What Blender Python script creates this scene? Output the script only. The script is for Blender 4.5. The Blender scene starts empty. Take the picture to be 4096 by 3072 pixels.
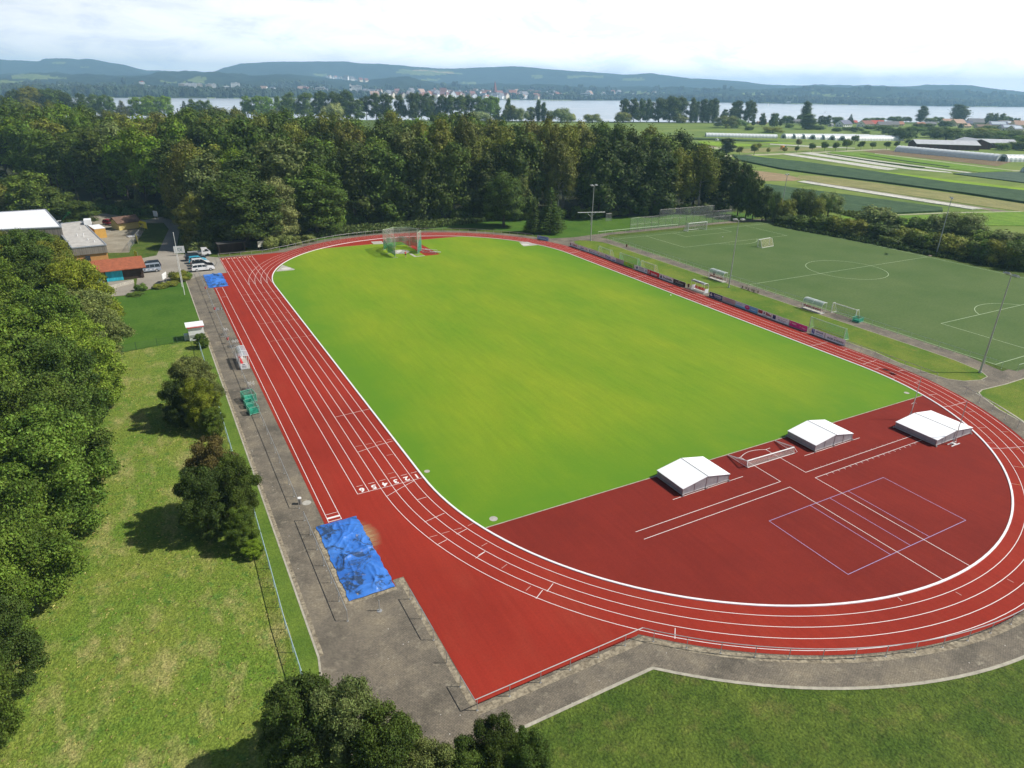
import bpy, bmesh, math, random
import numpy as np
from mathutils import Vector, Matrix, Euler
from mathutils.geometry import tessellate_polygon
random.seed(7)
RNG = np.random.default_rng(7)
scene = bpy.context.scene
COL = scene.collection
rad = math.radians
# ------------------------------------------------------------------ camera (solved from the 400 m track lines)
FOC, YAW, PITCH, ROLL = 2688.5, 0.5016, 0.4172, 0.0194
CAM = np.array([-58.41, -59.57, 39.19])
def _axes():
    cy, sy, cp, sp = math.cos(YAW), math.sin(YAW), math.cos(PITCH), math.sin(PITCH)
    f = np.array([sy*cp, cy*cp, -sp]); r = np.array([cy, -sy, 0.0]); u = np.cross(r, f)
    c, s = math.cos(ROLL), math.sin(ROLL)
    return c*r + s*u, -s*r + c*u, f
AR, AU, AF = _axes()
cd = bpy.data.cameras.new("camera"); cam = bpy.data.objects.new("camera", cd); COL.objects.link(cam)
cd.sensor_width = 36.0; cd.lens = FOC/4096*36; cd.clip_start = 0.5; cd.clip_end = 30000
cam.matrix_world = Matrix(((AR[0], AU[0], -AF[0], CAM[0]), (AR[1], AU[1], -AF[1], CAM[1]), (AR[2], AU[2], -AF[2], CAM[2]), (0, 0, 0, 1)))
scene.camera = cam
def G(px, py, z=0.0):
    "place on the ground (height z) seen at photo pixel px, py"
    d = AF + (px-2048)/FOC*AR - (py-1536)/FOC*AU
    t = (z-CAM[2])/d[2]
    p = CAM + t*d
    return (float(p[0]), float(p[1]), z)
def pix(x, y, z):
    d = np.array([x, y, z]) - CAM; w = d@AF
    return 2048+FOC*(d@AR)/w, 1536-FOC*(d@AU)/w
def hgt(x, y, ytop):
    "height at which something standing at x,y reaches photo row ytop"
    lo, hi = 0.0, 400.0
    for _ in range(40):
        m = (lo+hi)/2
        if pix(x, y, m)[1] > ytop: lo = m
        else: hi = m
    return lo
def Zp(region, W, pts):
    s = (region[2]-region[0])/W
    return [(region[0]+x*s, region[1]+y*s) for x, y in pts]
def hor(px): return 304.4 + px*0.01941
# ------------------------------------------------------------------ tagging
def tag(o, label=None, cat=None, group=None, kind=None):
    if label: o['label'] = label
    if cat: o['category'] = cat
    if group: o['group'] = group
    if kind: o['kind'] = kind
    return o
def empty(name, loc=(0, 0, 0), rz=0.0, label=None, cat=None, group=None):
    o = bpy.data.objects.new(name, None); COL.objects.link(o)
    o.empty_display_size = 0.3
    o.location = loc; o.rotation_euler = (0, 0, rz)
    return tag(o, label, cat, group)
def copy_tree(o, parent=None):
    c = o.copy(); COL.objects.link(c)
    if parent: c.parent = parent
    for ch in list(o.children): copy_tree(ch, c)
    return c
ORD = ['first', 'second', 'third', 'fourth', 'fifth', 'sixth', 'seventh', 'eighth', 'ninth', 'tenth', 'eleventh', 'twelfth',
       'thirteenth', 'fourteenth', 'fifteenth', 'sixteenth', 'seventeenth', 'eighteenth', 'nineteenth', 'twentieth']
def nth(i):
    if i < len(ORD): return ORD[i]
    n = i+1
    return '%d%s' % (n, {1: 'st', 2: 'nd', 3: 'rd'}.get(n % 10 if n % 100 not in (11, 12, 13) else 0, 'th'))
# ------------------------------------------------------------------ mesh building
class MB:
    def __init__(s): s.v = []; s.f = []; s.m = []
    def add(s, vs, fs, mi=0):
        b = len(s.v); s.v += [tuple(v) for v in vs]; s.f += [tuple(b+i for i in f) for f in fs]; s.m += [mi]*len(fs); return s
    def box(s, c, d, mi=0, rz=0.0, M=None):
        x, y, z = d[0]/2, d[1]/2, d[2]/2; cs, sn = math.cos(rz), math.sin(rz); vs = []
        for k in (-z, z):
            for (i, j) in ((-x, -y), (x, -y), (x, y), (-x, y)):
                vs.append((c[0]+i*cs-j*sn, c[1]+i*sn+j*cs, c[2]+k))
        return s.add(vs, [(3, 2, 1, 0), (4, 5, 6, 7), (0, 1, 5, 4), (1, 2, 6, 5), (2, 3, 7, 6), (3, 0, 4, 7)], mi)
    def tube(s, p, q, r, r2=None, n=6, mi=0, cap=True):
        p = Vector(p); q = Vector(q); r2 = r if r2 is None else r2; d = (q-p)
        if d.length < 1e-6: return s
        d.normalize(); a = d.orthogonal().normalized(); b = d.cross(a)
        vs = []
        for c, rr in ((p, r), (q, r2)):
            for i in range(n):
                t = 2*math.pi*i/n; vs.append(c+a*(rr*math.cos(t))+b*(rr*math.sin(t)))
        fs = [(i, (i+1) % n, n+(i+1) % n, n+i) for i in range(n)]
        if cap: fs += [tuple(range(n-1, -1, -1)), tuple(range(n, 2*n))]
        return s.add(vs, fs, mi)
    def path(s, pts, r, n=6, mi=0, closed=False):
        k = len(pts)
        for i in range(k if closed else k-1): s.tube(pts[i], pts[(i+1) % k], r, n=n, mi=mi)
        return s
    def poly(s, pts, z=0.0, mi=0):
        p3 = [Vector((p[0], p[1], z)) for p in pts]
        tr = tessellate_polygon([p3]); b = len(s.v); s.v += [tuple(v) for v in p3]
        for t in tr:
            a, b2, c = (p3[i] for i in t)
            if (b2-a).cross(c-a).z < 0: t = (t[0], t[2], t[1])
            s.f.append(tuple(b+i for i in t)); s.m.append(mi)
        return s
    def prism(s, pts, z0, z1, mi=0, mtop=None):
        n = len(pts); area = sum(pts[i][0]*pts[(i+1) % n][1]-pts[(i+1) % n][0]*pts[i][1] for i in range(n))
        if area < 0: pts = pts[::-1]
        s.poly(pts, z1, mi if mtop is None else mtop)
        vs = [(p[0], p[1], z0) for p in pts]+[(p[0], p[1], z1) for p in pts]
        return s.add(vs, [(i, (i+1) % n, n+(i+1) % n, n+i) for i in range(n)], mi)
    def line(s, pts, w, z, closed=False, mi=0):
        "flat painted stripe of width w along pts"
        P = [Vector((p[0], p[1])) for p in pts]; n = len(P); L = []; R = []
        for i in range(n):
            if closed: a, b = P[i-1], P[(i+1) % n]
            else: a, b = P[max(i-1, 0)], P[min(i+1, n-1)]
            if closed or 0 < i < n-1:
                d1 = (P[i]-a).normalized(); d2 = (b-P[i]).normalized(); n1 = Vector((-d1.y, d1.x)); n2 = Vector((-d2.y, d2.x))
                m = (n1+n2); m = m.normalized() if m.length > 1e-6 else n1
                m = m/max(0.4, m.dot(n1))
            else:
                d = (b-a).normalized(); m = Vector((-d.y, d.x))
            L.append(P[i]+m*w/2); R.append(P[i]-m*w/2)
        vs = [(p.x, p.y, z) for p in L]+[(p.x, p.y, z) for p in R]
        k = n if closed else n-1
        return s.add(vs, [(i, n+i, n+(i+1) % n, (i+1) % n) for i in range(k)], mi)
    def ball(s, c, r, mi=0, seg=8, ring=5, zs=1.0):
        vs = [(c[0], c[1], c[2]+r*zs)]
        for i in range(1, ring):
            t = math.pi*i/ring
            for j in range(seg):
                a = 2*math.pi*j/seg; vs.append((c[0]+r*math.sin(t)*math.cos(a), c[1]+r*math.sin(t)*math.sin(a), c[2]+r*zs*math.cos(t)))
        vs.append((c[0], c[1], c[2]-r*zs)); fs = []
        for j in range(seg): fs.append((0, 1+j, 1+(j+1) % seg))
        for i in range(ring-2):
            for j in range(seg):
                a = 1+i*seg+j; b = 1+i*seg+(j+1) % seg; fs.append((a, a+seg, b+seg, b))
        k = len(vs)-1
        for j in range(seg): fs.append((k, k-seg+(j+1) % seg, k-seg+j))
        return s.add(vs, fs, mi)
    def build(s, name, mat, parent=None, smooth=False):
        me = bpy.data.meshes.new(name); me.from_pydata(s.v, [], s.f)
        for m in (mat if isinstance(mat, (list, tuple)) else [mat]): me.materials.append(m)
        if len(me.materials) > 1: me.polygons.foreach_set('material_index', s.m)
        if smooth: me.polygons.foreach_set('use_smooth', [True]*len(me.polygons))
        me.update()
        o = bpy.data.objects.new(name, me); COL.objects.link(o)
        if parent: o.parent = parent
        return o
def text_mb(mb, s, org, right, up, size, width=None, mi=0, bold=False):
    "lettering as flat mesh: org = centre"
    cu = bpy.data.curves.new('t', 'FONT'); cu.body = s; cu.size = size; cu.align_x = 'CENTER'; cu.align_y = 'CENTER'
    cu.resolution_u = 2
    if bold: cu.offset = size*0.03
    o = bpy.data.objects.new('t', cu); COL.objects.link(o)
    me = bpy.data.meshes.new_from_object(o)
    xs = [v.co.x for v in me.vertices]
    k = 1.0
    if xs and width: k = min(1.0, width/max(1e-3, max(xs)-min(xs)))
    org = Vector(org); right = Vector(right); up = Vector(up)
    mb.add([org+right*v.co.x*k+up*v.co.y for v in me.vertices], [tuple(p.vertices) for p in me.polygons], mi)
    bpy.data.objects.remove(o); bpy.data.curves.remove(cu); bpy.data.meshes.remove(me)
    return mb
# ------------------------------------------------------------------ materials
def newmat(name):
    m = bpy.data.materials.new(name); m.use_nodes = True; nt = m.node_tree
    return m, nt, nt.nodes, nt.links, nt.nodes['Principled BSDF']
def rgba(c): return (c[0], c[1], c[2], 1.0)
def ramp(nd, cols, pos=None):
    r = nd.new('ShaderNodeValToRGB'); e = r.color_ramp.elements
    pos = pos or [i/(len(cols)-1) for i in range(len(cols))]
    while len(e) < len(cols): e.new(0.5)
    for i, c in enumerate(cols): e[i].position = pos[i]; e[i].color = rgba(c)
    return r
def mixc(nd, lk, fac, a, b, mode='MIX'):
    m = nd.new('ShaderNodeMix'); m.data_type = 'RGBA'; m.blend_type = mode
    for s, v in ((m.inputs[0], fac), (m.inputs[6], a), (m.inputs[7], b)):
        if hasattr(v, 'links') or isinstance(v, bpy.types.NodeSocket): lk.new(v, s)
        else: s.default_value = v if isinstance(v, float) else rgba(v)
    return m.outputs[2]
def noise(nd, lk, scale, detail=4, rough=0.55, vec=None, dist=0.0):
    n = nd.new('ShaderNodeTexNoise'); n.inputs['Scale'].default_value = scale; n.inputs['Detail'].default_value = detail
    n.inputs['Roughness'].default_value = rough; n.inputs['Distortion'].default_value = dist
    if vec is not None: lk.new(vec, n.inputs['Vector'])
    return n.outputs['Fac']
def wcoord(nd, lk, scale=(1, 1, 1), rot=0.0):
    g = nd.new('ShaderNodeNewGeometry'); mp = nd.new('ShaderNodeMapping'); lk.new(g.outputs['Position'], mp.inputs['Vector'])
    mp.inputs['Scale'].default_value = scale; mp.inputs['Rotation'].default_value = (0, 0, rot)
    return mp.outputs['Vector']
def bump(nd, lk, b, h, dist, strength=1.0):
    n = nd.new('ShaderNodeBump'); n.inputs['Distance'].default_value = dist; n.inputs['Strength'].default_value = strength
    lk.new(h, n.inputs['Height']); lk.new(n.outputs['Normal'], b.inputs['Normal'])
_cache = {}
def plain(name, c, rough=0.6, metal=0.0, var=0.12, scale=3.0, spec=None):
    "painted / plain surface with a little procedural unevenness"
    if name in _cache: return _cache[name]
    m, nt, nd, lk, b = newmat(name)
    tc = nd.new('ShaderNodeTexCoord')
    n = noise(nd, lk, scale, 5, 0.6, tc.outputs['Object'])
    r = ramp(nd, [tuple(x*(1-var) for x in c), tuple(min(1, x*(1+var*0.6)) for x in c)], [0.3, 0.7])
    lk.new(n, r.inputs[0]); lk.new(r.outputs[0], b.inputs['Base Color'])
    b.inputs['Roughness'].default_value = rough; b.inputs['Metallic'].default_value = metal
    if spec is not None: b.inputs['Specular IOR Level'].default_value = spec
    _cache[name] = m; return m
def ground_mat(name, layers, rough=0.9, bumps=(), spec=0.2):
    """layers: list of (scale, detail, lo colour, hi colour, lo pos, hi pos, mapping scale, blend) ; first is base"""
    m, nt, nd, lk, b = newmat(name); col = None
    for L in layers:
        sc, det, c1, c2, p1, p2, ms, mode = L
        n = noise(nd, lk, sc, det, 0.62, wcoord(nd, lk, ms))
        if col is None:
            r = ramp(nd, [c1, c2], [p1, p2]); lk.new(n, r.inputs[0]); col = r.outputs[0]
        elif mode == 'MUL':
            r = ramp(nd, [c1, c2], [p1, p2]); lk.new(n, r.inputs[0]); col = mixc(nd, lk, 1.0, col, r.outputs[0], 'MULTIPLY')
        else:  # patch of colour c2 where noise is high
            r = ramp(nd, [(0, 0, 0), (1, 1, 1)], [p1, p2]); lk.new(n, r.inputs[0])
            sep = nd.new('ShaderNodeSeparateColor'); lk.new(r.outputs[0], sep.inputs[0])
            mm = nd.new('ShaderNodeMath'); mm.operation = 'MULTIPLY'; mm.inputs[1].default_value = c1[0]
            lk.new(sep.outputs[0], mm.inputs[0]); col = mixc(nd, lk, mm.outputs[0], col, c2)
    lk.new(col, b.inputs['Base Color']); b.inputs['Roughness'].default_value = rough
    b.inputs['Specular IOR Level'].default_value = spec
    if bumps:
        h = None
        for sc, d in bumps:
            n = noise(nd, lk, sc, 3, 0.6, wcoord(nd, lk))
            mm = nd.new('ShaderNodeMath'); mm.operation = 'MULTIPLY'; mm.inputs[1].default_value = d; lk.new(n, mm.inputs[0])
            if h is None: h = mm.outputs[0]
            else:
                ad = nd.new('ShaderNodeMath'); ad.operation = 'ADD'; lk.new(h, ad.inputs[0]); lk.new(mm.outputs[0], ad.inputs[1]); h = ad.outputs[0]
        bump(nd, lk, b, h, 1.0)
    return m
W1 = (1, 1, 1)
M = {}
M['ground'] = ground_mat('ground', [(0.25, 5, (.058, .105, .013), (.115, .160, .024), .35, .65, W1, ''), (.45, 5, (.5, 0, 0), (.17, .14, .05), .54, .70, W1, 'P'),
    (1.4, 5, (.72, .74, .72), (1.22, 1.2, 1.15), .33, .67, W1, 'MUL'), (5.5, 5, (.48, .52, .48), (1.35, 1.32, 1.3), .33, .67, W1, 'MUL')], bumps=((5, .16), (1.2, .15)))
M['rough'] = ground_mat('rough_meadow', [(0.18, 4, (.135, .222, .026), (.200, .250, .040), .35, .62, W1, ''), (0.5, 5, (.85, 0, 0), (.37, .33, .13), .50, .70, (1, .45, 1), 'P'),
    (1.1, 5, (.7, 0, 0), (.085, .190, .030), .55, .66, W1, 'P'), (2.0, 5, (.68, .74, .62), (1.2, 1.16, 1.2), .34, .66, (1, .7, 1), 'MUL'), (5.5, 5, (.50, .54, .48), (1.34, 1.3, 1.3), .32, .66, W1, 'MUL')], bumps=((4.5, .20), (11, .06)))
M['lawn'] = ground_mat('lawn', [(0.15, 4, (.050, .125, .010), (.080, .160, .016), .35, .65, W1, ''), (2.2, 5, (.72, .76, .72), (1.16, 1.12, 1.12), .3, .7, W1, 'MUL')], bumps=((9, .06),))
M['verge'] = ground_mat('verge_grass', [(0.3, 5, (.085, .155, .018), (.135, .205, .028), .35, .65, W1, ''), (3.5, 4, (.68, .7, .68), (1.15, 1.12, 1.1), .3, .7, W1, 'MUL')], bumps=((7, .07),))
M['infield'] = ground_mat('infield', [(0.055, 5, (.145, .268, .010), (.218, .305, .013), .36, .64, (1.4, .6, 1), ''), (0.22, 5, (.25, 0, 0), (.26, .345, .014), .52, .74, (1, .5, 1), 'P'),
    (1.1, 6, (.90, .91, .9), (1.08, 1.06, 1.07), .3, .7, (1.6, .12, 1), 'MUL'), (5, 4, (.88, .9, .88), (1.09, 1.07, 1.09), .3, .7, W1, 'MUL'), (14, 3, (.86, .86, .86), (1.08, 1.08, 1.08), .3, .7, W1, 'MUL')], bumps=((18, .03),))
M['strip'] = ground_mat('strip_grass', [(0.12, 5, (.082, .165, .012), (.165, .215, .024), .38, .62, W1, ''), (0.7, 5, (.6, 0, 0), (.27, .23, .05), .56, .72, W1, 'P'),
    (4, 4, (.72, .72, .72), (1.12, 1.12, 1.12), .3, .7, W1, 'MUL')], bumps=((7, .09),))
M['track'] = ground_mat('track', [(0.06, 5, (.262, .026, .015), (.330, .032, .018), .35, .65, W1, ''), (0.35, 5, (.5, 0, 0), (.31, .044, .024), .5, .7, (1, .3, 1), 'P'),
    (7, 4, (.88, .88, .88), (1.06, 1.06, 1.06), .3, .7, W1, 'MUL'), (1.0, 6, (.93, .92, .92), (1.06, 1.10, 1.10), .3, .7, (2.5, .1, 1), 'MUL'), (2.6, 6, (.12, 0, 0), (.10, .05, .04), .60, .70, W1, 'P'), (60, 2, (.8, .8, .8), (1.15, 1.2, 1.2), .3, .7, W1, 'MUL')], rough=.92, spec=.12)
M['track_dark'] = ground_mat('track_d', [(0.09, 5, (.182, .021, .014), (.222, .025, .016), .35, .65, W1, ''), (0.4, 5, (.3, 0, 0), (.25, .030, .015), .52, .72, W1, 'P'),
    (9, 4, (.86, .86, .86), (1.08, 1.08, 1.08), .3, .7, W1, 'MUL'), (1.0, 6, (.93, .92, .92), (1.06, 1.10, 1.10), .3, .7, (2.5, .1, 1), 'MUL'), (2.6, 6, (.12, 0, 0), (.10, .05, .04), .60, .70, W1, 'P'), (60, 2, (.8, .8, .8), (1.15, 1.2, 1.2), .3, .7, W1, 'MUL')], rough=.92, spec=.12)
M['white'] = plain('white_paint', (.80, .78, .76), .55, var=.08, scale=.8)
M['fadedwhite'] = plain('faded_line_paint', (.60, .42, .38), .6, var=.15, scale=.8)
M['yellowline'] = plain('yellow_line_paint', (.72, .50, .10), .6)
M['blueline'] = plain('lilac_blue_line_paint', (.36, .36, .62), .6, var=.15)
M['turf'] = ground_mat('turf', [(0.08, 4, (.076, .134, .032), (.102, .155, .044), .35, .65, W1, ''), (2.2, 6, (.74, .78, .74), (1.14, 1.1, 1.14), .28, .72, W1, 'MUL'), (22, 2, (.86, .86, .86), (1.1, 1.1, 1.1), .3, .7, W1, 'MUL')], rough=.85)
M['turfline'] = plain('turf_line', (.42, .52, .32), .7)
def paver_mat(name, c1, c2, mortar, moss):
    m, nt, nd, lk, b = newmat(name)
    br = nd.new('ShaderNodeTexBrick'); lk.new(wcoord(nd, lk, (1, 1, 1), 0.35), br.inputs['Vector'])
    br.inputs['Color1'].default_value = rgba(c1); br.inputs['Color2'].default_value = rgba(c2); br.inputs['Mortar'].default_value = rgba(mortar)
    br.inputs['Scale'].default_value = 2.6; br.inputs['Mortar Size'].default_value = .035; br.inputs['Brick Width'].default_value = .55; br.inputs['Row Height'].default_value = .28
    n = noise(nd, lk, .30, 6, .65, wcoord(nd, lk)); r = ramp(nd, [(.55, .55, .53), (.95, .93, .9), (1.45, 1.4, 1.25)], [.32, .5, .7]); lk.new(n, r.inputs[0])
    c = mixc(nd, lk, 1.0, br.outputs[0], r.outputs[0], 'MULTIPLY')
    n2 = noise(nd, lk, 1.1, 6, .7, wcoord(nd, lk)); r2 = ramp(nd, [(0, 0, 0), (1, 1, 1)], [.56, .70]); lk.new(n2, r2.inputs[0])
    sep = nd.new('ShaderNodeSeparateColor'); lk.new(r2.outputs[0], sep.inputs[0])
    c = mixc(nd, lk, sep.outputs[0], c, moss)
    n3 = noise(nd, lk, 7, 5, .7, wcoord(nd, lk)); r3 = ramp(nd, [(.62, .62, .62), (1.2, 1.2, 1.2)], [.3, .7]); lk.new(n3, r3.inputs[0])
    c = mixc(nd, lk, 1.0, c, r3.outputs[0], 'MULTIPLY')
    v = nd.new('ShaderNodeTexVoronoi'); v.inputs['Scale'].default_value = .9; lk.new(wcoord(nd, lk), v.inputs['Vector'])
    r4 = ramp(nd, [(1, 1, 1), (0, 0, 0)], [.035, .05]); lk.new(v.outputs['Distance'], r4.inputs[0]); sp = nd.new('ShaderNodeSeparateColor'); lk.new(r4.outputs[0], sp.inputs[0])
    c = mixc(nd, lk, sp.outputs[0], c, (.5, .47, .42))
    lk.new(c, b.inputs['Base Color']); b.inputs['Roughness'].default_value = .9
    bump(nd, lk, b, n3, .02)
    return m
M['pave'] = paver_mat('paving', (.185, .160, .125), (.230, .200, .155), (.105, .092, .070), (.29, .255, .185))
M['kerbstone'] = plain('kerb_stone', (.40, .37, .29), .85, var=.3, scale=2)
M['sandyedge'] = ground_mat('sandy_edge', [(0.8, 5, (.24, .20, .14), (.36, .31, .22), .35, .65, W1, ''), (3.2, 5, (.5, .5, .5), (1.1, 1.1, 1.1), .35, .6, W1, 'MUL')])
M['asphalt'] = ground_mat('asphalt', [(0.12, 5, (.25, .225, .185), (.335, .305, .255), .35, .65, W1, ''), (3, 5, (.85, .85, .85), (1.08, 1.08, 1.08), .3, .7, W1, 'MUL')])
M['gravel'] = ground_mat('gravel', [(0.2, 5, (.24, .21, .155), (.37, .335, .26), .35, .65, W1, ''), (.9, 5, (.5, 0, 0), (.12, .14, .05), .6, .75, W1, 'P'), (4, 5, (.7, .7, .7), (1.1, 1.1, 1.1), .3, .7, W1, 'MUL')], bumps=((5, .05),))
M['concrete'] = plain('concrete', (.42, .40, .35), .85, var=.2)
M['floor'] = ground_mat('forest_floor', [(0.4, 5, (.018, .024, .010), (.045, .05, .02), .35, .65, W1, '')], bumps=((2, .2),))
M['farmland'] = ground_mat('farmland', [(0.012, 4, (.115, .185, .030), (.20, .255, .050), .35, .65, (1, 3, 1), ''), (0.06, 5, (.75, .78, .75), (1.15, 1.12, 1.12), .3, .7, (1, 2.5, 1), 'MUL')], bumps=((1.0, .15),))
def crop_mat(name, lo, hi, rowscale=0.0, sc=.15):
    return ground_mat(name, [(sc, 5, lo, hi, .35, .65, W1, ''), (.55, 4, (.62, .66, .62), (1.22, 1.18, 1.15), .3, .7, (2.2, .10, 1), 'MUL'), (1.5, 4, (.75, .77, .75), (1.15, 1.12, 1.1), .3, .7, W1, 'MUL')], bumps=((.9, .35),))
M['metal'] = plain('galvanised_steel', (.46, .46, .45), .45, .5, var=.1)
M['darkmetal'] = plain('dull_steel', (.26, .25, .24), .5, .5)
M['whitemetal'] = plain('white_tube', (.78, .78, .76), .4)
M['alum'] = plain('brushed_aluminium', (.6, .6, .6), .35, .7)
M['greenrail'] = plain('pale_green_tube', (.42, .52, .36), .5)
M['rust'] = plain('brown_bin', (.13, .05, .025), .6)
M['red'] = plain('red_plastic', (.62, .03, .03), .4)
M['black'] = plain('black_plastic', (.02, .02, .022), .4)
M['wood'] = plain('weathered_wood', (.17, .135, .10), .8, var=.3, scale=6)
M['rubber'] = plain('tyre_rubber', (.02, .02, .02), .8)
def glass_mat(name, c, alpha=.45, rough=.2):
    m, nt, nd, lk, b = newmat(name)
    b.inputs['Base Color'].default_value = rgba(c); b.inputs['Roughness'].default_value = rough; b.inputs['Alpha'].default_value = alpha
    n = noise(nd, lk, 2.0, 3); r = ramp(nd, [tuple(x*.85 for x in c), c], [.3, .7]); lk.new(n, r.inputs[0]); lk.new(r.outputs[0], b.inputs['Base Color'])
    return m
M['acrylic'] = glass_mat('acrylic_roof', (.55, .62, .66), .55, .12)
def net_mat(name, c, cell=.12, thick=.18):
    "netting or wire mesh: real holes in a procedural grid"
    m, nt, nd, lk, b = newmat(name); b.inputs['Base Color'].default_value = rgba(c); b.inputs['Roughness'].default_value = .7
    g = nd.new('ShaderNodeNewGeometry'); sep = nd.new('ShaderNodeSeparateXYZ'); lk.new(g.outputs['Position'], sep.inputs[0])
    def stripes(sock):
        a = nd.new('ShaderNodeMath'); a.operation = 'DIVIDE'; a.inputs[1].default_value = cell; lk.new(sock, a.inputs[0])
        f = nd.new('ShaderNodeMath'); f.operation = 'FRACT'; lk.new(a.outputs[0], f.inputs[0])
        l = nd.new('ShaderNodeMath'); l.operation = 'LESS_THAN'; l.inputs[1].default_value = thick; lk.new(f.outputs[0], l.inputs[0]); return l.outputs[0]
    s1 = nd.new('ShaderNodeMath'); s1.operation = 'ADD'; lk.new(sep.outputs[0], s1.inputs[0]); lk.new(sep.outputs[1], s1.inputs[1])
    mx = nd.new('ShaderNodeMath'); mx.operation = 'MAXIMUM'; lk.new(stripes(s1.outputs[0]), mx.inputs[0]); lk.new(stripes(sep.outputs[2]), mx.inputs[1])
    lk.new(mx.outputs[0], b.inputs['Alpha'])
    return m
M['net_grey'] = net_mat('grey_wire_mesh', (.30, .32, .33), .10, .14)
M['net_green'] = net_mat('green_netting', (.02, .30, .20), .06, .32)
M['net_greenfine'] = net_mat('green_goal_net', (.18, .50, .28), .10, .20)
M['net_yellow'] = net_mat('yellow_goal_net', (.58, .52, .30), .12, .12)
M['net_white'] = net_mat('white_goal_net', (.70, .66, .60), .12, .22)
M['net_cage'] = net_mat('grey_cage_net', (.50, .48, .44), .10, .17)
# the infield grows a deeper green in a band along its edges
nt = M['infield'].node_tree; nd = nt.nodes; lk = nt.links; b = nd['Principled BSDF']; src = b.inputs['Base Color'].links[0].from_socket
g_ = nd.new('ShaderNodeNewGeometry'); sp = nd.new('ShaderNodeSeparateXYZ'); lk.new(g_.outputs['Position'], sp.inputs[0])
def _mr(sock, a, b_, absol=False):
    if absol:
        ab = nd.new('ShaderNodeMath'); ab.operation = 'ABSOLUTE'; lk.new(sock, ab.inputs[0]); sock = ab.outputs[0]
    m = nd.new('ShaderNodeMapRange'); m.inputs['From Min'].default_value = a; m.inputs['From Max'].default_value = b_; lk.new(sock, m.inputs[0]); return m.outputs[0]
e1 = _mr(sp.outputs[0], 25, 36.5, True); e2 = _mr(sp.outputs[1], 3, -11.3); mx = nd.new('ShaderNodeMath'); mx.operation = 'MAXIMUM'; lk.new(e1, mx.inputs[0]); lk.new(e2, mx.inputs[1])
n_ = noise(nd, lk, .12, 5, .6, wcoord(nd, lk)); mm = nd.new('ShaderNodeMath'); mm.operation = 'MULTIPLY'; lk.new(mx.outputs[0], mm.inputs[0]); lk.new(n_, mm.inputs[1]); rr = ramp(nd, [(0, 0, 0), (.9, .9, .9)], [.02, .48]); lk.new(mm.outputs[0], rr.inputs[0]); s_ = nd.new('ShaderNodeSeparateColor'); lk.new(rr.outputs[0], s_.inputs[0])
lk.new(mixc(nd, lk, s_.outputs[0], src, (.098, .225, .011)), b.inputs['Base Color'])
# foliage: one material, tinted by each object's own colour
def foliage_mat():
    m, nt, nd, lk, b = newmat('foliage')
    oi = nd.new('ShaderNodeObjectInfo'); g = nd.new('ShaderNodeNewGeometry')
    hs = nd.new('ShaderNodeHueSaturation')
    r = nd.new('ShaderNodeMapRange'); r.inputs['To Min'].default_value = .55; r.inputs['To Max'].default_value = 1.45; lk.new(g.outputs['Random Per Island'], r.inputs[0])
    lk.new(r.outputs[0], hs.inputs['Value']); lk.new(oi.outputs['Color'], hs.inputs['Color'])
    mr = nd.new('ShaderNodeMapRange'); mr.inputs['To Min'].default_value = .485; mr.inputs['To Max'].default_value = .515; lk.new(g.outputs['Random Per Island'], mr.inputs[0]); lk.new(mr.outputs[0], hs.inputs['Hue'])
    n = noise(nd, lk, .45, 2, .5, wcoord(nd, lk)); rr = ramp(nd, [(.62, .66, .6), (1.25, 1.2, 1.1)], [.35, .65]); lk.new(n, rr.inputs[0])
    c = mixc(nd, lk, 1.0, hs.outputs[0], rr.outputs[0], 'MULTIPLY')
    lk.new(c, b.inputs['Base Color']); b.inputs['Roughness'].default_value = .65; b.inputs['Specular IOR Level'].default_value = .25
    tr = nd.new('ShaderNodeBsdfTranslucent'); lk.new(c, tr.inputs['Color'])
    mx = nd.new('ShaderNodeMixShader'); mx.inputs[0].default_value = .26
    lk.new(b.outputs[0], mx.inputs[1]); lk.new(tr.outputs[0], mx.inputs[2]); lk.new(mx.outputs[0], nd['Material Output'].inputs['Surface'])
    return m
M['leaf'] = foliage_mat()
M['bark'] = plain('bark', (.075, .060, .045), .9, var=.35, scale=2)
M['birchbark'] = plain('pale_bark', (.42, .39, .34), .85, var=.4, scale=2)
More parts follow.
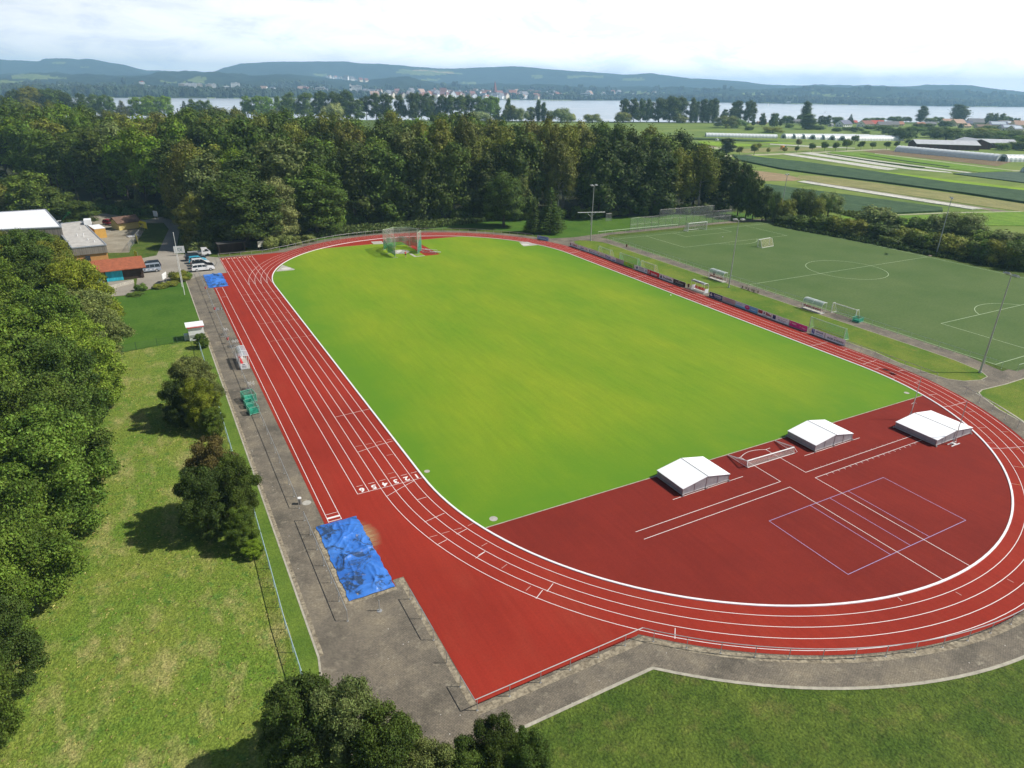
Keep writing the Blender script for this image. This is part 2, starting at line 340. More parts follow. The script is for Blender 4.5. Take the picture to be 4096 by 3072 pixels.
# ------------------------------------------------------------------ trees
def leaf_arrays(lobes, n, size, seed, droop=0.0, aspect=.75, rand=.42, inner=.72):
    """leaf-clump quads spread over and inside the lobes (cx,cy,cz,rx,ry,rz)"""
    g = np.random.default_rng(seed); L = np.array(lobes, float)
    w = (L[:, 3]*L[:, 4]+L[:, 3]*L[:, 5]+L[:, 4]*L[:, 5]); w /= w.sum()
    idx = g.choice(len(L), n*2, p=w); d = g.normal(size=(n*2, 3)); d[:, 2] = d[:, 2]*1.0+.18; d /= np.linalg.norm(d, axis=1)[:, None]
    rr = np.where(g.random((n*2, 1)) < .16, g.uniform(1.05, 1.5, (n*2, 1)), g.uniform(inner, 1.12, (n*2, 1))); c = L[idx, :3]+d*L[idx, 3:]*rr
    keep = np.ones(n*2, bool)
    for k in range(len(L)):
        q = (((c-L[k, :3])/L[k, 3:])**2).sum(1); keep &= ~((q < .52) & (idx != k))
    c = c[keep][:n]; d = d[keep][:n]; m = len(c)
    nr = d*(1-rand)+g.normal(size=(m, 3))*rand*.62; nr[:, 2] += .12; nr /= np.linalg.norm(nr, axis=1)[:, None]
    t = np.cross(nr, g.normal(size=(m, 3))); t /= np.linalg.norm(t, axis=1)[:, None]
    if droop: t[:, 2] -= droop; t /= np.linalg.norm(t, axis=1)[:, None]
    b = np.cross(nr, t); b /= np.linalg.norm(b, axis=1)[:, None]
    s = size*g.uniform(.55, 1.35, (m, 1))
    q = np.stack([c+t*s*.62, c+b*s*.40*aspect+nr*s*.12, c-t*s*.52, c-b*s*.44*aspect+nr*s*.1], 1).reshape(-1, 3)
    return q, m
def mesh_np(name, verts, quads_n, extra_v=None, extra_f=None):
    me = bpy.data.meshes.new(name)
    V = verts; nf = quads_n
    if extra_v is not None and len(extra_v):
        V = np.concatenate([verts, np.array(extra_v)]); off = len(verts)
        loops = np.concatenate([np.arange(nf*4), np.concatenate([np.array(f)+off for f in extra_f])])
        tot = np.concatenate([np.full(nf, 4), np.array([len(f) for f in extra_f])])
    else: loops = np.arange(nf*4); tot = np.full(nf, 4)
    me.vertices.add(len(V)); me.vertices.foreach_set('co', V.astype(np.float32).ravel())
    me.loops.add(len(loops)); me.loops.foreach_set('vertex_index', loops.astype(np.int32))
    me.polygons.add(len(tot)); st = np.concatenate([[0], np.cumsum(tot)[:-1]])
    me.polygons.foreach_set('loop_start', st.astype(np.int32)); me.polygons.foreach_set('loop_total', tot.astype(np.int32))
    me.update(calc_edges=True); return me
def lobes_for(kind, seed):
    g = random.Random(seed); L = []
    if kind in ('round', 'fine'):      # 20 m tall, leafy nearly to the ground
        L.append((0, 0, 10.5, 3.8, 3.8, 7.0))
        for i in range(36 if kind == 'round' else 60):
            a = g.uniform(0, 6.28); z = g.uniform(2.6, 17.4); prof = math.sqrt(max(.1, 1-((z-9.6)/9.6)**2)); R = 4.6*prof*g.uniform(.8, 1.08)
            s = g.uniform(1.15, 2.0) if kind == 'round' else g.uniform(.9, 1.7); L.append((R*math.cos(a), R*math.sin(a), z, s*1.05, s*1.05, s*.86))
        L.append((.3, 0, 18, 1.7, 1.7, 1.6))
    elif kind == 'tall':     # woodland tree with bare lower stem, 24 m
        L.append((0, 0, 16.5, 2.8, 2.8, 6.2))
        for i in range(24):
            a = g.uniform(0, 6.28); z = g.uniform(8.5, 21.5); prof = math.sqrt(max(.12, 1-((z-15.5)/8.0)**2)); R = 3.9*prof*g.uniform(.8, 1.05)
            s = g.uniform(1.0, 1.9); L.append((R*math.cos(a), R*math.sin(a), z, s, s, s*.95))
        L.append((0, .2, 22.2, 1.5, 1.5, 1.7))
        for i in range(3):
            a = g.uniform(0, 6.28); z = g.uniform(5, 9); L.append((2.0*math.cos(a), 2.0*math.sin(a), z, 1.2, 1.2, .8))
    elif kind == 'birch':    # weeping, 21 m
        for i in range(24):
            a = g.uniform(0, 6.28); z = g.uniform(6.5, 18.5); prof = math.sqrt(max(.08, 1-((z-10.5)/9.8)**2)); R = 3.2*prof*g.uniform(.55, 1)
            s = g.uniform(.9, 1.5); L.append((R*math.cos(a), R*math.sin(a), z, s, s, s*2.1))
        L.append((0, 0, 18.8, 1.1, 1.1, 2.3))
    elif kind == 'column':   # lombardy poplar 26 m
        for i in range(15):
            z = 2.6+i*1.55; R = 1.0*g.uniform(.4, 1); a = g.uniform(0, 6.28); s = (1.7 if 3 < i < 11 else 1.35)*(1-.04*max(0, i-10))
            L.append((R*math.cos(a)*.7, R*math.sin(a)*.7, z, s, s, 2.1))
        L.append((0, 0, 25, .6, .6, 1.4))
    elif kind == 'conifer':  # 22 m
        for i in range(15):
            z = 2.2+i*1.3; R = 3.2*(1-i/15.5); n = 5 if i < 9 else 3
            for k in range(n):
                a = i*1.3+k*6.283/n; L.append((R*.7*math.cos(a), R*.7*math.sin(a), z, max(.45, R*.5), max(.45, R*.5), .75))
        L.append((0, 0, 21.3, .35, .35, 1.1))
    elif kind == 'willow':   # broad dome 14 m
        L.append((0, 0, 7, 4, 4, 5))
        for i in range(18):
            a = g.uniform(0, 6.28); z = g.uniform(3.0, 11.5); prof = math.sqrt(max(.1, 1-((z-4.8)/8.6)**2)); R = 4.8*prof
            s = g.uniform(1.5, 2.3); L.append((R*math.cos(a), R*math.sin(a), z, s, s, s*1.25))
    elif kind == 'bush':     # 5 m, to the ground
        L.append((0, 0, 1.9, 2.1, 2.1, 1.9))
        for i in range(12):
            a = g.uniform(0, 6.28); z = g.uniform(.8, 3.9); prof = math.sqrt(max(.1, 1-((z-1.2)/3.6)**2)); R = 2.1*prof
            s = g.uniform(.7, 1.3); L.append((R*math.cos(a), R*math.sin(a), z, s, s, s*.9))
    elif kind == 'orchard':  # small round tree 5.5 m on a visible stem
        L.append((0, 0, 3.7, 1.7, 1.7, 1.5))
        for i in range(7):
            a = g.uniform(0, 6.28); s = g.uniform(.7, 1.1); L.append((1.5*math.cos(a), 1.5*math.sin(a), g.uniform(2.6, 4.6), s, s, s*.8))
    elif kind == 'grove':    # near broadleaf tree, 14 m, wide
        L.append((0, 0, 7.2, 3.4, 3.4, 4.2))
        for i in range(74):
            a = g.uniform(0, 6.28); z = g.uniform(1.6, 13.0); prof = math.sqrt(max(.1, 1-((z-6.2)/7.4)**2)); R = 5.0*prof*g.uniform(.72, 1.1)
            s = g.uniform(.55, 1.35); L.append((R*math.cos(a), R*math.sin(a), z, s, s, s*.72))
    return L
SPEC = {'fine': (17000, .42, 0, 20, .42, 10, .8),  # kind: (leaf count, leaf size, droop, height, trunk radius, trunk top, aspect)
    'round': (6200, .62, 0, 20, .34, 10, .8), 'tall': (5600, .58, 0, 24, .28, 17, .8), 'birch': (6500, .50, .9, 21, .20, 19, .55), 'column': (5200, .52, -.9, 26.3, .32, 16, .6),
    'conifer': (5200, .50, .35, 22, .26, 20, .45), 'willow': (6500, .55, .8, 14, .40, 7, .5), 'bush': (3000, .42, 0, 5, .12, 2, .7), 'orchard': (1500, .42, 0, 5.4, .13, 3.3, .8),
    'grove': (46000, .24, 0, 14, .26, 9, .8)}
def tree_proto(kind, seed, n=None, size=None):
    cnt, sz, droop, H, tr, tt, asp = SPEC[kind]
    lobes = lobes_for(kind, seed)
    q, m = leaf_arrays(lobes, n or cnt, size or sz, seed, droop, asp, rand=.60 if kind == 'grove' else .42)
    ev, ef = [], []
    core = MB()
    for (x, y, z, a, b2, c) in lobes: core.ball((x, y, z), a*.60, seg=7, ring=5, zs=c/a)
    me = mesh_np('crown', q, m, core.v, core.f); me.materials.append(M['leaf'])
    t = MB(); g = random.Random(seed+5); px, py = 0.0, 0.0; segs = 5
    for i in range(segs):
        z0, z1 = tt*i/segs, tt*(i+1)/segs; nx, ny = px+g.uniform(-.18, .18), py+g.uniform(-.18, .18)
        t.tube((px, py, z0-(.15 if i == 0 else 0)), (nx, ny, z1), tr*(1-.72*i/segs)*(1.25 if i == 0 else 1), tr*(1-.72*(i+1)/segs), n=7, cap=False); px, py = nx, ny
    for k in range(7):
        z = tt*g.uniform(.35, .95); lb = lobes[g.randrange(len(lobes))]
        if lb[2] < z-.5: z = max(tt*.2, lb[2]-1.5)
        t.tube((px*z/tt, py*z/tt, z), (lb[0]*.85, lb[1]*.85, lb[2]), tr*.36, tr*.10, n=5, cap=False)
    tm = bpy.data.meshes.new('trunk'); tm.from_pydata(t.v, [], t.f); tm.materials.append(M['birchbark'] if kind in ('birch',) else M['bark']); tm.update()
    return me, tm, H
PROTO = {}
def proto(kind, var):
    k = (kind, var)
    if k not in PROTO: PROTO[k] = tree_proto(kind, 11+var*37+sum(map(ord, kind)))
    return PROTO[k]
LEAFCOL = {  # kept close to real leaf albedo
    'dark green': (0.083, 0.124, 0.021), 'deep green': (0.106, 0.164, 0.025), 'mid green': (0.149, 0.226, 0.029), 'fresh green': (0.223, 0.350, 0.026), 'light green': (0.255, 0.350, 0.041),
    'olive green': (0.215, 0.234, 0.033), 'brownish olive': (0.200, 0.205, 0.044), 'yellow-green': (.250, .300, .030), 'silvery grey-green': (0.355, 0.397, 0.145), 'grey-green': (0.206, 0.249, 0.073),
    'bluish dark green': (0.075, 0.124, 0.037), 'reddish brown': (0.161, 0.135, 0.040)}
NAMES = {'fine': 'broadleaf_tree', 'round': 'broadleaf_tree', 'tall': 'forest_tree', 'birch': 'birch_tree', 'column': 'poplar_tree', 'conifer': 'conifer_tree', 'willow': 'willow_tree', 'bush': 'bush', 'orchard': 'fruit_tree', 'grove': 'broadleaf_tree'}
def plant(kind, x, y, h, w, color, label, group=None, var=None, z=0.0, trunk=True, name=None, cat=None, vary=.18, lean=None):
    "w = crown width; one Empty with crown and trunk"
    var = random.randrange(4 if kind in ('round', 'tall', 'birch') else 2) if var is None else var
    cm, tm, H = proto(kind, var)
    W = {'round': 11.6, 'fine': 11.8, 'tall': 9.8, 'birch': 8.0, 'column': 4.6, 'conifer': 7.0, 'willow': 13, 'bush': 6, 'orchard': 4.6, 'grove': 12}[kind]
    t = empty(name or NAMES[kind], (x, y, z), random.uniform(0, 6.28), label, cat or ('bush' if kind == 'bush' else 'tree'), group)
    t.scale = (w/W, w/W*random.uniform(.92, 1.08), h/H)
    if lean: t.rotation_euler = (lean[0], lean[1], 0)
    c = bpy.data.objects.new('foliage' if kind == 'bush' else 'crown', cm); COL.objects.link(c); c.parent = t
    k = random.uniform(1-vary, 1+vary); cc = LEAFCOL[color]; k *= (.84 if group and ('bottom' in group or 'meadow' in group) else .98) if kind == 'grove' else .83 if kind in ('round', 'tall', 'birch', 'fine', 'conifer') else 1.08; j = random.uniform(.93, 1.07)
    c.color = (min(cc[0]*k*j, .5), min(cc[1]*k, .5), cc[2]*k/j, 1)
    if trunk:
        o = bpy.data.objects.new('stem' if kind == 'bush' else 'trunk', tm); COL.objects.link(o); o.parent = t
    return t
# ------------------------------------------------------------------ the setting
def sheet(name, polys, z, mat, kind='structure', holes=None, parent=None, top=None):
    mb = MB()
    for p in polys:
        if isinstance(p, MB): mb = p
        else: mb.poly(p, z)
    return tag(mb.build(name, mat, parent), kind=kind)
def arc(cx, cy, r, a0, a1, n=48):
    return [(cx+r*math.cos(rad(a0+(a1-a0)*i/n)), cy+r*math.sin(rad(a0+(a1-a0)*i/n))) for i in range(n+1)]
LS = 84.39
def oval(r, n=72, y1=LS): return arc(0, y1, r, 0, 180, n)+arc(0, 0, r, 180, 360, n)
# shore line (near side) and ground sheet reaching it
shore = [G(px, py)[:2] for px, py in [(-700, 470), (-300, 472), (0, 474), (500, 476), (1000, 478), (1500, 480), (1900, 481), (2180, 485), (2480, 487), (2900, 490), (3150, 489), (3300, 488), (3500, 489), (3700, 489), (3900, 490), (4096, 492), (4500, 497), (5200, 505)]]
gp = [(-900, -500)]+[(-1400, 500)]+shore+[(2600, -200), (1500, -500)]
tag(MB().poly(gp, 0).build('ground', M['ground']), kind='structure')
bank = MB(); n = len(shore)
bank.add([(p[0], p[1], 0) for p in shore]+[(p[0]+3, p[1]+5, -1.3) for p in shore], [(i, n+i, n+i+1, i+1) for i in range(n-1)])
tag(bank.build('lake_bank', M['ground']), kind='structure')
# rough meadow, lawn, grass strips
sheet('rough_meadow', [[(-120, -90), (-54.05, -90), (-54.05, 56.2), (-60, 56.2), (-66, 55.0), (-120, 54)]], .012, M['rough'])
sheet('lawn', [[(-110, 54.6), (-66, 55.6), (-54, 56.9), (-52.72, 56.9), (-52.72, 95.3), (-54.7, 94.8), (-59.9, 91.9), (-64, 89.2), (-110, 89)]], .010, M['lawn'])
sheet('verge', [[(-54.05, -26), (-52.72, -26), (-52.72, 55), (-54.05, 55)]], .014, M['verge'])
sheet('grass_island', [[(44.35, 60), (44.4, 26), (44.4, 3.2), (43.5, -1.7), (43.6, -6.8), (44.0, -9.2), (45.5, -10.8), (48.3, -11.7), (50.6, -11.4), (52.0, -9.6), (52.9, -5), (53.1, 3), (53.1, 10), (53.3, 60),
    (53.2, 88), (52.6, 92.5), (50.8, 95.6), (48.2, 97.1), (46.0, 96.6), (44.3, 93), (44.3, 80)]], .028, M['strip'])
sheet('grass_triangle', [[(70, -14.5), (50, -14.3), (44.6, -13.9), (43.1, -14.3), (42.2, -15.2), (39.9, -18.7), (38.5, -22.6), (36, -28), (33, -34), (70, -60)]], .028, M['strip'])
far_grass = [G(px, py)[:2] for px, py in [(1130, 1000), (1380, 950), (1560, 925), (1800, 915), (2090, 928), (2170, 948), (2230, 960), (2290, 955), (2440, 933), (2800, 897), (2990, 878), (3060, 862), (2900, 845), (2500, 866), (2230, 880), (1900, 880), (1500, 905), (1380, 912), (1100, 975)]]
sheet('far_grass', [far_grass], .010, M['lawn'])
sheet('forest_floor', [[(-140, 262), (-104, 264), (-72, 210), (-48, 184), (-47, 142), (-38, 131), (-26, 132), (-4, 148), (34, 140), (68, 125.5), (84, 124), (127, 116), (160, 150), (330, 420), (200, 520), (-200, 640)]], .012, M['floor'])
# paving round the track
PV = .020
out = [(-52.7, 97.2), (-52.7, -26.2), (-49.5, -32.3)]+[(-31.15, -32.3)]
pave_outer = [(-52.7, 104), (-52.7, -24.5), (-50.5, -33.5), (-46.5, -33.5), (-45.6, -32.3), (-31.15, -32.3)]+[p for p in arc(0, 0, 44.85, 226.0, 342, 60)]+[(43.9, -14.0)]
mb = MB()
mb.poly([(-52.7, 97), (-52.7, -20), (-53.6, -26), (-54, -36), (-50, -37.0), (-45.6, -32.3), (-31.15, -32.3)]+arc(0, 0, 44.85, 226.2, 341.5, 60)+[(44.5, -13.9), (50.0, -14.3), (70, -14.2), (70, -11.2), (57, -11.2), (55, -11.2),
    (56.6, -5), (56.6, 96), (56, 98), (60.5, 100.0), (100, 100.2), (124, 99.2), (124, 97), (124, 101), (115, 102.3), (87, 103.0), (62, 102.8), (49, 101.2), (42, 102.5)]+arc(0, LS, 44.6, 24, 133, 50)+[(-35, 116.2), (-45.6, 116.2), (-46, 104)], PV)
tag(mb.build('pavement', M['pave']), kind='structure')
# track surface -------------------------------------------------
TZ = .034
mb = MB()
red = [(-44.0, -29.2), (-30.2, -29.2)]+arc(0, 0, 41.78, 224.2, 360, 70)+arc(0, LS, 41.78, 0, 133, 60)[1:]+[(-44.0, 114.6), (-44.05, 99.6), (-48.16, 99.6), (-48.16, -3.8), (-48.9, -3.8), (-48.9, -15.2), (-45.0, -15.2), (-45.0, -14.35), (-44.0, -14.35)]
mb.poly(red, TZ)
tag(mb.build('track', M['track']), kind='structure')
# D area inside the near bend, in a darker red than the lanes
mb = MB(); mb.poly([(-34.6, -11.3), (34.6, -11.3)]+arc(0, 0, 36.4, 342, 198, 60), TZ+.006)
tag(mb.build('bend_apron', M['track_dark']), kind='structure')
# infield grass
GZ = .055
a0 = math.degrees(math.asin(11.25/36.38)); a1 = math.degrees(math.asin((115.0-LS)/36.38))
gr = arc(0, 0, 36.38, -a0, 0, 8)+arc(0, LS, 36.38, 0, a1, 20)[1:]+[(5.95, 115.0), (5.95, 96.9), (2.1, 96.9), (2.1, 115)]+arc(0, LS, 36.38, 180-a1, 180, 20)+arc(0, 0, 36.38, 180, 180+a0, 8)[1:]
tag(MB().poly(gr, GZ).build('infield', M['infield']), kind='structure')
e = MB(); e.line([(-34.5, -11.27), (34.5, -11.27)], .10, GZ+.012); e.line([(-19.7, 115.03), (2, 115.03)], .08, GZ+.01); e.line([(6.05, 115.03), (19.7, 115.03)], .08, GZ+.01)
e.path([(-34.5, -11.3, .03), (34.5, -11.3, .03)], .035, n=4)
tag(e.build('infield_edging', M['kerbstone']), kind='structure')
# raised white kerb
k = MB(); N = 160; ov_i = oval(36.42, 80); ov_o = oval(36.62, 80); n = len(ov_i)
vs = [(p[0], p[1], TZ-.01) for p in ov_o]+[(p[0], p[1], .115) for p in ov_o]+[(p[0], p[1], .115) for p in ov_i]+[(p[0], p[1], TZ-.01) for p in ov_i]
fs = []
for i in range(n):
    j = (i+1) % n
    for a in (0, 1, 2): fs.append((a*n+i, a*n+j, (a+1)*n+j, (a+1)*n+i))
k.add(vs, [f[::-1] for f in fs]); tag(k.build('track_kerb', plain('kerb_white', (.86, .86, .86), .4, var=.06)), kind='structure')
LZ = TZ+.005
w = MB(); fd = MB(); yl = MB(); bl = MB(); LW = .055
for r in (37.66, 38.88, 40.10, 41.32): w.line(oval(r, 90), LW, LZ, closed=True)
for x in (42.60, 43.82): w.line([(-x, 0), (-x, 114.3)], LW, LZ)
# inner sprint lanes run straight on past the far bend entry
for x in (36.56, 37.66, 38.88, 40.10, 41.32):
    y0 = LS+math.sqrt(max(0.0, (41.32+.0)**2-x*x)) if x > 41 else LS+1
    w.line([(-x, LS+3.0), (-x, 114.3)], LW*1.0, LZ+.001)
w.line([(-36.5, 0), (-43.82, 0)], LW, LZ+.0015)
for y, xa, xb in ((110, -36.5, -43.82), (100, -36.2, -43.82), (80.2, -36.6, -43.8), (75.2, -36.6, -43.8), (60.4, -36.6, -43.8), (50.6, -36.6, -43.8), (90.0, -36.8, -41.3)): fd.line([(xa, y), (xb, y)], .05, LZ+.002)
w.line([(-36.5, 19.0), (-41.3, 18.6)], .05, LZ+.0015); w.line([(-36.5, 9.35), (-38.8, 9.1), (-41.3, 8.55)], .05, LZ+.0015); w.line([(-37.6, -.15), (-39.2, -.8), (-41.3, -1.75)], .05, LZ+.0015)
# long-jump runway
for x in (47.75, 46.48): w.line([(-x, -3.6), (-x, 87.6)], LW, LZ+.001)
w.line([(-47.75, 87.6), (-46.48, 87.6)], .05, LZ+.002); w.line([(-47.75, 80.4), (-46.48, 80.4)], .05, LZ+.002); w.line([(-47.75, -2.2), (-46.48, -2.2)], .05, LZ+.002); w.line([(-47.75, -2.9), (-46.48, -2.9)], .28, LZ+.002)
w.line([(-47.75, -3.5), (-46.48, -3.5)], .08, LZ+.002)
def gl(mb, pts, wd, z=LZ+.003): mb.line([G(p[0], p[1], z)[:2] for p in pts], wd, z)
O_ = (1100, 1550, 2000, 2225); N_ = (1100, 2000, 2100, 2750); Q_ = (2000, 2200, 3000, 2950); C_ = (3000, 2100, 4096, 2922); B_ = (3196, 1550, 4096, 2225); D_ = (3072, 1150, 4096, 1750); H_ = (2048, 700, 3072, 1300); L_ = (600, 860, 1200, 1310)
for reg, segs, tgt in (
    (O_, [((1395, 1105), (1490, 1075)), ((1470, 1322), (1665, 1235)), ((1785, 1442), (1885, 1390)), ((1590, 1548), (1690, 1495)), ((1999, 1650), (2065, 1612))], w),
    (Q_, [((415, 367), (470, 297)), ((318, 430), (377, 355)), ((1548, 785), (1550, 690))], w),
    (N_, [((1775, 515), (1855, 460))], w),
    (C_, [((1190, 580), (1228, 612)), ((1660, 540), (1708, 567)), ((2075, 435), (2128, 463))], fd),
    (B_, [((1280, 72), (1350, 65)), ((1660, 240), (1720, 238)), ((1755, 393), (1840, 395)), ((1820, 540), (1910, 547))], fd),
    (B_, [((1400, 192), (1500, 180), (1640, 140)), ((1870, 595), (2000, 597), (2212, 580))], w),
    (B_, [((2040, 436), (2080, 437)), ((2110, 602), (2160, 605)), ((2160, 780), (2210, 787)), ((2130, 950), (2185, 960))], yl),
    (B_, [((1995, 433), (2080, 437)), ((2070, 600), (2140, 604)), ((2105, 772), (2190, 785)), ((2070, 940), (2160, 956))], fd),
    (D_, [((355, 510), (515, 470)), ((645, 545), (685, 533)), ((780, 620), (825, 608)), ((820, 662), (935, 628)), ((925, 705), (970, 692)), ((1055, 790), (1100, 780)), ((1125, 725), (1170, 713)), ((1265, 822), (1320, 812)), ((1390, 930), (1460, 920))], w),
    (H_, [((1030, 890), (1165, 868)), ((1660, 1132), (1815, 1105)), ((485, 678), (610, 650)), ((500, 672), (570, 668))], w),
    (H_, [((745, 735), (775, 725)), ((1320, 945), (1335, 940)), ((1450, 1035), (1465, 1028)), ((1590, 1090), (1605, 1084)), ((1520, 1035), (1535, 1030))], fd),
    (H_, [((785, 768), (830, 757)), ((830, 803), (870, 793)), ((880, 833), (915, 825))], yl),
    (L_, [((1790, 1465), (1825, 1462)), ((1895, 1450), (1925, 1448)), ((1995, 1440), (2025, 1438)), ((2095, 1428), (2130, 1425)), ((1515, 888), (1540, 886)), ((1690, 870), (1720, 868)), ((1735, 790), (1760, 788)), ((1830, 783), (1850, 781))], fd),
    (O_, [((790, 580), (855, 570)), ((890, 560), (955, 547)), ((990, 540), (1050, 527)), ((1100, 516), (1165, 503)), ((1097, 668), (1158, 655)), ((1108, 850), (1168, 835)), ((1518, 1472), (1597, 1450)), ((1638, 1436), (1716, 1413)), ((1757, 1400), (1835, 1380)), ((1895, 1360), (1953, 1332)), ((2030, 1560), (2088, 1527))], fd),
    (N_, [((2005, 605), (2055, 568))], fd), (Q_, [((15, 160), (62, 125)), ((230, 358), (272, 318))], fd)):
    for sg in segs: gl(tgt, Zp(reg, 2212, sg), .05)
# sprint hurdle ticks
for x in (37.66, 38.88, 40.10, 41.32, 42.60, 43.82):
    for y in np.arange(6, 100, 9.14): fd.line([(-x-.10, y), (-x+.10, y)], .05, LZ+.002)
# lane numbers
for z_, yy in ((LZ+.002, .62),):
    for i, x in enumerate((36.5, 37.66, 38.88, 40.10, 41.32, 42.60)):
        xc = -(x+.58)
        text_mb(w, str(i+1), (xc, yy, z_), (-1, 0, 0), (0, -1, 0), 1.15, bold=True)
        w.line([(xc-.34, 1.45), (xc+.34, 1.45)], .05, z_)
cr = plain('cream_paint', (.72, .66, .46), .6)
n2 = MB()
for i, x in enumerate((36.5, 37.66, 38.88, 40.10, 41.32, 42.60)): text_mb(n2, str(i+1), (-(x+.6), 113.5, LZ+.003), (1, 0, 0), (0, 1, 0), 1.2, bold=True)
tag(n2.build('start_numbers', cr), kind='structure')
# D-area lines
for pts in ([(-14.96, -15.7), (-4.87, -15.65)], [(5.1, -15.58), (15.08, -15.56)], [(-21.9, -18.4), (-1.93, -18.3), (-1.93, -12.5)], [(2.18, -12.45), (2.18, -18.22), (21.5, -18.2)],
            [(-21.9, -19.68), (-1.92, -19.56), (-1.92, -36.35)], [(21.55, -19.45), (2.18, -19.5), (2.18, -36.32)]): w.line(pts, .06, LZ+.005)
w.line([(-2.6, -12.42), (-1.93, -12.42)]+[(-1.93+4.1*t, -12.42+.55*math.sin(math.pi*t)) for t in np.linspace(.08, .92, 9)]+[(2.18, -12.42), (2.95, -12.4)], .06, LZ+.0055)
for i in range(17): w.line([(3.9+i, -19.55), (3.9+i, -19.8)], .05, LZ+.005); fd.line([(3.9+i, -18.1), (3.9+i, -18.0)], .05, LZ+.005)
for pts in ([(-8.85, -32), (9.13, -31.97), (9.13, -22.93), (-8.85, -23)],): bl.line(pts, .05, LZ+.004, closed=True)
for x in (-2.84, .17, 3.12): bl.line([(x, -22.97), (x, -32)], .05, LZ+.0045)
for o_, nm, mt in ((w, 'track_markings', M['white']), (fd, 'faded_markings', M['fadedwhite']), (yl, 'yellow_markings', M['yellowline']), (bl, 'court_markings', M['blueline'])): tag(o_.build(nm, mt), kind='structure')
# outer edging of the pavement
ed = MB(); ed.line([(-52.7, 97), (-52.7, -20), (-53.6, -26)], .16, PV+.01); ed.line([(-50.5, -37.4), (-45.6, -32.3), (-31.15, -32.3)]+arc(0, 0, 44.85, 226.2, 341.5, 60), .26, PV+.012)
ed.line([(44.4, 26), (44.4, 3.2), (43.5, -1.7), (43.6, -6.8), (44.0, -9.2), (45.5, -10.8), (48.3, -11.7), (50.6, -11.4), (52.0, -9.6), (52.9, -5), (53.1, 3), (53.1, 90)], .12, PV+.01)
ed.line([(70, -14.3), (50, -14.3), (44.6, -13.9), (43.1, -14.3), (42.2, -15.2), (39.9, -18.7), (38.5, -22.6), (36, -28)], .18, PV+.01)
tag(ed.build('pavement_edging', M['kerbstone']), kind='structure')
sd = MB(); sd.line([(-44.35, -29.75), (-31, -29.75), (-29.9, -29.75)]+arc(0, 0, 42.25, 225.3, 290, 40), .62, PV+.006); sd.line([(-44.3, -14.4), (-44.3, -29.6)], .45, PV+.007)
sd.line([(-49.15, -3.7), (-49.15, -15.5)], .45, PV+.006); sd.line([(-49.2, -15.5), (-45, -15.45)], .35, PV+.008); sd.line([(-52.45, 60), (-52.45, -20)], .30, PV+.006)
tag(sd.build('pavement_sand_border', M['sandyedge']), kind='structure')
# artificial pitch
TF = .030
tag(MB().poly([(56.6, 97.2), (56.6, -10.9), (57.2, -12.2), (122.5, -13), (123.3, 97.2)], TF).build('artificial_pitch', M['turf']), kind='structure')
t = MB(); tw = .11; tz = TF+.005
t.line([(57.0, 94.4), (57.0, -9.1), (121.6, -9.1), (121.6, 94.4)], tw, tz, closed=True); t.line([(57, 42.65), (121.6, 42.65)], tw, tz); t.line(arc(89.3, 42.65, 9.15, 0, 360, 60)[:-1], tw, tz, closed=True)
for s, yb in ((-1, 94.4), (1, -9.1)):
    t.line([(69.5, yb), (69.5, yb+s*16.4), (109.3, yb+s*16.4), (109.3, yb)], tw, tz+.001); t.line([(79.9, yb), (79.9, yb+s*5.4), (97.8, yb+s*5.4), (97.8, yb)], tw, tz+.001)
    cy = yb+s*11; t.line([(89.4+9.15*math.sin(a), cy+s*9.15*math.cos(a)) for a in np.linspace(-.93, .93, 24)], tw, tz+.001)
tag(t.build('pitch_markings', M['turfline']), kind='structure')
# yard, lane
def gpoly(pts): return [G(*p)[:2] for p in pts]
sheet('yard', [gpoly([(540, 1175), (560, 1035), (626, 1022), (702, 1016), (741, 1018), (872, 1030), (905, 1060), (905, 1093), (800, 1104), (745, 1124), (700, 1130), (600, 1156), (520, 1180), (400, 1190), (400, 1160), (430, 1128), (535, 1118)])], .026, M['asphalt'])
sheet('lane', [gpoly([(626, 1022), (675, 917), (655, 892), (579, 881), (640, 868), (723, 862), (723, 903), (716, 939), (702, 1018)])], .024, M['asphalt'])
sheet('gravel_yard', [gpoly([(300, 842), (362, 845), (445, 859), (579, 881), (655, 893), (560, 893), (505, 902), (460, 905), (400, 925), (350, 915)]), gpoly([(395, 925), (460, 912), (545, 915), (575, 925), (560, 950), (520, 985), (517, 1010), (434, 1012), (405, 970)])], .022, M['gravel'])
# concrete slabs: shot-put and hammer circles
sl = MB()
sl.poly([(-5.3, 118.2), (-5.6, 114.7), (-2.9, 114.1), (-2.4, 117.9)], GZ+.012)
sl.poly(arc(-2.1, 103.6, 2.3, 0, 360, 20)[:-1], GZ+.010); sl.poly([(-.9, 100.8), (-.2, 100.8), (-.2, 97.5), (2.0, 97.4), (2.0, 96.9), (-.9, 96.9)], GZ+.010)
sl.poly(gpoly([(1104, 1087), (1129, 1060), (1180, 1078), (1176, 1081), (1108, 1087)]), GZ+.010)
sl.poly(gpoly([(2076, 970), (2095, 986), (2150, 981), (2110, 968)]), GZ+.010)
tag(sl.build('throwing_slabs', M['concrete']), kind='structure')
cc = MB(); cc.poly(arc(-1.9, 104.0, 1.05, 0, 360, 20)[:-1], GZ+.02)
for px, py, r in ((1145, 1075.5, 1.1), (2101, 979, 1.1)):
    x, y, _ = G(px, py); cc.poly(arc(x, y, r, 0, 360, 20)[:-1], GZ+.02)
tag(cc.build('throwing_circles', plain('pale_concrete', (.58, .56, .50), .8)), kind='structure')
mh = MB()
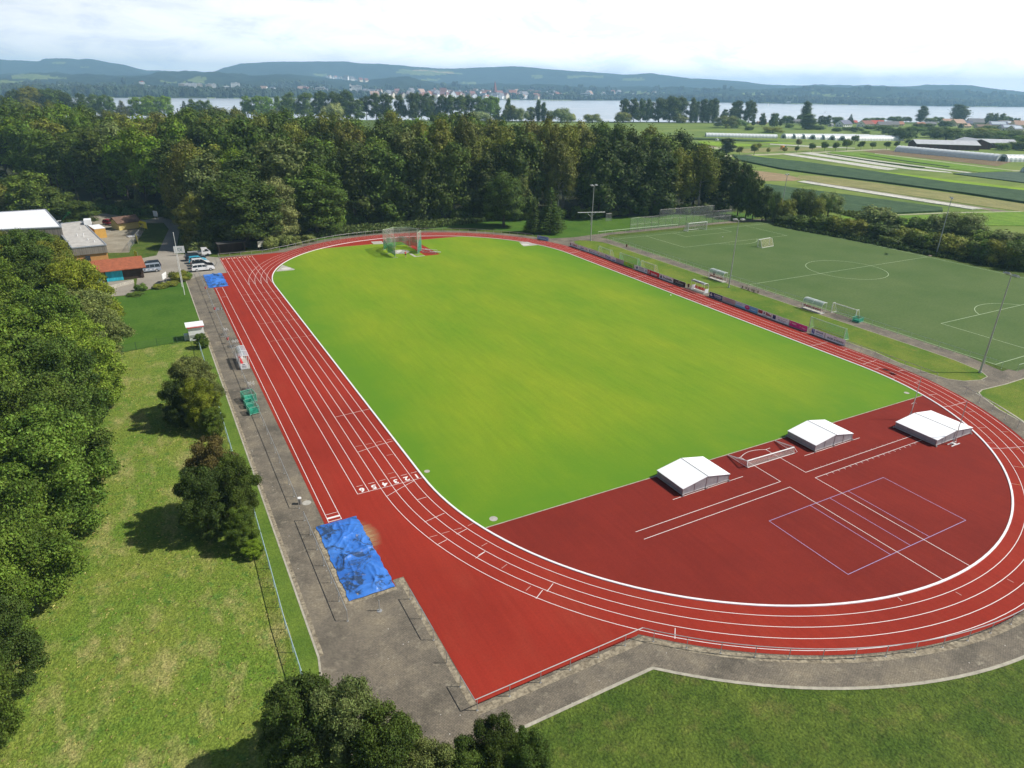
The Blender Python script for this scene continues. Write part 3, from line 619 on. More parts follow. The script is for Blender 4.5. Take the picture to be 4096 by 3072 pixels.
for px, py, r in ((1708, 1887, .32), (1974, 2077, .42), (3626, 1573, .36)): x, y, _ = G(px, py); mh.poly(arc(x, y, r, 0, 360, 16)[:-1], GZ+.012)
for px, py, r in ((1227, 2012, .45),): x, y, _ = G(px, py); mh.poly(arc(x, y, r, 0, 360, 16)[:-1], PV+.012)
tag(mh.build('manhole_covers', M['concrete']), kind='structure')
# ------------------------------------------------------------------ fields
sheet('farmland', [gpoly([(3020, 870), (3300, 925), (3700, 1010), (4096, 1090), (4700, 1180), (5300, 900), (5300, 520), (4096, 497), (2900, 495), (2480, 492), (1950, 492), (1950, 520), (2600, 600), (2900, 720)])], .010, M['farmland'])
CR = {'cabbage': crop_mat('cabbage', (.040, .085, .038), (.070, .125, .055)), 'bluecrop': crop_mat('blue_crop', (.060, .105, .075), (.095, .145, .10)), 'lime': crop_mat('lime_crop', (.20, .33, .015), (.27, .42, .02)),
      'soil': crop_mat('tan_soil', (.30, .215, .125), (.38, .285, .17)), 'brown': crop_mat('brown_soil', (.175, .125, .07), (.24, .175, .10)), 'grey': crop_mat('grey_soil', (.23, .20, .155), (.32, .28, .22)), 'stubble': crop_mat('stubble', (.23, .235, .085), (.31, .29, .12)),
      'fleece': crop_mat('white_fleece', (.50, .50, .45), (.70, .69, .65), sc=.4), 'bright': crop_mat('bright_field', (.12, .25, .018), (.19, .31, .03)), 'path': crop_mat('field_path', (.40, .40, .27), (.5, .5, .36)), 'dark': crop_mat('dark_crop', (.035, .07, .02), (.06, .10, .03))}
fields = [  # name, material, height, photo outline
 ('cabbage_field', 'cabbage', .8, [(2930, 622), (3008, 629), (3207, 650), (3388, 675), (3500, 691), (3798, 735), (4200, 780), (4200, 828), (4096, 814), (3853, 776), (3500, 728), (3280, 700), (3122, 678), (2954, 643)]),
 ('lime_strip', 'lime', .25, [(3008, 622), (3207, 645), (3388, 672), (3388, 674), (3207, 649), (3008, 627)]),
 ('lime_field', 'lime', .2, [(3480, 684), (3616, 697), (3771, 717), (4200, 766), (4200, 778), (3798, 734), (3500, 690)]),
 ('soil_field', 'soil', .03, [(2965, 676), (3122, 695), (3220, 716), (3171, 724), (2960, 724)]),
 ('stubble_field', 'stubble', .05, [(3200, 702), (3280, 704), (3500, 732), (3853, 780), (4200, 832), (4200, 866), (4096, 848), (3800, 806), (3500, 762), (3290, 733), (3180, 712)]),
 ('grey_soil_strip', 'grey', .03, [(3230, 722), (3300, 732), (3500, 764), (3800, 810), (4080, 852), (4060, 860), (3933, 838), (3500, 770), (3215, 726)]),
 ('fleece_strip', 'fleece', .22, [(3188, 728), (3215, 725), (3500, 769), (3933, 836), (3887, 839), (3500, 779)]),
 ('cabbage_bed', 'cabbage', .6, [(3060, 740), (3300, 772), (3500, 799), (3766, 835), (3770, 848), (3560, 858), (3350, 852), (3200, 830), (3060, 780)]),
 ('bright_field', 'bright', .12, [(3350, 866), (3770, 862), (3900, 852), (4300, 845), (4300, 960), (4096, 905), (3600, 900), (3350, 885)]),
 ('field_path', 'path', .03, [(3560, 860), (3780, 850), (4096, 845), (4096, 848), (3780, 854), (3560, 863)]),
 ('fleece_strip', 'fleece', .15, [(3130, 618), (3166, 616), (3500, 664), (3592, 677), (3549, 681), (3500, 675)]),
 ('fleece_strip', 'fleece', .12, [(3201, 613), (3239, 610), (3500, 650), (3640, 671), (3800, 689), (3810, 693), (3640, 679), (3500, 659)]),
 ('fleece_strip', 'fleece', .10, [(3301, 613), (3500, 641), (3900, 693), (3893, 696), (3500, 645), (3310, 616)]),
 ('dark_strip', 'dark', .3, [(3310, 617), (3500, 646), (3700, 671), (3690, 673), (3500, 649)]),
 ('dark_strip', 'dark', .3, [(3440, 617), (3600, 641), (3800, 668), (3795, 670), (3600, 644)]),
 ('bright_field', 'bright', .15, [(3330, 606), (3500, 616), (4050, 684), (3920, 690), (3500, 636), (3310, 611)]),
 ('brown_field', 'brown', .03, [(3480, 597), (3581, 603), (4056, 645), (3988, 665), (3500, 612), (3450, 604)]),
 ('field_path', 'path', .03, [(3500, 613), (4050, 681), (4200, 688), (4200, 692), (4048, 684), (3498, 616)]),
 ('farm_lane', 'path', .03, [(2900, 622), (3185, 611), (3500, 597), (3560, 595), (3560, 599), (3500, 601), (3185, 616), (2900, 628)]),
 ('blue_crop_field', 'bluecrop', .4, [(3812, 697), (3920, 693), (4015, 690), (4200, 690), (4200, 742), (4096, 733)]),
 ('lime_field', 'lime', .15, [(2987, 559), (3070, 564), (3177, 575), (3175, 579), (2985, 567)]),
 ('lime_field', 'lime', .15, [(2793, 565), (2960, 574), (3080, 584), (2960, 586), (2850, 583), (2793, 573)]),
 ('field_path', 'path', .03, [(2800, 585), (2870, 590), (2950, 594), (2870, 596), (2800, 590)]),
 ('brown_field', 'brown', .03, [(2800, 578), (2860, 585), (2870, 589), (2800, 584)]),
 ('dark_strip', 'dark', .6, [(2720, 552), (2850, 555), (3050, 563), (3110, 567), (3050, 569), (2850, 561), (2720, 558)]),
 ('fleece_strip', 'fleece', .06, [(3080, 575), (3250, 584), (3420, 592), (3420, 594), (3250, 588), (3080, 578)]),
 ('stubble_field', 'stubble', .05, [(2900, 600), (3120, 588), (3300, 590), (3250, 600), (2980, 612)])]
for i, (nm, mt, h, pts) in enumerate(fields):
    z = .02+.006*(i % 5)
    mb = MB(); P_ = gpoly(pts); mb.prism(P_, 0.0, z+h)
    tag(mb.build(nm, CR[mt]), kind='structure')
# ------------------------------------------------------------------ lake, far shore, hills
def water_mat():
    m, nt, nd, lk, b = newmat('water')
    b.inputs['Base Color'].default_value = (.16, .20, .24, 1); b.inputs['Roughness'].default_value = .22; b.inputs['IOR'].default_value = 1.45
    b.inputs['Specular IOR Level'].default_value = .8
    n = noise(nd, lk, .012, 4, .6, wcoord(nd, lk, (1, 3, 1), .5)); r = ramp(nd, [(.40, .46, .52), (.54, .58, .63)], [.35, .65]); lk.new(n, r.inputs[0]); lk.new(r.outputs[0], b.inputs['Base Color'])
    n2 = noise(nd, lk, .12, 5, .65, wcoord(nd, lk, (1, 1.6, 1), .5)); bump(nd, lk, b, n2, .9, .6)
    return m
tag(MB().add([(-5800, -400, -1), (9000, -2500, -1), (9000, 6000, -1), (-5800, 6000, -1)], [(0, 1, 2, 3)]).build('lake', water_mat()), kind='structure')
def interp(tab, x):
    if x <= tab[0][0]: return tab[0][1]
    for (a, b), (c, d) in zip(tab, tab[1:]):
        if x <= c: return b+(d-b)*(x-a)/(c-a)
    return tab[-1][1]
SHY = [(-900, 386), (0, 388), (400, 391), (1024, 394), (1230, 391), (1500, 396), (2048, 399), (2250, 402), (2478, 402), (3072, 414), (3880, 427), (4096, 428), (5200, 449)]
BACK = [(-900, 225), (0, 235), (45, 242), (170, 247), (190, 237), (290, 237), (335, 240), (350, 236), (385, 237), (430, 245), (500, 257), (545, 270), (590, 282), (680, 285), (830, 292), (852, 295), (903, 272), (972, 255), (1024, 252), (1080, 248), (1180, 246), (1400, 248), (1450, 255), (1600, 262), (1740, 272), (1820, 275), (1900, 271), (2048, 267), (2100, 270), (2200, 277), (2300, 284), (2400, 291), (2480, 298), (2600, 296), (2660, 302), (2760, 315), (2850, 318), (2980, 326), (3030, 334), (3072, 339), (3150, 344), (3260, 342), (3380, 346), (3450, 340), (3560, 345), (3640, 345), (3700, 340), (3800, 340), (3880, 345), (3980, 357), (4060, 367), (4200, 371), (5200, 380)]
FRONT = [(-900, 300), (0, 300), (200, 296), (400, 304), (600, 298), (640, 286), (780, 290), (900, 297), (1000, 303), (1160, 295), (1300, 312), (1450, 330), (1560, 311), (1640, 314), (1760, 334), (1950, 339), (2200, 343), (2500, 350), (2800, 355), (3072, 358), (3260, 348), (3400, 352), (3560, 347), (3700, 362), (3900, 368), (4096, 379), (5200, 392)]
def azd(px, y=None):
    d = AF+(px-2048)/FOC*AR-((hor(px) if y is None else y)-1536)/FOC*AU; h = math.hypot(d[0], d[1]); return d[0]/h, d[1]/h, d[2]/h
def ridge(px, y, D): return CAM[2]+D*azd(px, y)[2]
def shore_far(px):
    p = G(px, interp(SHY, px), -1); return math.hypot(p[0]-CAM[0], p[1]-CAM[1])
def wob(a, b): return math.sin(a*1.7+b*2.3)*.5+math.sin(a*4.1-b*3.2+1)*.3+math.sin(a*9.7+b*7.9+2)*.2
def tz(px, D):
    ds = shore_far(px); pe = max(2600, ds+350); FR = max(4200, ds+1500); BR = 6800
    zf = ridge(px, interp(FRONT, px), FR); zb = ridge(px, interp(BACK, px), BR)
    nodes = [(ds-8, -2), (ds+6, .8), (ds+60, 2), (pe, 7), (FR, zf), (FR+(BR-FR)*.35, zf*.86), (BR, zb), (9000, zb*.2)]
    if D <= nodes[0][0]: return -2
    for (a, b), (c, d) in zip(nodes, nodes[1:]):
        if D <= c:
            t = (D-a)/(c-a); s = t*t*(3-2*t) if D > pe else t
            z = b+(d-b)*s
            if D > pe:
                e = min(1, (D-pe)/500)*min(1, abs(D-FR)/300+.15)*min(1, abs(D-BR)/400+.1)
                z += e*(14*wob(px*.006, D*.0012)+5*wob(px*.03, D*.005))+1.6*wob(px*.35, D*.01)
            return z
    return 0
MEAD = [[(1575, 288), (1600, 276), (1700, 279), (1800, 284), (1868, 299), (1780, 296), (1740, 301), (1620, 298)], [(45, 302), (90, 297), (150, 297), (260, 311), (290, 315), (50, 315)], [(290, 262), (345, 266), (390, 273), (340, 272)], [(190, 247), (270, 249), (265, 257), (200, 252)],
    [(640, 322), (720, 330), (780, 309), (830, 310), (820, 327), (760, 334), (660, 331)], [(1250, 291), (1310, 297), (1320, 303), (1260, 300)], [(2272, 303), (2420, 303), (2415, 310), (2275, 312)], [(2490, 314), (2570, 311), (2585, 322), (2495, 323)], [(1690, 316), (1760, 316), (1740, 325), (1685, 322)],
    [(1850, 328), (1910, 330), (1905, 338), (1840, 334)], [(3270, 377), (3415, 379), (3400, 390), (3330, 390)], [(3490, 388), (3600, 393), (3560, 398)], [(0, 322), (100, 326), (90, 338), (0, 336)], [(2400, 366), (2560, 366), (2700, 374), (2560, 376)], [(2975, 370), (3060, 371), (3050, 381), (2970, 379)], [(2125, 300), (2170, 298), (2165, 312), (2130, 312)], [(3230, 372), (3300, 374), (3290, 379)]]
TAN = [[(1700, 279), (1868, 299), (1800, 297), (1720, 286)], [(1640, 279), (1700, 279), (1730, 285), (1660, 284)]]
def inside(p, poly):
    c = False; j = len(poly)-1
    for i in range(len(poly)):
        a, b = poly[i], poly[j]
        if (a[1] > p[1]) != (b[1] > p[1]) and p[0] < (b[0]-a[0])*(p[1]-a[1])/(b[1]-a[1])+a[0]: c = not c
        j = i
    return c
def hill_mat(name, c1, c2, sc):
    m = ground_mat(name, [(sc, 6, c1, c2, .38, .62, (1, 1, 2.5), ''), (sc*7, 5, (.55, .55, .55), (1.25, 1.25, 1.2), .35, .65, W1, 'MUL')], rough=1, spec=0)
    return m
pxs = list(np.arange(-900, 5200, 11.0)); rows = [-8, 6, 60, 150, 260] ; vs = []; fs = []; mi = []
Dn = 64
for px in pxs:
    ds = shore_far(px); a = azd(px)
    Ds = [ds-8, ds+6, ds+60, ds+150]+list(np.linspace(ds+320, 9000, Dn))
    for D in Ds: vs.append((CAM[0]+a[0]*D, CAM[1]+a[1]*D, tz(px, D)))
R_ = Dn+4
for i in range(len(pxs)-1):
    for j in range(R_-1):
        q = (i*R_+j, (i+1)*R_+j, (i+1)*R_+j+1, i*R_+j+1); fs.append(q)
        c = np.mean([vs[k] for k in q], axis=0); pp = pix(*c); k = 0
        if j > 3:
            for P_ in MEAD:
                if inside(pp, P_): k = 1
            for P_ in TAN:
                if inside(pp, P_): k = 2
        if j <= 8 and k == 0 and wob(i*.07, j*1.1) > .25: k = 1
        mi.append(k)
mb = MB(); mb.v = vs; mb.f = fs; mb.m = mi
hills = mb.build('hills', [hill_mat('wooded_hill', (.010, .020, .010), (.030, .046, .018), .012), hill_mat('hill_meadow', (.13, .18, .045), (.19, .22, .07), .01), hill_mat('hill_stubble', (.33, .27, .12), (.4, .33, .17), .01)], smooth=True)
tag(hills, kind='structure')
# far belts of trees along the other shore (one mass)
def far_blobs(name, spots, label, seed, cols):
    g = random.Random(seed); mb = MB()
    for (x, y, z, r, hh) in spots:
        b = len(mb.v); mb.ball((x, y, z+hh*.45), r, seg=7, ring=5, zs=hh*.62/r)
        for k in range(b, len(mb.v)):
            v = mb.v[k]; mb.v[k] = (v[0]+g.uniform(-.22, .22)*r, v[1]+g.uniform(-.22, .22)*r, v[2]+g.uniform(-.16, .16)*hh)
        for k in range(6):   # ragged twig tufts
            a = g.uniform(0, 6.28); q = (x+math.cos(a)*r*.7, y+math.sin(a)*r*.7, z+hh*g.uniform(.5, 1.0)); s = r*g.uniform(.25, .5)
            mb.ball(q, s, seg=5, ring=4)
    o = mb.build(name, M['leaf']); o.color = cols+(1,)
    return tag(o, label, 'wood', kind='stuff')
spots = []; g = random.Random(3)
for px in np.arange(-700, 5000, 5.0):
    ds = shore_far(px); sc = ds/1900
    dens = 3 if not (1400 < px < 2180) else (1 if g.random() < .55 else 0)
    for k in range(dens):
        D = ds+14+g.uniform(0, 110)*sc; a = azd(px+g.uniform(-3, 3)); hmax = (20 if px < 1250 else 17)*(1 if px < 3000 else 1.15)*g.uniform(.55, 1.05)
        if 2180 < px < 2500: hmax *= .8
        spots.append((CAM[0]+a[0]*D, CAM[1]+a[1]*D, tz(px, D)-.5, g.uniform(5, 9)*sc**.5, hmax))
for k in range(900):
    px = g.uniform(-500, 4800); ds = shore_far(px); D = ds+g.uniform(120, 1100)
    if wob(px*.02, D*.006) < -.15: continue
    a = azd(px); spots.append((CAM[0]+a[0]*D, CAM[1]+a[1]*D, tz(px, D)-1, g.uniform(9, 16), g.uniform(12, 20)))
far_blobs('far_wood', spots, 'bluish green band of trees lining the opposite lake shore', 4, (.045, .070, .030))
# the town across the water ------------------------------------
wallc = [plain('render_white', (.86, .85, .82), .8), plain('render_cream', (.66, .58, .44), .8), plain('render_grey', (.5, .5, .48), .8)]
roofc = {'orange-red': plain('roof_orange_red', (.34, .14, .085), .8, var=.25), 'dark red': plain('roof_dark_red', (.22, .085, .065), .8, var=.25), 'grey': plain('roof_grey', (.17, .17, .19), .7, var=.25), 'brown': plain('roof_brown', (.20, .125, .09), .8, var=.25), 'red': plain('roof_red', (.50, .07, .05), .7, var=.2), 'slate blue': plain('roof_blue', (.09, .10, .17), .6), 'pinkish brown': plain('roof_pinkish', (.42, .27, .20), .8, var=.2)}
wind = plain('window_dark', (.05, .06, .08), .15)
def house_meshes(w, d, eave, ridge_h, wm, rm):
    a = MB(); a.prism([(-w/2, -d/2), (w/2, -d/2), (w/2, d/2), (-w/2, d/2)], 0, eave)
    for s in (-1, 1): a.add([(s*w/2, -d/2, eave), (s*w/2, d/2, eave), (s*w/2, 0, ridge_h)], [(0, 1, 2) if s > 0 else (2, 1, 0)])
    r = MB(); ov = .5; t = .22
    for s in (-1, 1):
        n = Vector((0, s*(ridge_h-eave), d/2)).normalized()*t
        p = [(-w/2-ov, s*(d/2+ov), eave-ov*(ridge_h-eave)/(d/2)), (w/2+ov, s*(d/2+ov), eave-ov*(ridge_h-eave)/(d/2)), (w/2+ov, 0, ridge_h), (-w/2-ov, 0, ridge_h)]
        q = [(x, y+n.y, z+n.z) for x, y, z in p]; r.add(p+q, [(0, 1, 2, 3), (7, 6, 5, 4), (0, 4, 5, 1), (1, 5, 6, 2), (2, 6, 7, 3), (3, 7, 4, 0)])
    return a, r
def house(x, y, z, w, d, e, rh, rz, wm, rname, label, group, wins=2, chimney=True, name='house', storeys=2):
    t = empty(name, (x, y, z), rz, label, 'house', group); a, r = house_meshes(w, d, e, rh, wm, roofc[rname])
    a.build('wall', wm, t); rf = r.build('roof', roofc[rname], t)
    if chimney: MB().box((w*.2, .6, rh+.2), (.6, .6, 1.3)).build('chimney', wallc[1], rf)
    for s in (-1, 1):
        for st in range(storeys):
            for k in range(wins):
                xx = -w/2+w*(k+.5)/wins; m = MB().box((xx, s*(d/2+.03), 1.5+2.7*st), (1.1, .08, 1.2))
                if 1.5+2.7*st+.7 < e: m.build('window', wind, t)
    for k in (-1, 1):
        m = MB().box((-w/2-.03, k*d*.2, 1.6), (.08, 1.0, 1.2)); m.build('window', wind, t)
    m = MB().box((-w/2-.03, 0, e+.2), (.08, 1.0, 1.1)); m.build('window', wind, t)
    return t
# village this side of the lake : (px left, px right, base y, top y, roof, kind label)
V = [(3352, 3395, 507, 484, 'slate blue', 0, .9, 'white two-storey house with a dark blue gabled roof'), (3314, 3332, 506, 495, 'grey', 0, 1.2, 'tiny white shed with a flat gable beside the white house'),
 (3158, 3208, 492, 479, 'grey', 1, .3, 'low grey-roofed hall at the left end of the village'), (3402, 3422, 496, 483, 'red', 0, .4, 'small red roof peeping out right of the white house'),
 (3438, 3482, 507, 485, 'dark red', 0, .9, 'white house with a steep dark red roof'), (3484, 3522, 506, 484, 'red', 1, .3, 'house with the brightest red roof of the village'),
 (3514, 3550, 509, 489, 'grey', 1, .3, 'cream house with grey roof, left one of the grey pair'), (3550, 3584, 508, 488, 'grey', 1, .3, 'cream house with grey roof, right one of the grey pair'),
 (3586, 3608, 504, 488, 'orange-red', 1, .8, 'little orange-roofed house right of the grey pair'), (3662, 3692, 506, 491, 'orange-red', 1, .8, 'orange-roofed house behind the hedge of dark trees'),
 (3694, 3732, 502, 489, 'grey', 2, .3, 'low grey-roofed house left of the broad poplar'), (3770, 3806, 500, 478, 'pinkish brown', 1, .5, 'pinkish brown roof at the foot of the broad poplar'),
 (3806, 3846, 504, 480, 'pinkish brown', 1, .9, 'pinkish brown roof just right of the broad poplar'), (3848, 3878, 502, 485, 'slate blue', 2, .3, 'dark roof behind the trees right of the broad poplar'),
 (3876, 3918, 502, 477, 'grey', 2, .3, 'tall grey roof in the middle of the right-hand village'), (3842, 3872, 512, 496, 'pinkish brown', 1, .9, 'half-hidden cream house with a flat pinkish roof'),
 (3910, 3950, 513, 500, 'brown', 2, .4, 'brown roof low among the trees'), (3956, 4012, 512, 488, 'slate blue', 1, .35, 'cream house with solar panels on a pale blue roof'),
 (3995, 4032, 503, 485, 'brown', 1, .5, 'brown-roofed house behind the solar roof'), (4008, 4052, 523, 501, 'slate blue', 0, .35, 'white house with pale solar panels, nearest of the village'),
 (4040, 4075, 527, 505, 'slate blue', 1, .9, 'gabled house with dark roof right of the pale solar panels'), (4056, 4110, 514, 486, 'pinkish brown', 1, .4, 'large beige roof at the right end of the village'),
 (4078, 4120, 549, 530, 'orange-red', 1, .5, 'orange-red roofed house cut by the right picture edge'), (3030, 3060, 497, 487, 'brown', 1, .4, 'hut with a brown roof on the shore meadow')]
for i, (x0, x1, yb, yt, rn, wm, tw_, lab) in enumerate(V):
    x, y, _ = G((x0+x1)/2, yb); D = math.hypot(x-CAM[0], y-CAM[1]); W_ = (x1-x0)/FOC*D*1.2; Ht = hgt(x, y, yt)*1.12
    W_ = min(W_, 25); hh = max(3.0, min(Ht, 13)); e = hh*.48
    ax = azd((x0+x1)/2); base = math.atan2(ax[1], ax[0])-math.pi/2
    house(x, y, 0, W_*.85, W_*.62, e, hh, base+tw_, wallc[wm], rn, lab, 'houses of the lakeside village', wins=max(2, int(W_/4)), chimney=(W_ > 9))
    if 'solar' in lab:
        t = [o for o in COL.objects if o.get('label') == lab][0]; rf = [c for c in t.children if c.name.startswith('roof')][0]
        w_, d_ = W_*.85, W_*.62; pn = MB(); s = -1
        def on(u, v, o=.30): # u along, v up slope
            yy = s*(d_/2)*(1-v); zz = e+(hh-e)*v; n = Vector((0, s*(hh-e), d_/2)).normalized()*o; return (u*w_, yy+n.y, zz+n.z)
        pn.add([on(-.4, .15), on(.4, .15), on(.4, .85), on(-.4, .85)], [(0, 1, 2, 3)]); pn.build('solar_panel', plain('solar_pale', (.55, .62, .68), .12), rf)
# far town: individual houses, shared meshes
fm = {}
for k, rn in enumerate(('orange-red', 'dark red', 'grey', 'brown', 'pinkish brown')):
    a, r = house_meshes(15, 11, 7.5, 13, None, None); mb = MB(); mb.v = list(a.v); mb.f = list(a.f); mb.m = [0]*len(a.f); mb.add(r.v, r.f, 1)
    me = bpy.data.meshes.new('town_house'); me.from_pydata(mb.v, [], mb.f); me.materials.append(wallc[k % 2]); me.materials.append(roofc[rn]); me.polygons.foreach_set('material_index', mb.m); me.update(); fm[rn] = me
g = random.Random(21)
def place_far(px, ytar):
    ds = shore_far(px); lo, hi = ds+15, 6000
    for _ in range(40):
        m = (lo+hi)/2; a = azd(px); z = tz(px, m)
        if pix(CAM[0]+a[0]*m, CAM[1]+a[1]*m, z)[1] > ytar: lo = m
        else: hi = m
    a = azd(px); return CAM[0]+a[0]*lo, CAM[1]+a[1]*lo, tz(px, lo)
town = [(g.uniform(1440, 2230), g.uniform(376, 397)) for _ in range(125)]+[(g.uniform(1700, 2130), g.uniform(385, 397)) for _ in range(50)]+[(g.uniform(1030, 1300), g.uniform(362, 384)) for _ in range(22)]+[(1310+i*11, 312+i*1.1+g.uniform(-2, 3)) for i in range(15)]+[(g.uniform(2240, 2700), g.uniform(378, 395)) for _ in range(14)]
lab_t = {'orange-red': 'small pale house with an orange-red roof in the far lakeside town', 'dark red': 'small house with a dark red roof in the far lakeside town', 'grey': 'small pale house with a grey roof in the far lakeside town', 'brown': 'small house with a brown roof in the far lakeside town', 'pinkish brown': 'small cream house with a pinkish roof in the far lakeside town'}
for px, py in town:
    rn = g.choice(['orange-red', 'dark red', 'grey', 'grey', 'brown', 'pinkish brown']); x, y, z = place_far(px, py)
    o = bpy.data.objects.new('town_house', fm[rn]); COL.objects.link(o); o.location = (x, y, z); o.rotation_euler = (0, 0, g.uniform(0, 3.14)); s = g.uniform(.9, 1.6); o.scale = (s, s, s*g.uniform(.8, 1.2))
    tag(o, lab_t[rn], 'house', 'houses of the far lakeside town')
def block(px0, px1, base_y, top_y, label, wm, roof=None, name='apartment_block', cat='building', group=None, depth=14, storeys=7):
    x, y, z = place_far((px0+px1)/2, base_y); D = math.hypot(x-CAM[0], y-CAM[1]); w_ = (px1-px0)/FOC*D; H = hgt(x, y, top_y)-z
    a = azd((px0+px1)/2); t = empty(name, (x, y, z), math.atan2(a[1], a[0])-math.pi/2, label, cat, group)
    MB().box((0, 0, H/2), (w_, depth, H)).build('wall', wm, t); rr = MB().box((0, 0, H+.4), (w_+.6, depth+.6, .8)); rr.box((w_*.1, 0, H+1.8), (w_*.22, depth*.4, 2)); rr.build('roof', roof or wallc[2], t)
    m = MB()
    for s in range(storeys): m.box((0, -depth/2-.05, H*(s+.6)/(storeys+.2)), (w_*.92, .2, H/storeys*.35))
    m.build('window_band', wind, t); return t
bt = plain('block_tan', (.52, .45, .36), .8)
for args in ((713, 731, 366, 335, 'tan apartment tower, leftmost of the tower blocks across the lake', bt), (733, 754, 366, 334, 'pale apartment tower right beside the leftmost tan tower across the lake', wallc[0]), (760, 780, 367, 334, 'third pale apartment tower from the left across the lake', wallc[0]), (782, 803, 367, 335, 'pale apartment tower in the middle of the row across the lake', wallc[1]),
             (822, 840, 368, 337, 'tan apartment tower left of the wide white block across the lake', bt), (841, 859, 368, 336, 'pale apartment tower touching the tan one left of the wide white block', wallc[0]), (925, 953, 368, 332, 'wide white high-rise block at the right end of the far row', wallc[0])):
    block(*args, group='tower blocks across the lake')
block(890, 912, 368, 345, 'low white office block left of the wide high-rise across the lake', wallc[0], storeys=3)
block(556, 572, 360, 327, 'white tower with a red-edged top above the far trees', wallc[0], roofc['red'], name='tower_building', storeys=8); block(573, 602, 360, 344, 'low white hall attached at the foot of the red-topped tower', wallc[0], storeys=2)
block(212, 257, 357, 340, 'long white factory hall at the far left above the trees', wallc[0], name='factory_hall', depth=60, storeys=1); block(266, 308, 357, 342, 'second white factory hall right of the long one', wallc[0], name='factory_hall', depth=60, storeys=1)
block(1397, 1404, 382, 337, 'slim white silo tower beside the pale high-rise of the town', wallc[0], name='silo_tower', storeys=2); block(1405, 1443, 382, 343, 'pale white high-rise behind the dark cypress trees of the town', wallc[0], storeys=8)
block(1262, 1292, 380, 350, 'cream stepped building left of the large dark poplars', wallc[1], storeys=5)
block(1957, 1998, 392, 371, 'long white building in front of the church spire', wallc[0], roofc['dark red'], storeys=3)
block(2325, 2355, 396, 373, 'white lakeside building right of the harbour', wallc[0], storeys=3); block(3135, 3166, 412, 405, 'white bathing pavilion on the opposite shore', wallc[0], name='pavilion', depth=10, storeys=1)
x, y, z = place_far(1980, 391); H = hgt(x, y, 322)-z
t = empty('church', (x, y, z), .4, 'red church with a tall pointed spire above the far town', 'church'); brick = plain('church_brick', (.25, .085, .06), .85)
MB().box((0, 0, H*.25), (8, 8, H*.5)).build('tower', brick, t); sp = MB(); sp.add([(-4.2, -4.2, H*.5), (4.2, -4.2, H*.5), (4.2, 4.2, H*.5), (-4.2, 4.2, H*.5), (0, 0, H)], [(0, 1, 4), (1, 2, 4), (2, 3, 4), (3, 0, 4), (3, 2, 1, 0)]); sp.build('spire', brick, t)
a, r = house_meshes(34, 16, 13, 22, None, None); na = a.build('nave', brick, t); nr = r.build('roof', roofc['dark red'], t); na.location = (20, 0, 0); nr.location = (20, 0, 0)
# boats
sail = plain('sail', (.85, .85, .82), .6)
BO = [(2208, 401, 9, 'tall white sail nearest the far harbour', 1), (830, 393, 4.5, 0, 0), (862, 394, 4.5, 0, 0), (893, 393, 4.5, 0, 0), (912, 394, 4.5, 0, 0), (805, 392, 4.5, 0, 0), (3302, 450, 7, 'lone sailing boat with a bare mast in mid lake', 0), (2120, 410, 5, 'tiny motor boat by itself on the open water', 0), (3073, 425, 7, 'sailing boat left of the narrow poplar', 1)]
moor = 0
for px, py, L_b, lab, sl_ in BO:
    x, y, _ = G(px, py, -1); t = empty('sailing_boat', (x, y, -1), random.uniform(0, 3), lab or 'small moored sailing boat, %s from the left off the far left shore' % nth([805, 830, 862, 893, 912].index(px)), 'boat', None if lab else 'moored boats off the far shore')
    h = MB(); s = L_b; h.add([(-s/2, -s*.14, .9), (s*.2, -s*.16, .9), (s/2, 0, 1.1), (s*.2, s*.16, .9), (-s/2, s*.14, .9), (-s*.42, -s*.08, 0), (s*.2, -s*.08, 0), (s*.4, 0, 0), (s*.2, s*.08, 0), (-s*.42, s*.08, 0)], [(0, 1, 2, 3, 4), (0, 5, 6, 1), (1, 6, 7, 2), (2, 7, 8, 3), (3, 8, 9, 4), (4, 9, 5, 0)])
    h.box((-.05*s, 0, 1.2), (s*.4, s*.18, .5)); h.build('hull', sail, t); MB().tube((0, 0, .9), (0, 0, s*1.5), .09).build('mast', M['metal'], t)
    if sl_: MB().add([(0.1, 0, 1.5), (-s*.42, .05, 1.6), (0.1, 0, s*1.45), (0.12, .06, 1.5)], [(0, 1, 2), (2, 1, 3)]).build('sail', sail, t)
h = MB()
for k in range(16):
    px = 1565+k*3.2; x, y, z = place_far(px, 398)
pier = []
for k in range(26):
    px = 2125+k*5.3; x, y, _ = G(px, 403+(k % 3)*.8, -1); pier.append((x, y))
# marina boats
for k, (x, y) in enumerate(pier):
    if k % 2: continue
    t = bpy.data.objects.new('moored_boat', None)
    hm = MB(); s = 8; hm.add([(-s/2, -1.1, .9), (s*.2, -1.2, .9), (s/2, 0, 1.1), (s*.2, 1.2, .9), (-s/2, 1.1, .9), (-s*.42, -.6, 0), (s*.4, 0, 0), (-s*.42, .6, 0)], [(0, 1, 2, 3, 4), (0, 5, 6, 2, 1), (2, 6, 7, 4, 3), (4, 7, 5, 0)]); hm.tube((0, 0, .9), (0, 0, 12), .12, n=4)
    if k == 0: bm0 = hm.build('moored_boat', sail); o = bm0
    else: o = bm0.copy(); COL.objects.link(o)
    bpy.data.objects.remove(t); o.location = (x, y, -1); o.rotation_euler = (0, 0, k*.5)
    tag(o, 'bare-masted white boat in the row before the far town', 'boat', 'boats in the far marina')
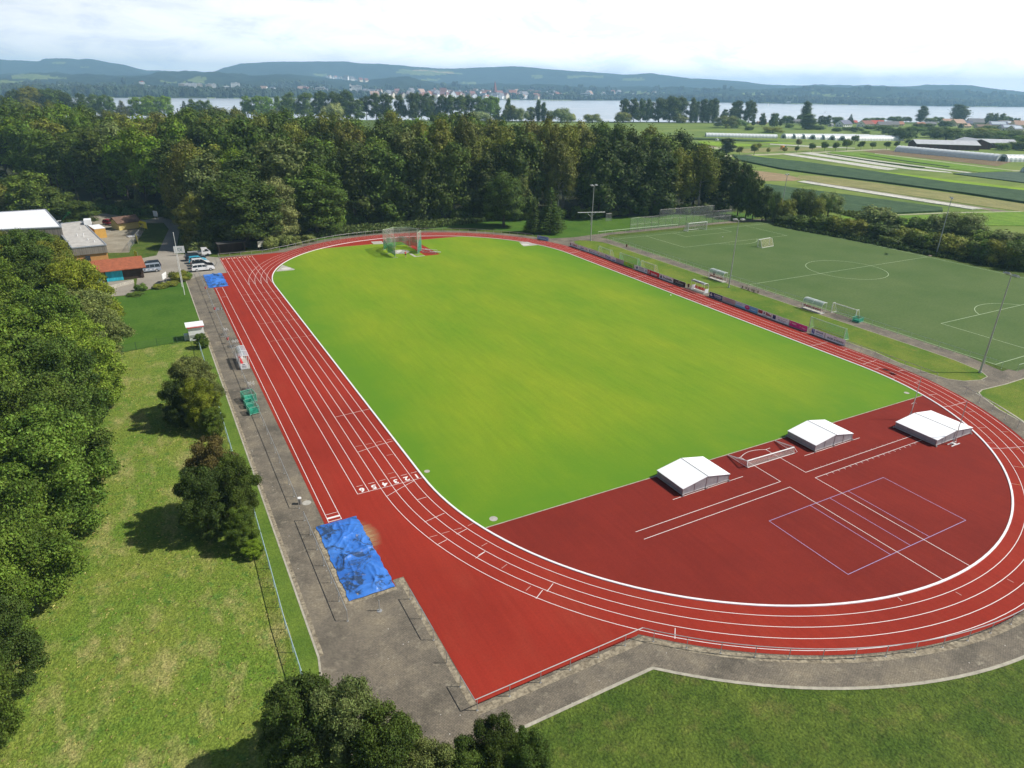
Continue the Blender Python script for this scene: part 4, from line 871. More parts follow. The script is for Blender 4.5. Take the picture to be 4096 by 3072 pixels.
# ------------------------------------------------------------------ light
SUN_AZ_TO = math.atan2(-.887, .46)     # shadows fall towards (-.887, .46)
el = rad(47.5); sd_ = bpy.data.lights.new('sun', 'SUN'); sd_.energy = 5.0; sd_.angle = rad(.55); sd_.color = (1.0, .955, .88)
so = bpy.data.objects.new('sun', sd_); COL.objects.link(so)
sv = Vector((.887*math.cos(el), -.46*math.cos(el), math.sin(el))).normalized(); so.rotation_euler = sv.to_track_quat('Z', 'Y').to_euler(); so.location = (60, -60, 120)
wd = bpy.data.worlds.new('World'); scene.world = wd; wd.use_nodes = True; nt = wd.node_tree; nd = nt.nodes; lk = nt.links
bg = nd['Background']; sky = nd.new('ShaderNodeTexSky'); sky.sky_type = 'NISHITA'; sky.sun_disc = False; sky.sun_elevation = el; sky.sun_rotation = math.atan2(sv.x, sv.y); sky.air_density = 1.0; sky.dust_density = 1.2; sky.ozone_density = 1.2
lk.new(sky.outputs[0], bg.inputs[0]); bg.inputs[1].default_value = .065
tc = nd.new('ShaderNodeTexCoord'); mp = nd.new('ShaderNodeMapping'); mp.inputs['Scale'].default_value = (1.6, 1.6, 5.0); lk.new(tc.outputs['Generated'], mp.inputs[0])
n1 = noise(nd, lk, 2.6, 8, .60, mp.outputs[0], .35); n2 = noise(nd, lk, 6.5, 8, .62, mp.outputs[0], .5)
sep = nd.new('ShaderNodeSeparateXYZ'); lk.new(tc.outputs['Generated'], sep.inputs[0])
# cloud cover: near total at the horizon, broken overhead, fuller towards the right (east-south-east)
mr = nd.new('ShaderNodeMapRange'); mr.inputs['From Min'].default_value = .06; mr.inputs['From Max'].default_value = .45; mr.inputs['To Min'].default_value = .55; mr.inputs['To Max'].default_value = -.6; lk.new(sep.outputs[2], mr.inputs[0])
ad = nd.new('ShaderNodeMath'); ad.operation = 'ADD'; lk.new(n1, ad.inputs[0]); lk.new(mr.outputs[0], ad.inputs[1])
cov = ramp(nd, [(0, 0, 0), (1, 1, 1)], [.42, .78]); lk.new(ad.outputs[0], cov.inputs[0])
cc_ = ramp(nd, [(.76, .80, .86), (.90, .92, .95), (1.0, 1.0, 1.0)], [.36, .46, .58]); lk.new(n2, cc_.inputs[0])
mx_ = nd.new('ShaderNodeMath'); mx_.operation = 'MULTIPLY'; mx_.inputs[1].default_value = .55; lk.new(sep.outputs[0], mx_.inputs[0])
brt = nd.new('ShaderNodeMapRange'); brt.inputs['From Min'].default_value = -.1; brt.inputs['From Max'].default_value = .75; brt.inputs['To Min'].default_value = .70; brt.inputs['To Max'].default_value = 1.10; lk.new(sep.outputs[0], brt.inputs[0])
elv = nd.new('ShaderNodeMapRange'); elv.inputs['From Min'].default_value = .0; elv.inputs['From Max'].default_value = .20; elv.inputs['To Min'].default_value = 1.95; elv.inputs['To Max'].default_value = .75; lk.new(sep.outputs[2], elv.inputs[0])
mm_ = nd.new('ShaderNodeMath'); mm_.operation = 'MULTIPLY'; lk.new(brt.outputs[0], mm_.inputs[0]); lk.new(elv.outputs[0], mm_.inputs[1])
bg2 = nd.new('ShaderNodeBackground'); lk.new(cc_.outputs[0], bg2.inputs[0]); lk.new(mm_.outputs[0], bg2.inputs[1])
ms = nd.new('ShaderNodeMixShader'); lk.new(cov.outputs[0], ms.inputs[0]); lk.new(bg.outputs[0], ms.inputs[1]); lk.new(bg2.outputs[0], ms.inputs[2]); lk.new(ms.outputs[0], nd['World Output'].inputs['Surface'])
# haze
HAZE = 1
if HAZE:
    m, nt, nd, lk, b = newmat('haze'); nd.remove(b); v = nd.new('ShaderNodeVolumePrincipled'); v.inputs['Color'].default_value = (.44, .73, 1.0, 1); v.inputs['Density'].default_value = 1.6e-4; v.inputs['Anisotropy'].default_value = .0
    lk.new(v.outputs[0], nd['Material Output'].inputs['Volume'])
    hz = MB().box((1900, 3400, 111.5), (15500, 13000, 231)).build('haze', m); tag(hz, kind='stuff'); tag(hz, 'thin blue summer haze over the whole valley', 'haze')
scene.view_settings.view_transform = 'Standard'; scene.view_settings.look = 'None'; scene.view_settings.exposure = 0.12; scene.view_settings.gamma = 1.0
scene.render.engine = 'CYCLES'; scene.cycles.use_denoising = True; scene.cycles.max_bounces = 6; scene.cycles.transparent_max_bounces = 12; scene.cycles.volume_bounces = 2; scene.cycles.use_adaptive_sampling = True
scene.cycles.diffuse_bounces = 3; scene.cycles.glossy_bounces = 3
scene.render.resolution_x = 1024; scene.render.resolution_y = 768
# ------------------------------------------------------------------ the wood behind the track
SKYL = [(-300, 372), (0, 372), (60, 398), (108, 402), (180, 408), (280, 412), (370, 432), (450, 455), (540, 460), (640, 455), (720, 455), (790, 425), (850, 428), (900, 440), (960, 432), (990, 470), (1050, 463), (1100, 440), (1160, 432), (1210, 452), (1280, 462), (1350, 450), (1420, 470), (1500, 480),
        (1560, 442), (1600, 488), (1680, 470), (1740, 460), (1830, 446), (1900, 460), (1990, 482), (2060, 500), (2100, 478), (2200, 463), (2270, 487), (2330, 492), (2400, 486), (2440, 486), (2510, 497), (2560, 508), (2650, 522), (2720, 527), (2790, 562), (2850, 592), (2900, 628), (2960, 645), (3010, 760)]
EDGE = [(-150, 268), (-104, 264), (-72, 209), (-50, 180), (-46, 141), (-38, 134), (-27, 134), (-6, 147), (3, 144), (34.6, 139.5), (54, 131), (68, 126), (82, 124.5), (127, 117)]
def edge_d(x, y):
    "signed distance behind the wood's front edge"
    best = 1e9; p = Vector((x, y)); sgn = 1
    for (a, b), (c, d) in zip(EDGE, EDGE[1:]):
        A = Vector((a, b)); B = Vector((c, d)); t = max(0, min(1, (p-A).dot(B-A)/(B-A).length_squared)); q = A+(B-A)*t
        if (p-q).length < best: best = (p-q).length; sgn = 1 if (B-A).cross(p-A) > 0 else -1
    return best*sgn
g = random.Random(5); FT = []
# hand-placed front trees (photo base x, base y, crown top y, width m, kind, colour)
def at_px(px, py): x, y, _ = G(px, py); return x, y
HAND = [((990, 985), 686, 20, 'fine', 'deep green', 'huge dark poplar right behind the noticeboards and parked cars'), ((1128, 966), 705, 11, 'fine', 'silvery grey-green', 'silvery-edged poplar to the right of the huge dark one'), ((972, 925), 586, 12, 'fine', 'fresh green', 'brightest fresh-green tree rising behind the huge dark poplar'),
    ((1270, 940), 655, 18, 'fine', 'mid green', 'rounded mid-green tree at the left start of the far bend'), ((1345, 915), 825, 5.5, 'bush', 'mid green', 'low leafy tree leaning on the rounded tree at the far bend'), ((800, 992), 778, 9.5, 'fine', 'olive green', 'olive-green tree beside the lane lamp'), ((845, 1000), 862, 6.5, 'round', 'deep green', 'smaller dark tree behind the map board'),
    ((1190, 940), 790, 5, 'conifer', 'mid green', 'slim pointed tree between the silvery poplar and the rounded tree'), ((2015, 908), 682, 12.5, 'fine', 'deep green', 'freestanding round tree on the lawn behind the far bend'), ((2080, 880), 690, 7, 'round', 'grey-green', 'paler tree just behind the freestanding round one'), ((2135, 932), 790, 6.2, 'conifer', 'deep green', 'left and shorter of the pair of pointed trees behind the far bend'),
    ((2198, 930), 752, 10, 'conifer', 'deep green', 'right and taller of the pair of pointed trees behind the far bend'), ((1900, 885), 868, 3.2, 'bush', 'mid green', 'small bush at the wood edge left of the freestanding round tree')]
for (bp, ty, wd_, kd, col, lab) in HAND:
    x, y = at_px(*bp); h = hgt(x, y, ty)
    if kd == 'round' and wd_ > 8: n_ = 1
    plant(kd, x, y, h, wd_, col, lab, 'trees at the front of the wood', var=HAND.index((bp, ty, wd_, kd, col, lab)) % 3)
def region(px):
    for lim, s in ((330, 'beyond the white roof'), (700, 'behind the yellow hut'), (1150, 'behind the parked cars'), (1500, 'left of the throwing cage'), (1700, 'straight behind the throwing cage'), (2100, 'behind the far bend'), (2450, 'behind the first floodlight'), (9999, 'behind the ball-stop fence')):
        if px < lim: return s
step = 9.6; cand = []
y = 118.0
while y < 560:
    sp = step*(1 if y < 260 else 1.45)
    x = -170.0
    while x < 330:
        cx, cy = x+g.uniform(-.34, .34)*sp, y+g.uniform(-.34, .34)*sp; d = edge_d(cx, cy)
        if d > 2.5 and (cx < 140 or d < 60): cand.append((d, cx, cy))
        x += sp
    y += sp
for (a, b), (c, d) in zip(EDGE[1:], EDGE[2:]):   # a closed front row along the edge
    L_ = math.hypot(c-a, d-b); n = max(1, int(L_/8.4))
    for k in range(n):
        t = (k+.5)/n; nx, ny = -(d-b)/L_, (c-a)/L_; o = g.uniform(.6, 3.2); cand.append((1.0, a+(c-a)*t+nx*o, b+(d-b)*t+ny*o))
trees = []
for d, cx, cy in sorted(cand):
    px, py = pix(cx, cy, 12)
    if px < -190 or px > 3010: continue
    lim = hgt(cx, cy, interp(SKYL, px)+g.uniform(-9, 9))
    if lim < 14: continue
    h = min(g.uniform(20, 26.5) if d < 15 else g.uniform(23, 30), lim)
    if h < 15.5: continue
    if any((cx-q[1])**2+(cy-q[2])**2 < (40 if d < 4 else (62 if d < 60 else 85)) for q in trees): continue
    # skip what the rows in front hide wholly
    hid = sum(1 for q in trees if abs(pix(q[1], q[2], 10)[0]-px) < 55 and q[0] < d-6 and pix(q[1], q[2], q[3])[1] < pix(cx, cy, h)[1]+6)
    if hid >= (2 if d < 20 else 1) : continue
    trees.append((d, cx, cy, h, px))
print('FOREST', len(trees), sorted(t[0] for t in trees)[::20])
assert len(trees) <= 300
kinds = {}
rec = []
for d, cx, cy, h, px in trees:
    r = g.random(); q = wob(cx*.035, cy*.03)
    if d < 4: kd = 'tall' if px < 720 else ('round' if r < .86 else 'birch')
    else: kd = 'birch' if (r < .22+.12*(1300 < px < 2500)) else ('conifer' if r > .955 else ('tall' if r > .78 else 'round'))
    if kd == 'birch': col = g.choice(['olive green', 'brownish olive', 'olive green', 'mid green'])
    elif kd == 'conifer': col = 'bluish dark green'
    else:
        w_ = [('dark green', 3), ('deep green', 5), ('mid green', 5), ('olive green', 2.2), ('fresh green', 1.4 if px > 420 else 3.2), ('grey-green', 1.2)]
        if d < 4 and px > 1380: w_ = [('dark green', 6), ('deep green', 4), ('mid green', 1.5)]
        if px > 2450: w_ = [('dark green', 5), ('deep green', 3), ('mid green', 1)]
        col = g.choices([a for a, b in w_], [b for a, b in w_])[0]
    row = 'front row' if d < 4 else ('second row' if d < 14 else ('middle' if d < 60 else 'back'))
    rec.append([kd, col, row, region(px), px, cx, cy, h])
from collections import Counter
cnt = Counter((r[0], r[1], r[2], r[3]) for r in rec); seen = Counter()
kn = {'round': 'broadleaf tree', 'tall': 'high-stemmed tree', 'birch': 'drooping birch', 'conifer': 'dark conifer'}
for r in sorted(rec, key=lambda r: r[4]):
    k = (r[0], r[1], r[2], r[3]); lab = '%s %s in wood %s %s' % (r[1], kn[r[0]], {'front row': 'front row', 'second row': 'second row', 'middle': 'middle', 'back': 'back'}[r[2]], r[3])
    if r[0] == 'conifer': lab = 'bluish conifer in wood %s %s' % (r[2], r[3])
    if cnt[k] > 1: lab += ', %s from left' % nth(seen[k])
    seen[k] += 1
    wd_ = {'round': g.uniform(13, 17), 'tall': g.uniform(11, 14), 'birch': g.uniform(11.5, 14), 'conifer': 7}[r[0]]
    if r[2] == 'back': wd_ *= 1.25
    plant(r[0], r[5], r[6], r[7], wd_, r[1], lab, 'trees of the wood', var=g.randrange(4))
# low growth under the front row
ug = random.Random(8)
k = 0
US = []
for (a, b), (c, d) in zip(EDGE[2:], EDGE[3:]):
    L_ = math.hypot(c-a, d-b); n = max(1, int(L_/4.0))
    for i in range(n):
        t = (i+ug.random())/n; nx, ny = -(d-b)/L_, (c-a)/L_; o = ug.uniform(-1.5, 1.5)
        US.append((a+(c-a)*t+nx*o, b+(d-b)*t+ny*o))
US.sort(key=lambda p: pix(p[0], p[1], 0)[0])
cn = Counter(region(pix(p[0], p[1], 0)[0]) for p in US); sn = Counter()
for x, y in US:
    rg = region(pix(x, y, 0)[0]); lab = 'low shrub at the wood edge %s, %s from left' % (rg, nth(sn[rg])); sn[rg] += 1
    plant('bush', x, y, ug.uniform(2.0, 4.6), ug.uniform(3.5, 6), ug.choice(['deep green', 'deep green', 'mid green', 'dark green', 'grey-green']), lab, 'shrubs under the edge of the wood')
# ------------------------------------------------------------------ shore trees (photo x0, x1, top y, base y, kind, colour)
SHT = [(981, 1089, 379, 470, 'round', 'fresh green'), (1107, 1160, 377, 465, 'round', 'fresh green'), (1150, 1252, 363, 470, 'round', 'mid green'), (1268, 1405, 353, 478, 'round', 'deep green'), (1300, 1362, 404, 480, 'willow', 'silvery grey-green'), (1370, 1452, 390, 480, 'round', 'mid green'),
  (1447, 1486, 377, 478, 'tall', 'dark green'), (1487, 1573, 366, 480, 'round', 'deep green'), (1590, 1668, 366, 480, 'round', 'dark green'), (1655, 1727, 359, 480, 'round', 'deep green'), (1716, 1786, 371, 480, 'round', 'deep green'), (1784, 1826, 377, 482, 'tall', 'mid green'), (1822, 1862, 376, 482, 'tall', 'mid green'), (1856, 1893, 377, 482, 'tall', 'deep green'),
  (1888, 1936, 377, 483, 'round', 'mid green'), (1930, 1988, 377, 483, 'round', 'fresh green'), (1984, 2000, 386, 483, 'column', 'dark green'), (1886, 1952, 442, 490, 'willow', 'silvery grey-green'), (2020, 2040, 390, 484, 'column', 'dark green'), (2014, 2066, 415, 486, 'round', 'olive green'), (1990, 2024, 452, 487, 'round', 'dark green'), (2056, 2106, 426, 487, 'willow', 'grey-green'),
  (2110, 2142, 424, 486, 'round', 'grey-green'), (2143, 2164, 397, 486, 'column', 'dark green'), (2162, 2182, 404, 487, 'column', 'dark green'), (2182, 2204, 437, 488, 'willow', 'grey-green'), (2207, 2272, 426, 491, 'willow', 'grey-green'), (2268, 2300, 451, 491, 'willow', 'silvery grey-green'), (2340, 2396, 452, 491, 'willow', 'olive green'), (2470, 2518, 447, 492, 'willow', 'olive green'),
  (2475, 2548, 389, 489, 'round', 'dark green'), (2540, 2603, 390, 489, 'round', 'deep green'), (2604, 2660, 384, 489, 'round', 'dark green'), (2640, 2702, 378, 489, 'round', 'dark green'), (2694, 2744, 379, 489, 'round', 'deep green'), (2688, 2722, 448, 491, 'willow', 'grey-green'), (2709, 2748, 466, 492, 'willow', 'olive green'), (2745, 2769, 388, 490, 'column', 'dark green'),
  (2778, 2799, 401, 491, 'column', 'deep green'), (2796, 2826, 392, 491, 'column', 'dark green'), (2816, 2842, 396, 491, 'column', 'dark green'), (2836, 2864, 391, 491, 'column', 'dark green'), (2880, 2906, 433, 484, 'round', 'dark green'), (2863, 2926, 458, 511, 'willow', 'grey-green'), (2914, 2968, 470, 512, 'willow', 'mid green'), (2932, 3006, 394, 492, 'round', 'dark green'), (2908, 2950, 428, 492, 'tall', 'dark green'),
  (3006, 3026, 476, 503, 'round', 'dark green'), (3048, 3110, 450, 508, 'round', 'deep green'), (3108, 3128, 472, 505, 'round', 'dark green'), (3126, 3162, 461, 497, 'willow', 'deep green'), (3210, 3240, 404, 500, 'column', 'dark green'), (3214, 3262, 455, 518, 'column', 'deep green'), (3190, 3220, 457, 487, 'round', 'mid green'), (3282, 3322, 459, 504, 'round', 'dark green'), (3322, 3358, 466, 498, 'willow', 'deep green'), (3380, 3404, 455, 497, 'conifer', 'bluish dark green'),
  (3465, 3500, 470, 493, 'willow', 'mid green'), (3505, 3538, 469, 492, 'willow', 'deep green'), (3550, 3590, 462, 489, 'willow', 'deep green'), (3617, 3641, 466, 489, 'willow', 'dark green'), (3667, 3698, 423, 487, 'column', 'dark green'), (3696, 3728, 470, 489, 'willow', 'grey-green'), (3726, 3756, 465, 489, 'willow', 'deep green'), (3790, 3838, 414, 483, 'column', 'dark green'), (3836, 3862, 480, 496, 'willow', 'mid green'),
  (3938, 3996, 450, 492, 'round', 'grey-green'), (3920, 3960, 472, 500, 'round', 'dark green'), (3994, 4028, 462, 489, 'willow', 'deep green'), (4040, 4072, 470, 491, 'round', 'deep green'),
  # left group over the wood
  (-40, 40, 372, 470, 'round', 'dark green'), (42, 84, 360, 468, 'round', 'dark green'), (70, 130, 352, 468, 'round', 'dark green'), (108, 166, 338, 470, 'round', 'olive green'), (150, 206, 350, 468, 'round', 'dark green'), (190, 246, 343, 470, 'round', 'deep green'), (232, 286, 352, 468, 'round', 'deep green'), (270, 346, 364, 470, 'round', 'dark green'),
  (368, 452, 371, 466, 'round', 'mid green'), (470, 520, 398, 470, 'conifer', 'brownish olive'), (536, 610, 382, 470, 'round', 'fresh green'), (592, 680, 374, 468, 'round', 'fresh green'), (726, 764, 404, 470, 'conifer', 'bluish dark green'), (766, 850, 394, 470, 'round', 'mid green'), (914, 968, 424, 472, 'conifer', 'deep green')]
sreg = lambda px: ('over the left of the wood' if px < 970 else 'on shore left of the dark poplars' if px < 1260 else 'in the long shore row' if px < 2000 else 'on the shore behind the wood' if px < 2460 else 'by the green meadow' if px < 2775 else 'in mid right shore' if px < 3120 else 'at the left end of the village' if px < 3480 else 'in the village' )
sk = {'round': 'broad tree', 'tall': 'slender tree', 'willow': 'low round willow', 'column': 'narrow poplar', 'conifer': 'pointed conifer'}
rows_ = [(sk[r[4]], r[5], sreg((r[0]+r[1])/2), r) for r in SHT]; cn = Counter(r[:3] for r in rows_); sn = Counter()
for kd_, col, rg, r in sorted(rows_, key=lambda r: r[3][0]):
    x0, x1, ty, by, kind, _c = r; x, y, _ = G((x0+x1)/2, by); D = math.hypot(x-CAM[0], y-CAM[1]); h = hgt(x, y, ty); w_ = (x1-x0)/FOC*D
    lab = '%s %s %s' % (col, kd_, rg); key = (kd_, col, rg)
    if cn[key] > 1: lab += ', %s from left' % nth(sn[key]); sn[key] += 1
    if kind == 'column' and 3660 < x0 < 3800: lab = 'leaning narrow poplar in the village' if x0 < 3700 else 'stout leaning poplar above the pinkish roofs'; ln = (0, rad(7))
    else: ln = None
    nsp = 1 if kind in ('column', 'conifer', 'willow') else max(1, math.ceil(w_/(h*.58)-.2))
    for q in range(nsp):
        off = ((q+.5)/nsp-.5)*w_; l2 = lab if nsp == 1 else lab+(', left part' if q == 0 else ', right part' if q == nsp-1 else ', middle part' if nsp == 3 else ', part %s' % ['one', 'two', 'three', 'four', 'five', 'six'][q])
        plant(kind, x+AR[0]*off, y+AR[1]*off+random.uniform(-4, 4), h*random.uniform(.93, 1.0), w_/nsp*1.30, col, l2, 'trees along the near lake shore', vary=.1, lean=ln)
# fruit trees beside the farm lane
FR_ = [(2956, 621, 587, 'brownish olive'), (3015, 621, 577, 'olive green'), (3032, 604, 572, 'olive green'), (3071, 615, 591, 'olive green'), (3137, 613, 588, 'brownish olive'), (3185, 611, 584, 'deep green'), (3193, 589, 556, 'brownish olive'), (3246, 608, 572, 'deep green'), (3296, 606, 567, 'deep green'), (3341, 604, 569, 'deep green'), (3385, 602, 556, 'mid green'), (3416, 578, 541, 'deep green'), (3442, 599, 565, 'deep green'), (3488, 598, 568, 'deep green'), (3545, 598, 566, 'dark green'), (3584, 592, 565, 'dark green')]
for i, (px, by, ty, col) in enumerate(FR_):
    x, y, _ = G(px, by); h = hgt(x, y, ty); plant('orchard', x, y, h, h*.82, col, '%s little tree by the farm lane, %s from the left' % (col, nth(i)), 'small trees along the farm lane', vary=.1)
x, y, _ = G(2905, 618); plant('round', x, y, hgt(x, y, 550), 11, 'dark green', 'round dark tree alone at the left end of the farm lane', 'small trees along the farm lane')
# field hedges and thickets before the village : x0,x1,top,base,color
MB_ = [(3400, 3444, 503, 529, 'dark green'), (3330, 3360, 506, 526, 'deep green'), (3370, 3398, 503, 522, 'mid green'), (3240, 3290, 497, 518, 'deep green'), (3140, 3170, 490, 511, 'mid green'), (3055, 3126, 504, 531, 'olive green'), (2978, 3010, 500, 521, 'deep green'), (3460, 3500, 497, 516, 'mid green'), (3500, 3560, 498, 522, 'deep green'), (3530, 3580, 505, 540, 'dark green'), (3577, 3634, 496, 562, 'dark green'),
  (3628, 3664, 522, 554, 'deep green'), (3640, 3700, 500, 530, 'mid green'), (3694, 3750, 516, 551, 'deep green'), (3660, 3720, 488, 520, 'dark green'), (3720, 3790, 500, 535, 'deep green'), (3738, 3826, 503, 562, 'dark green'), (3800, 3880, 505, 558, 'deep green'), (3870, 3950, 518, 566, 'dark green'), (3900, 3980, 505, 545, 'olive green'), (3940, 4010, 515, 562, 'mid green'), (3986, 4028, 538, 582, 'dark green'), (4000, 4080, 515, 556, 'deep green'), (4060, 4130, 535, 575, 'mid green'),
  (4020, 4080, 560, 594, 'deep green'), (4070, 4140, 562, 602, 'dark green'), (3980, 4030, 566, 600, 'mid green'), (3626, 3668, 553, 572, 'dark green'), (3760, 3800, 478, 510, 'dark green'), (3838, 3860, 490, 512, 'deep green'), (3935, 3975, 498, 520, 'mid green'), (3450, 3476, 520, 534, 'mid green'), (3555, 3580, 528, 556, 'deep green'), (3900, 3940, 548, 580, 'mid green')]
MB_.sort()
for i, (x0, x1, ty, by, col) in enumerate(MB_):
    x, y, _ = G((x0+x1)/2, by); D = math.hypot(x-CAM[0], y-CAM[1]); h = hgt(x, y, ty)*.86; w_ = (x1-x0)/FOC*D
    plant('willow' if h > 5 else 'bush', x, y, h, w_*1.1, col, '%s thicket before the village, %s from the left' % (col, nth(i)), 'thickets before the village', vary=.12, name='thicket', cat='thicket')
# hedge beside the artificial pitch
Gz = (3072, 700, 4096, 1300)
HB = [(-110, 0, 85, 400, 'dark green'), (-330, -200, -130, 350, 'dark green'), (-260, -130, -60, 370, 'deep green'), (-190, -80, 10, 385, 'deep green'), (-60, 20, 160, 400, 'mid green'), (0, 70, 140, 400, 'dark green'), (60, 200, 195, 405, 'olive green'), (180, 360, 120, 395, 'dark green'), (300, 450, 185, 400, 'olive green'), (430, 600, 150, 355, 'grey-green'), (100, 260, 330, 430, 'dark green'), (240, 420, 345, 455, 'deep green'), (400, 560, 330, 480, 'deep green'), (520, 700, 350, 505, 'olive green'), (660, 850, 375, 530, 'olive green'), (790, 1025, 265, 425, 'grey-green'), (1068, 1165, 345, 442, 'mid green'), (860, 1120, 415, 560, 'dark green'),
  (1090, 1300, 440, 590, 'olive green'), (1230, 1400, 360, 490, 'deep green'), (1380, 1560, 340, 500, 'grey-green'), (1540, 1800, 320, 510, 'grey-green'), (1270, 1470, 490, 640, 'deep green'), (1430, 1620, 500, 672, 'olive green'), (1580, 1790, 540, 700, 'olive green'), (1740, 1930, 545, 740, 'deep green'), (1880, 2080, 560, 770, 'olive green'), (2030, 2260, 570, 800, 'deep green'), (1800, 2000, 470, 610, 'mid green'), (1960, 2212, 480, 640, 'grey-green'), (2120, 2300, 520, 700, 'dark green'), (700, 820, 480, 545, 'dark green'), (980, 1130, 520, 600, 'dark green')]
HB.sort()
for i, (x0, x1, ty, by, col) in enumerate(HB):
    (a, b), (c, d) = Zp(Gz, 2212, [((x0+x1)/2, by), (x1, ty)]); x, y, _ = G(a, b); D = math.hypot(x-CAM[0], y-CAM[1]); h = hgt(x, y, d); w_ = (x1-x0)*.4629/FOC*D
    plant('round' if h > 11 else 'willow' if h > 6 else 'bush', x, y, h, w_*1.25, col, '%s shrub in the hedge beside the artificial pitch, %s from the left' % (col, nth(i)), 'hedge shrubs beside the artificial pitch', vary=.1, name='hedge_shrub')
# wild strip between the hedge and the fields, rank growth by the far fence
def tufts(name, polyg, n, h, w_, cols, label, seed, zbase=0.0, kindname='grass', dens=None):
    g_ = np.random.default_rng(seed); P_ = np.array(polyg); lo, hi = P_.min(0), P_.max(0); pts = []
    tries = 0
    while len(pts) < n and tries < n*12:
        tries += 1; p = g_.uniform(lo, hi)
        if inside(p, polyg) and (dens is None or dens(p[0], p[1]) > g_.random()): pts.append(p)
    pts = np.array(pts); m = len(pts); a = g_.uniform(0, 6.283, m); s = g_.uniform(.5, 1.4, m); V = np.zeros((m, 3, 4, 3)); 
    for b in range(3):
        aa = a+b*2.1; dx, dy = np.cos(aa), np.sin(aa); ww = w_*s; hh = h*s*g_.uniform(.6, 1.2, m); lx = g_.uniform(-.5, .5, m)*hh; ly = g_.uniform(-.5, .5, m)*hh
        V[:, b, 0] = np.stack([pts[:, 0]-dx*ww*.5, pts[:, 1]-dy*ww*.5, np.full(m, zbase)], 1); V[:, b, 1] = np.stack([pts[:, 0]+dx*ww*.5, pts[:, 1]+dy*ww*.5, np.full(m, zbase)], 1)
        V[:, b, 2] = np.stack([pts[:, 0]+dx*ww*.3+lx, pts[:, 1]+dy*ww*.3+ly, zbase+hh], 1); V[:, b, 3] = np.stack([pts[:, 0]-dx*ww*.45+lx, pts[:, 1]-dy*ww*.45+ly, zbase+hh*.8], 1)
    me = mesh_np(name, V.reshape(-1, 3), m*3); me.materials.append(M['leaf']); o = bpy.data.objects.new(name, me); COL.objects.link(o); o.color = cols+(1,)
    return tag(o, label, kindname, kind='stuff')
tufts('weeds', gpoly([(1120, 985), (1300, 950), (1500, 935), (1640, 925), (1800, 905), (1960, 885), (1960, 878), (1640, 895), (1500, 905), (1380, 915), (1250, 945), (1120, 965)]), 5200, .9, .55, (.13, .18, .05), 'rank pale weeds between the wood and the far railing', 3, kindname='weeds')
tufts('weeds', [(-72, 198), (-60, 182), (-57, 186), (-52, 190), (-70, 206), (-80, 214)], 2500, 1.1, .7, (.12, .22, .03), 'bright ferny growth at the foot of the high stems', 4, kindname='weeds')
tufts('weeds', gpoly([(3100, 905), (3400, 960), (3700, 1020), (4096, 1090), (4096, 1060), (3700, 975), (3350, 900), (3100, 870)]), 6000, .8, .6, (.07, .11, .03), 'dark rank growth under the hedge', 5, kindname='weeds')
tufts('weeds', gpoly([(3340, 850), (3560, 855), (3560, 900), (3900, 940), (4096, 980), (4096, 1010), (3800, 960), (3500, 900)]), 6000, .7, .7, (.15, .20, .045), 'sunlit rank growth between hedge and fields', 6, kindname='weeds')
# near rough grass
def mdens(x, y): return .25+.75*max(0, wob(x*.16, y*.11))
tufts('dry_grass_tufts', [(-74, -36), (-54.4, -36), (-54.4, 30), (-66, 52), (-70, 10)], 2600, .07, .16, (.48, .45, .17), 'dry straw-coloured tufts in the rough meadow', 10, .01)
# ------------------------------------------------------------------ trees at the left of the picture
LT = [(-68.5, 52, 11.5, 11, 'grey-green', 'feathery grey-green tree standing nearest the club lawn'), (-70.5, 44, 14.5, 12, 'mid green', 'big green tree behind the feathery one'), (-67.3, 35, 12.5, 10.5, 'light green', 'light green maple bulging over the meadow'), (-69.5, 62, 14.0, 11, 'yellow-green', 'yellow-green maple in the middle of the left row'),
  (-76, 70, 15.5, 12, 'deep green', 'deep green tree left of the yellow-green maple'), (-73.5, 81, 13.5, 11, 'olive green', 'olive tree that hides the shed roof'), (-77.5, 90, 14, 12, 'deep green', 'dark tree in front of the white-roofed building'), (-75.5, 99, 11.0, 8.5, 'olive green', 'brownish tree beside the red shed roof'), (-86, 98, 13.5, 13, 'olive green', 'olive tree before the left end of the white roof'),
  (-86, 80, 15.5, 13, 'deep green', 'broad dark tree at the left picture edge below the white roof'), (-80, 58, 17, 13, 'mid green', 'high green tree at the left edge beside the yellow-green maple'), (-69.0, 24, 13.5, 11, 'deep green', 'dark green tree opposite the first meadow shrub'), (-76, 30, 16.5, 13, 'mid green', 'tall green tree behind the dark one opposite the first meadow shrub'),
  (-69.6, 14, 13, 11, 'deep green', 'dark tree with its crown edge at the middle of the meadow'), (-77, 17, 16, 12.5, 'mid green', 'mid-green tree at the left edge halfway down'), (-69.0, 5.5, 12.8, 11, 'mid green', 'green tree opposite the second meadow shrub'), (-77, 6, 14, 12, 'dark green', 'dark tree at the left edge opposite the second meadow shrub'),
  (-72.0, -3.0, 11.0, 9.5, 'mid green', 'loose-crowned green tree over the lower meadow edge'), (-74.0, -9.0, 11.0, 8, 'mid green', 'mid-green sapling tree at the lower left edge'), (-72.6, -13.5, 9.0, 6.2, 'dark green', 'dark drooping tree low on the left edge'), (-73.0, -19.0, 9.5, 5.6, 'deep green', 'leafy tree in the bottom left corner'), (-86, 42, 17, 14, 'olive green', 'olive tree far back on the left edge'),
  (-96, 112, 12, 12, 'olive green', 'olive tree at the left end of the white roof')]
for i, (x, y, h, w_, col, lab) in enumerate(LT): plant('grove', x-(1.5 if x > -72 and y < 50 else 0), y, h, w_, col, lab, 'trees of the left-hand grove', var=i % 3, vary=.08)
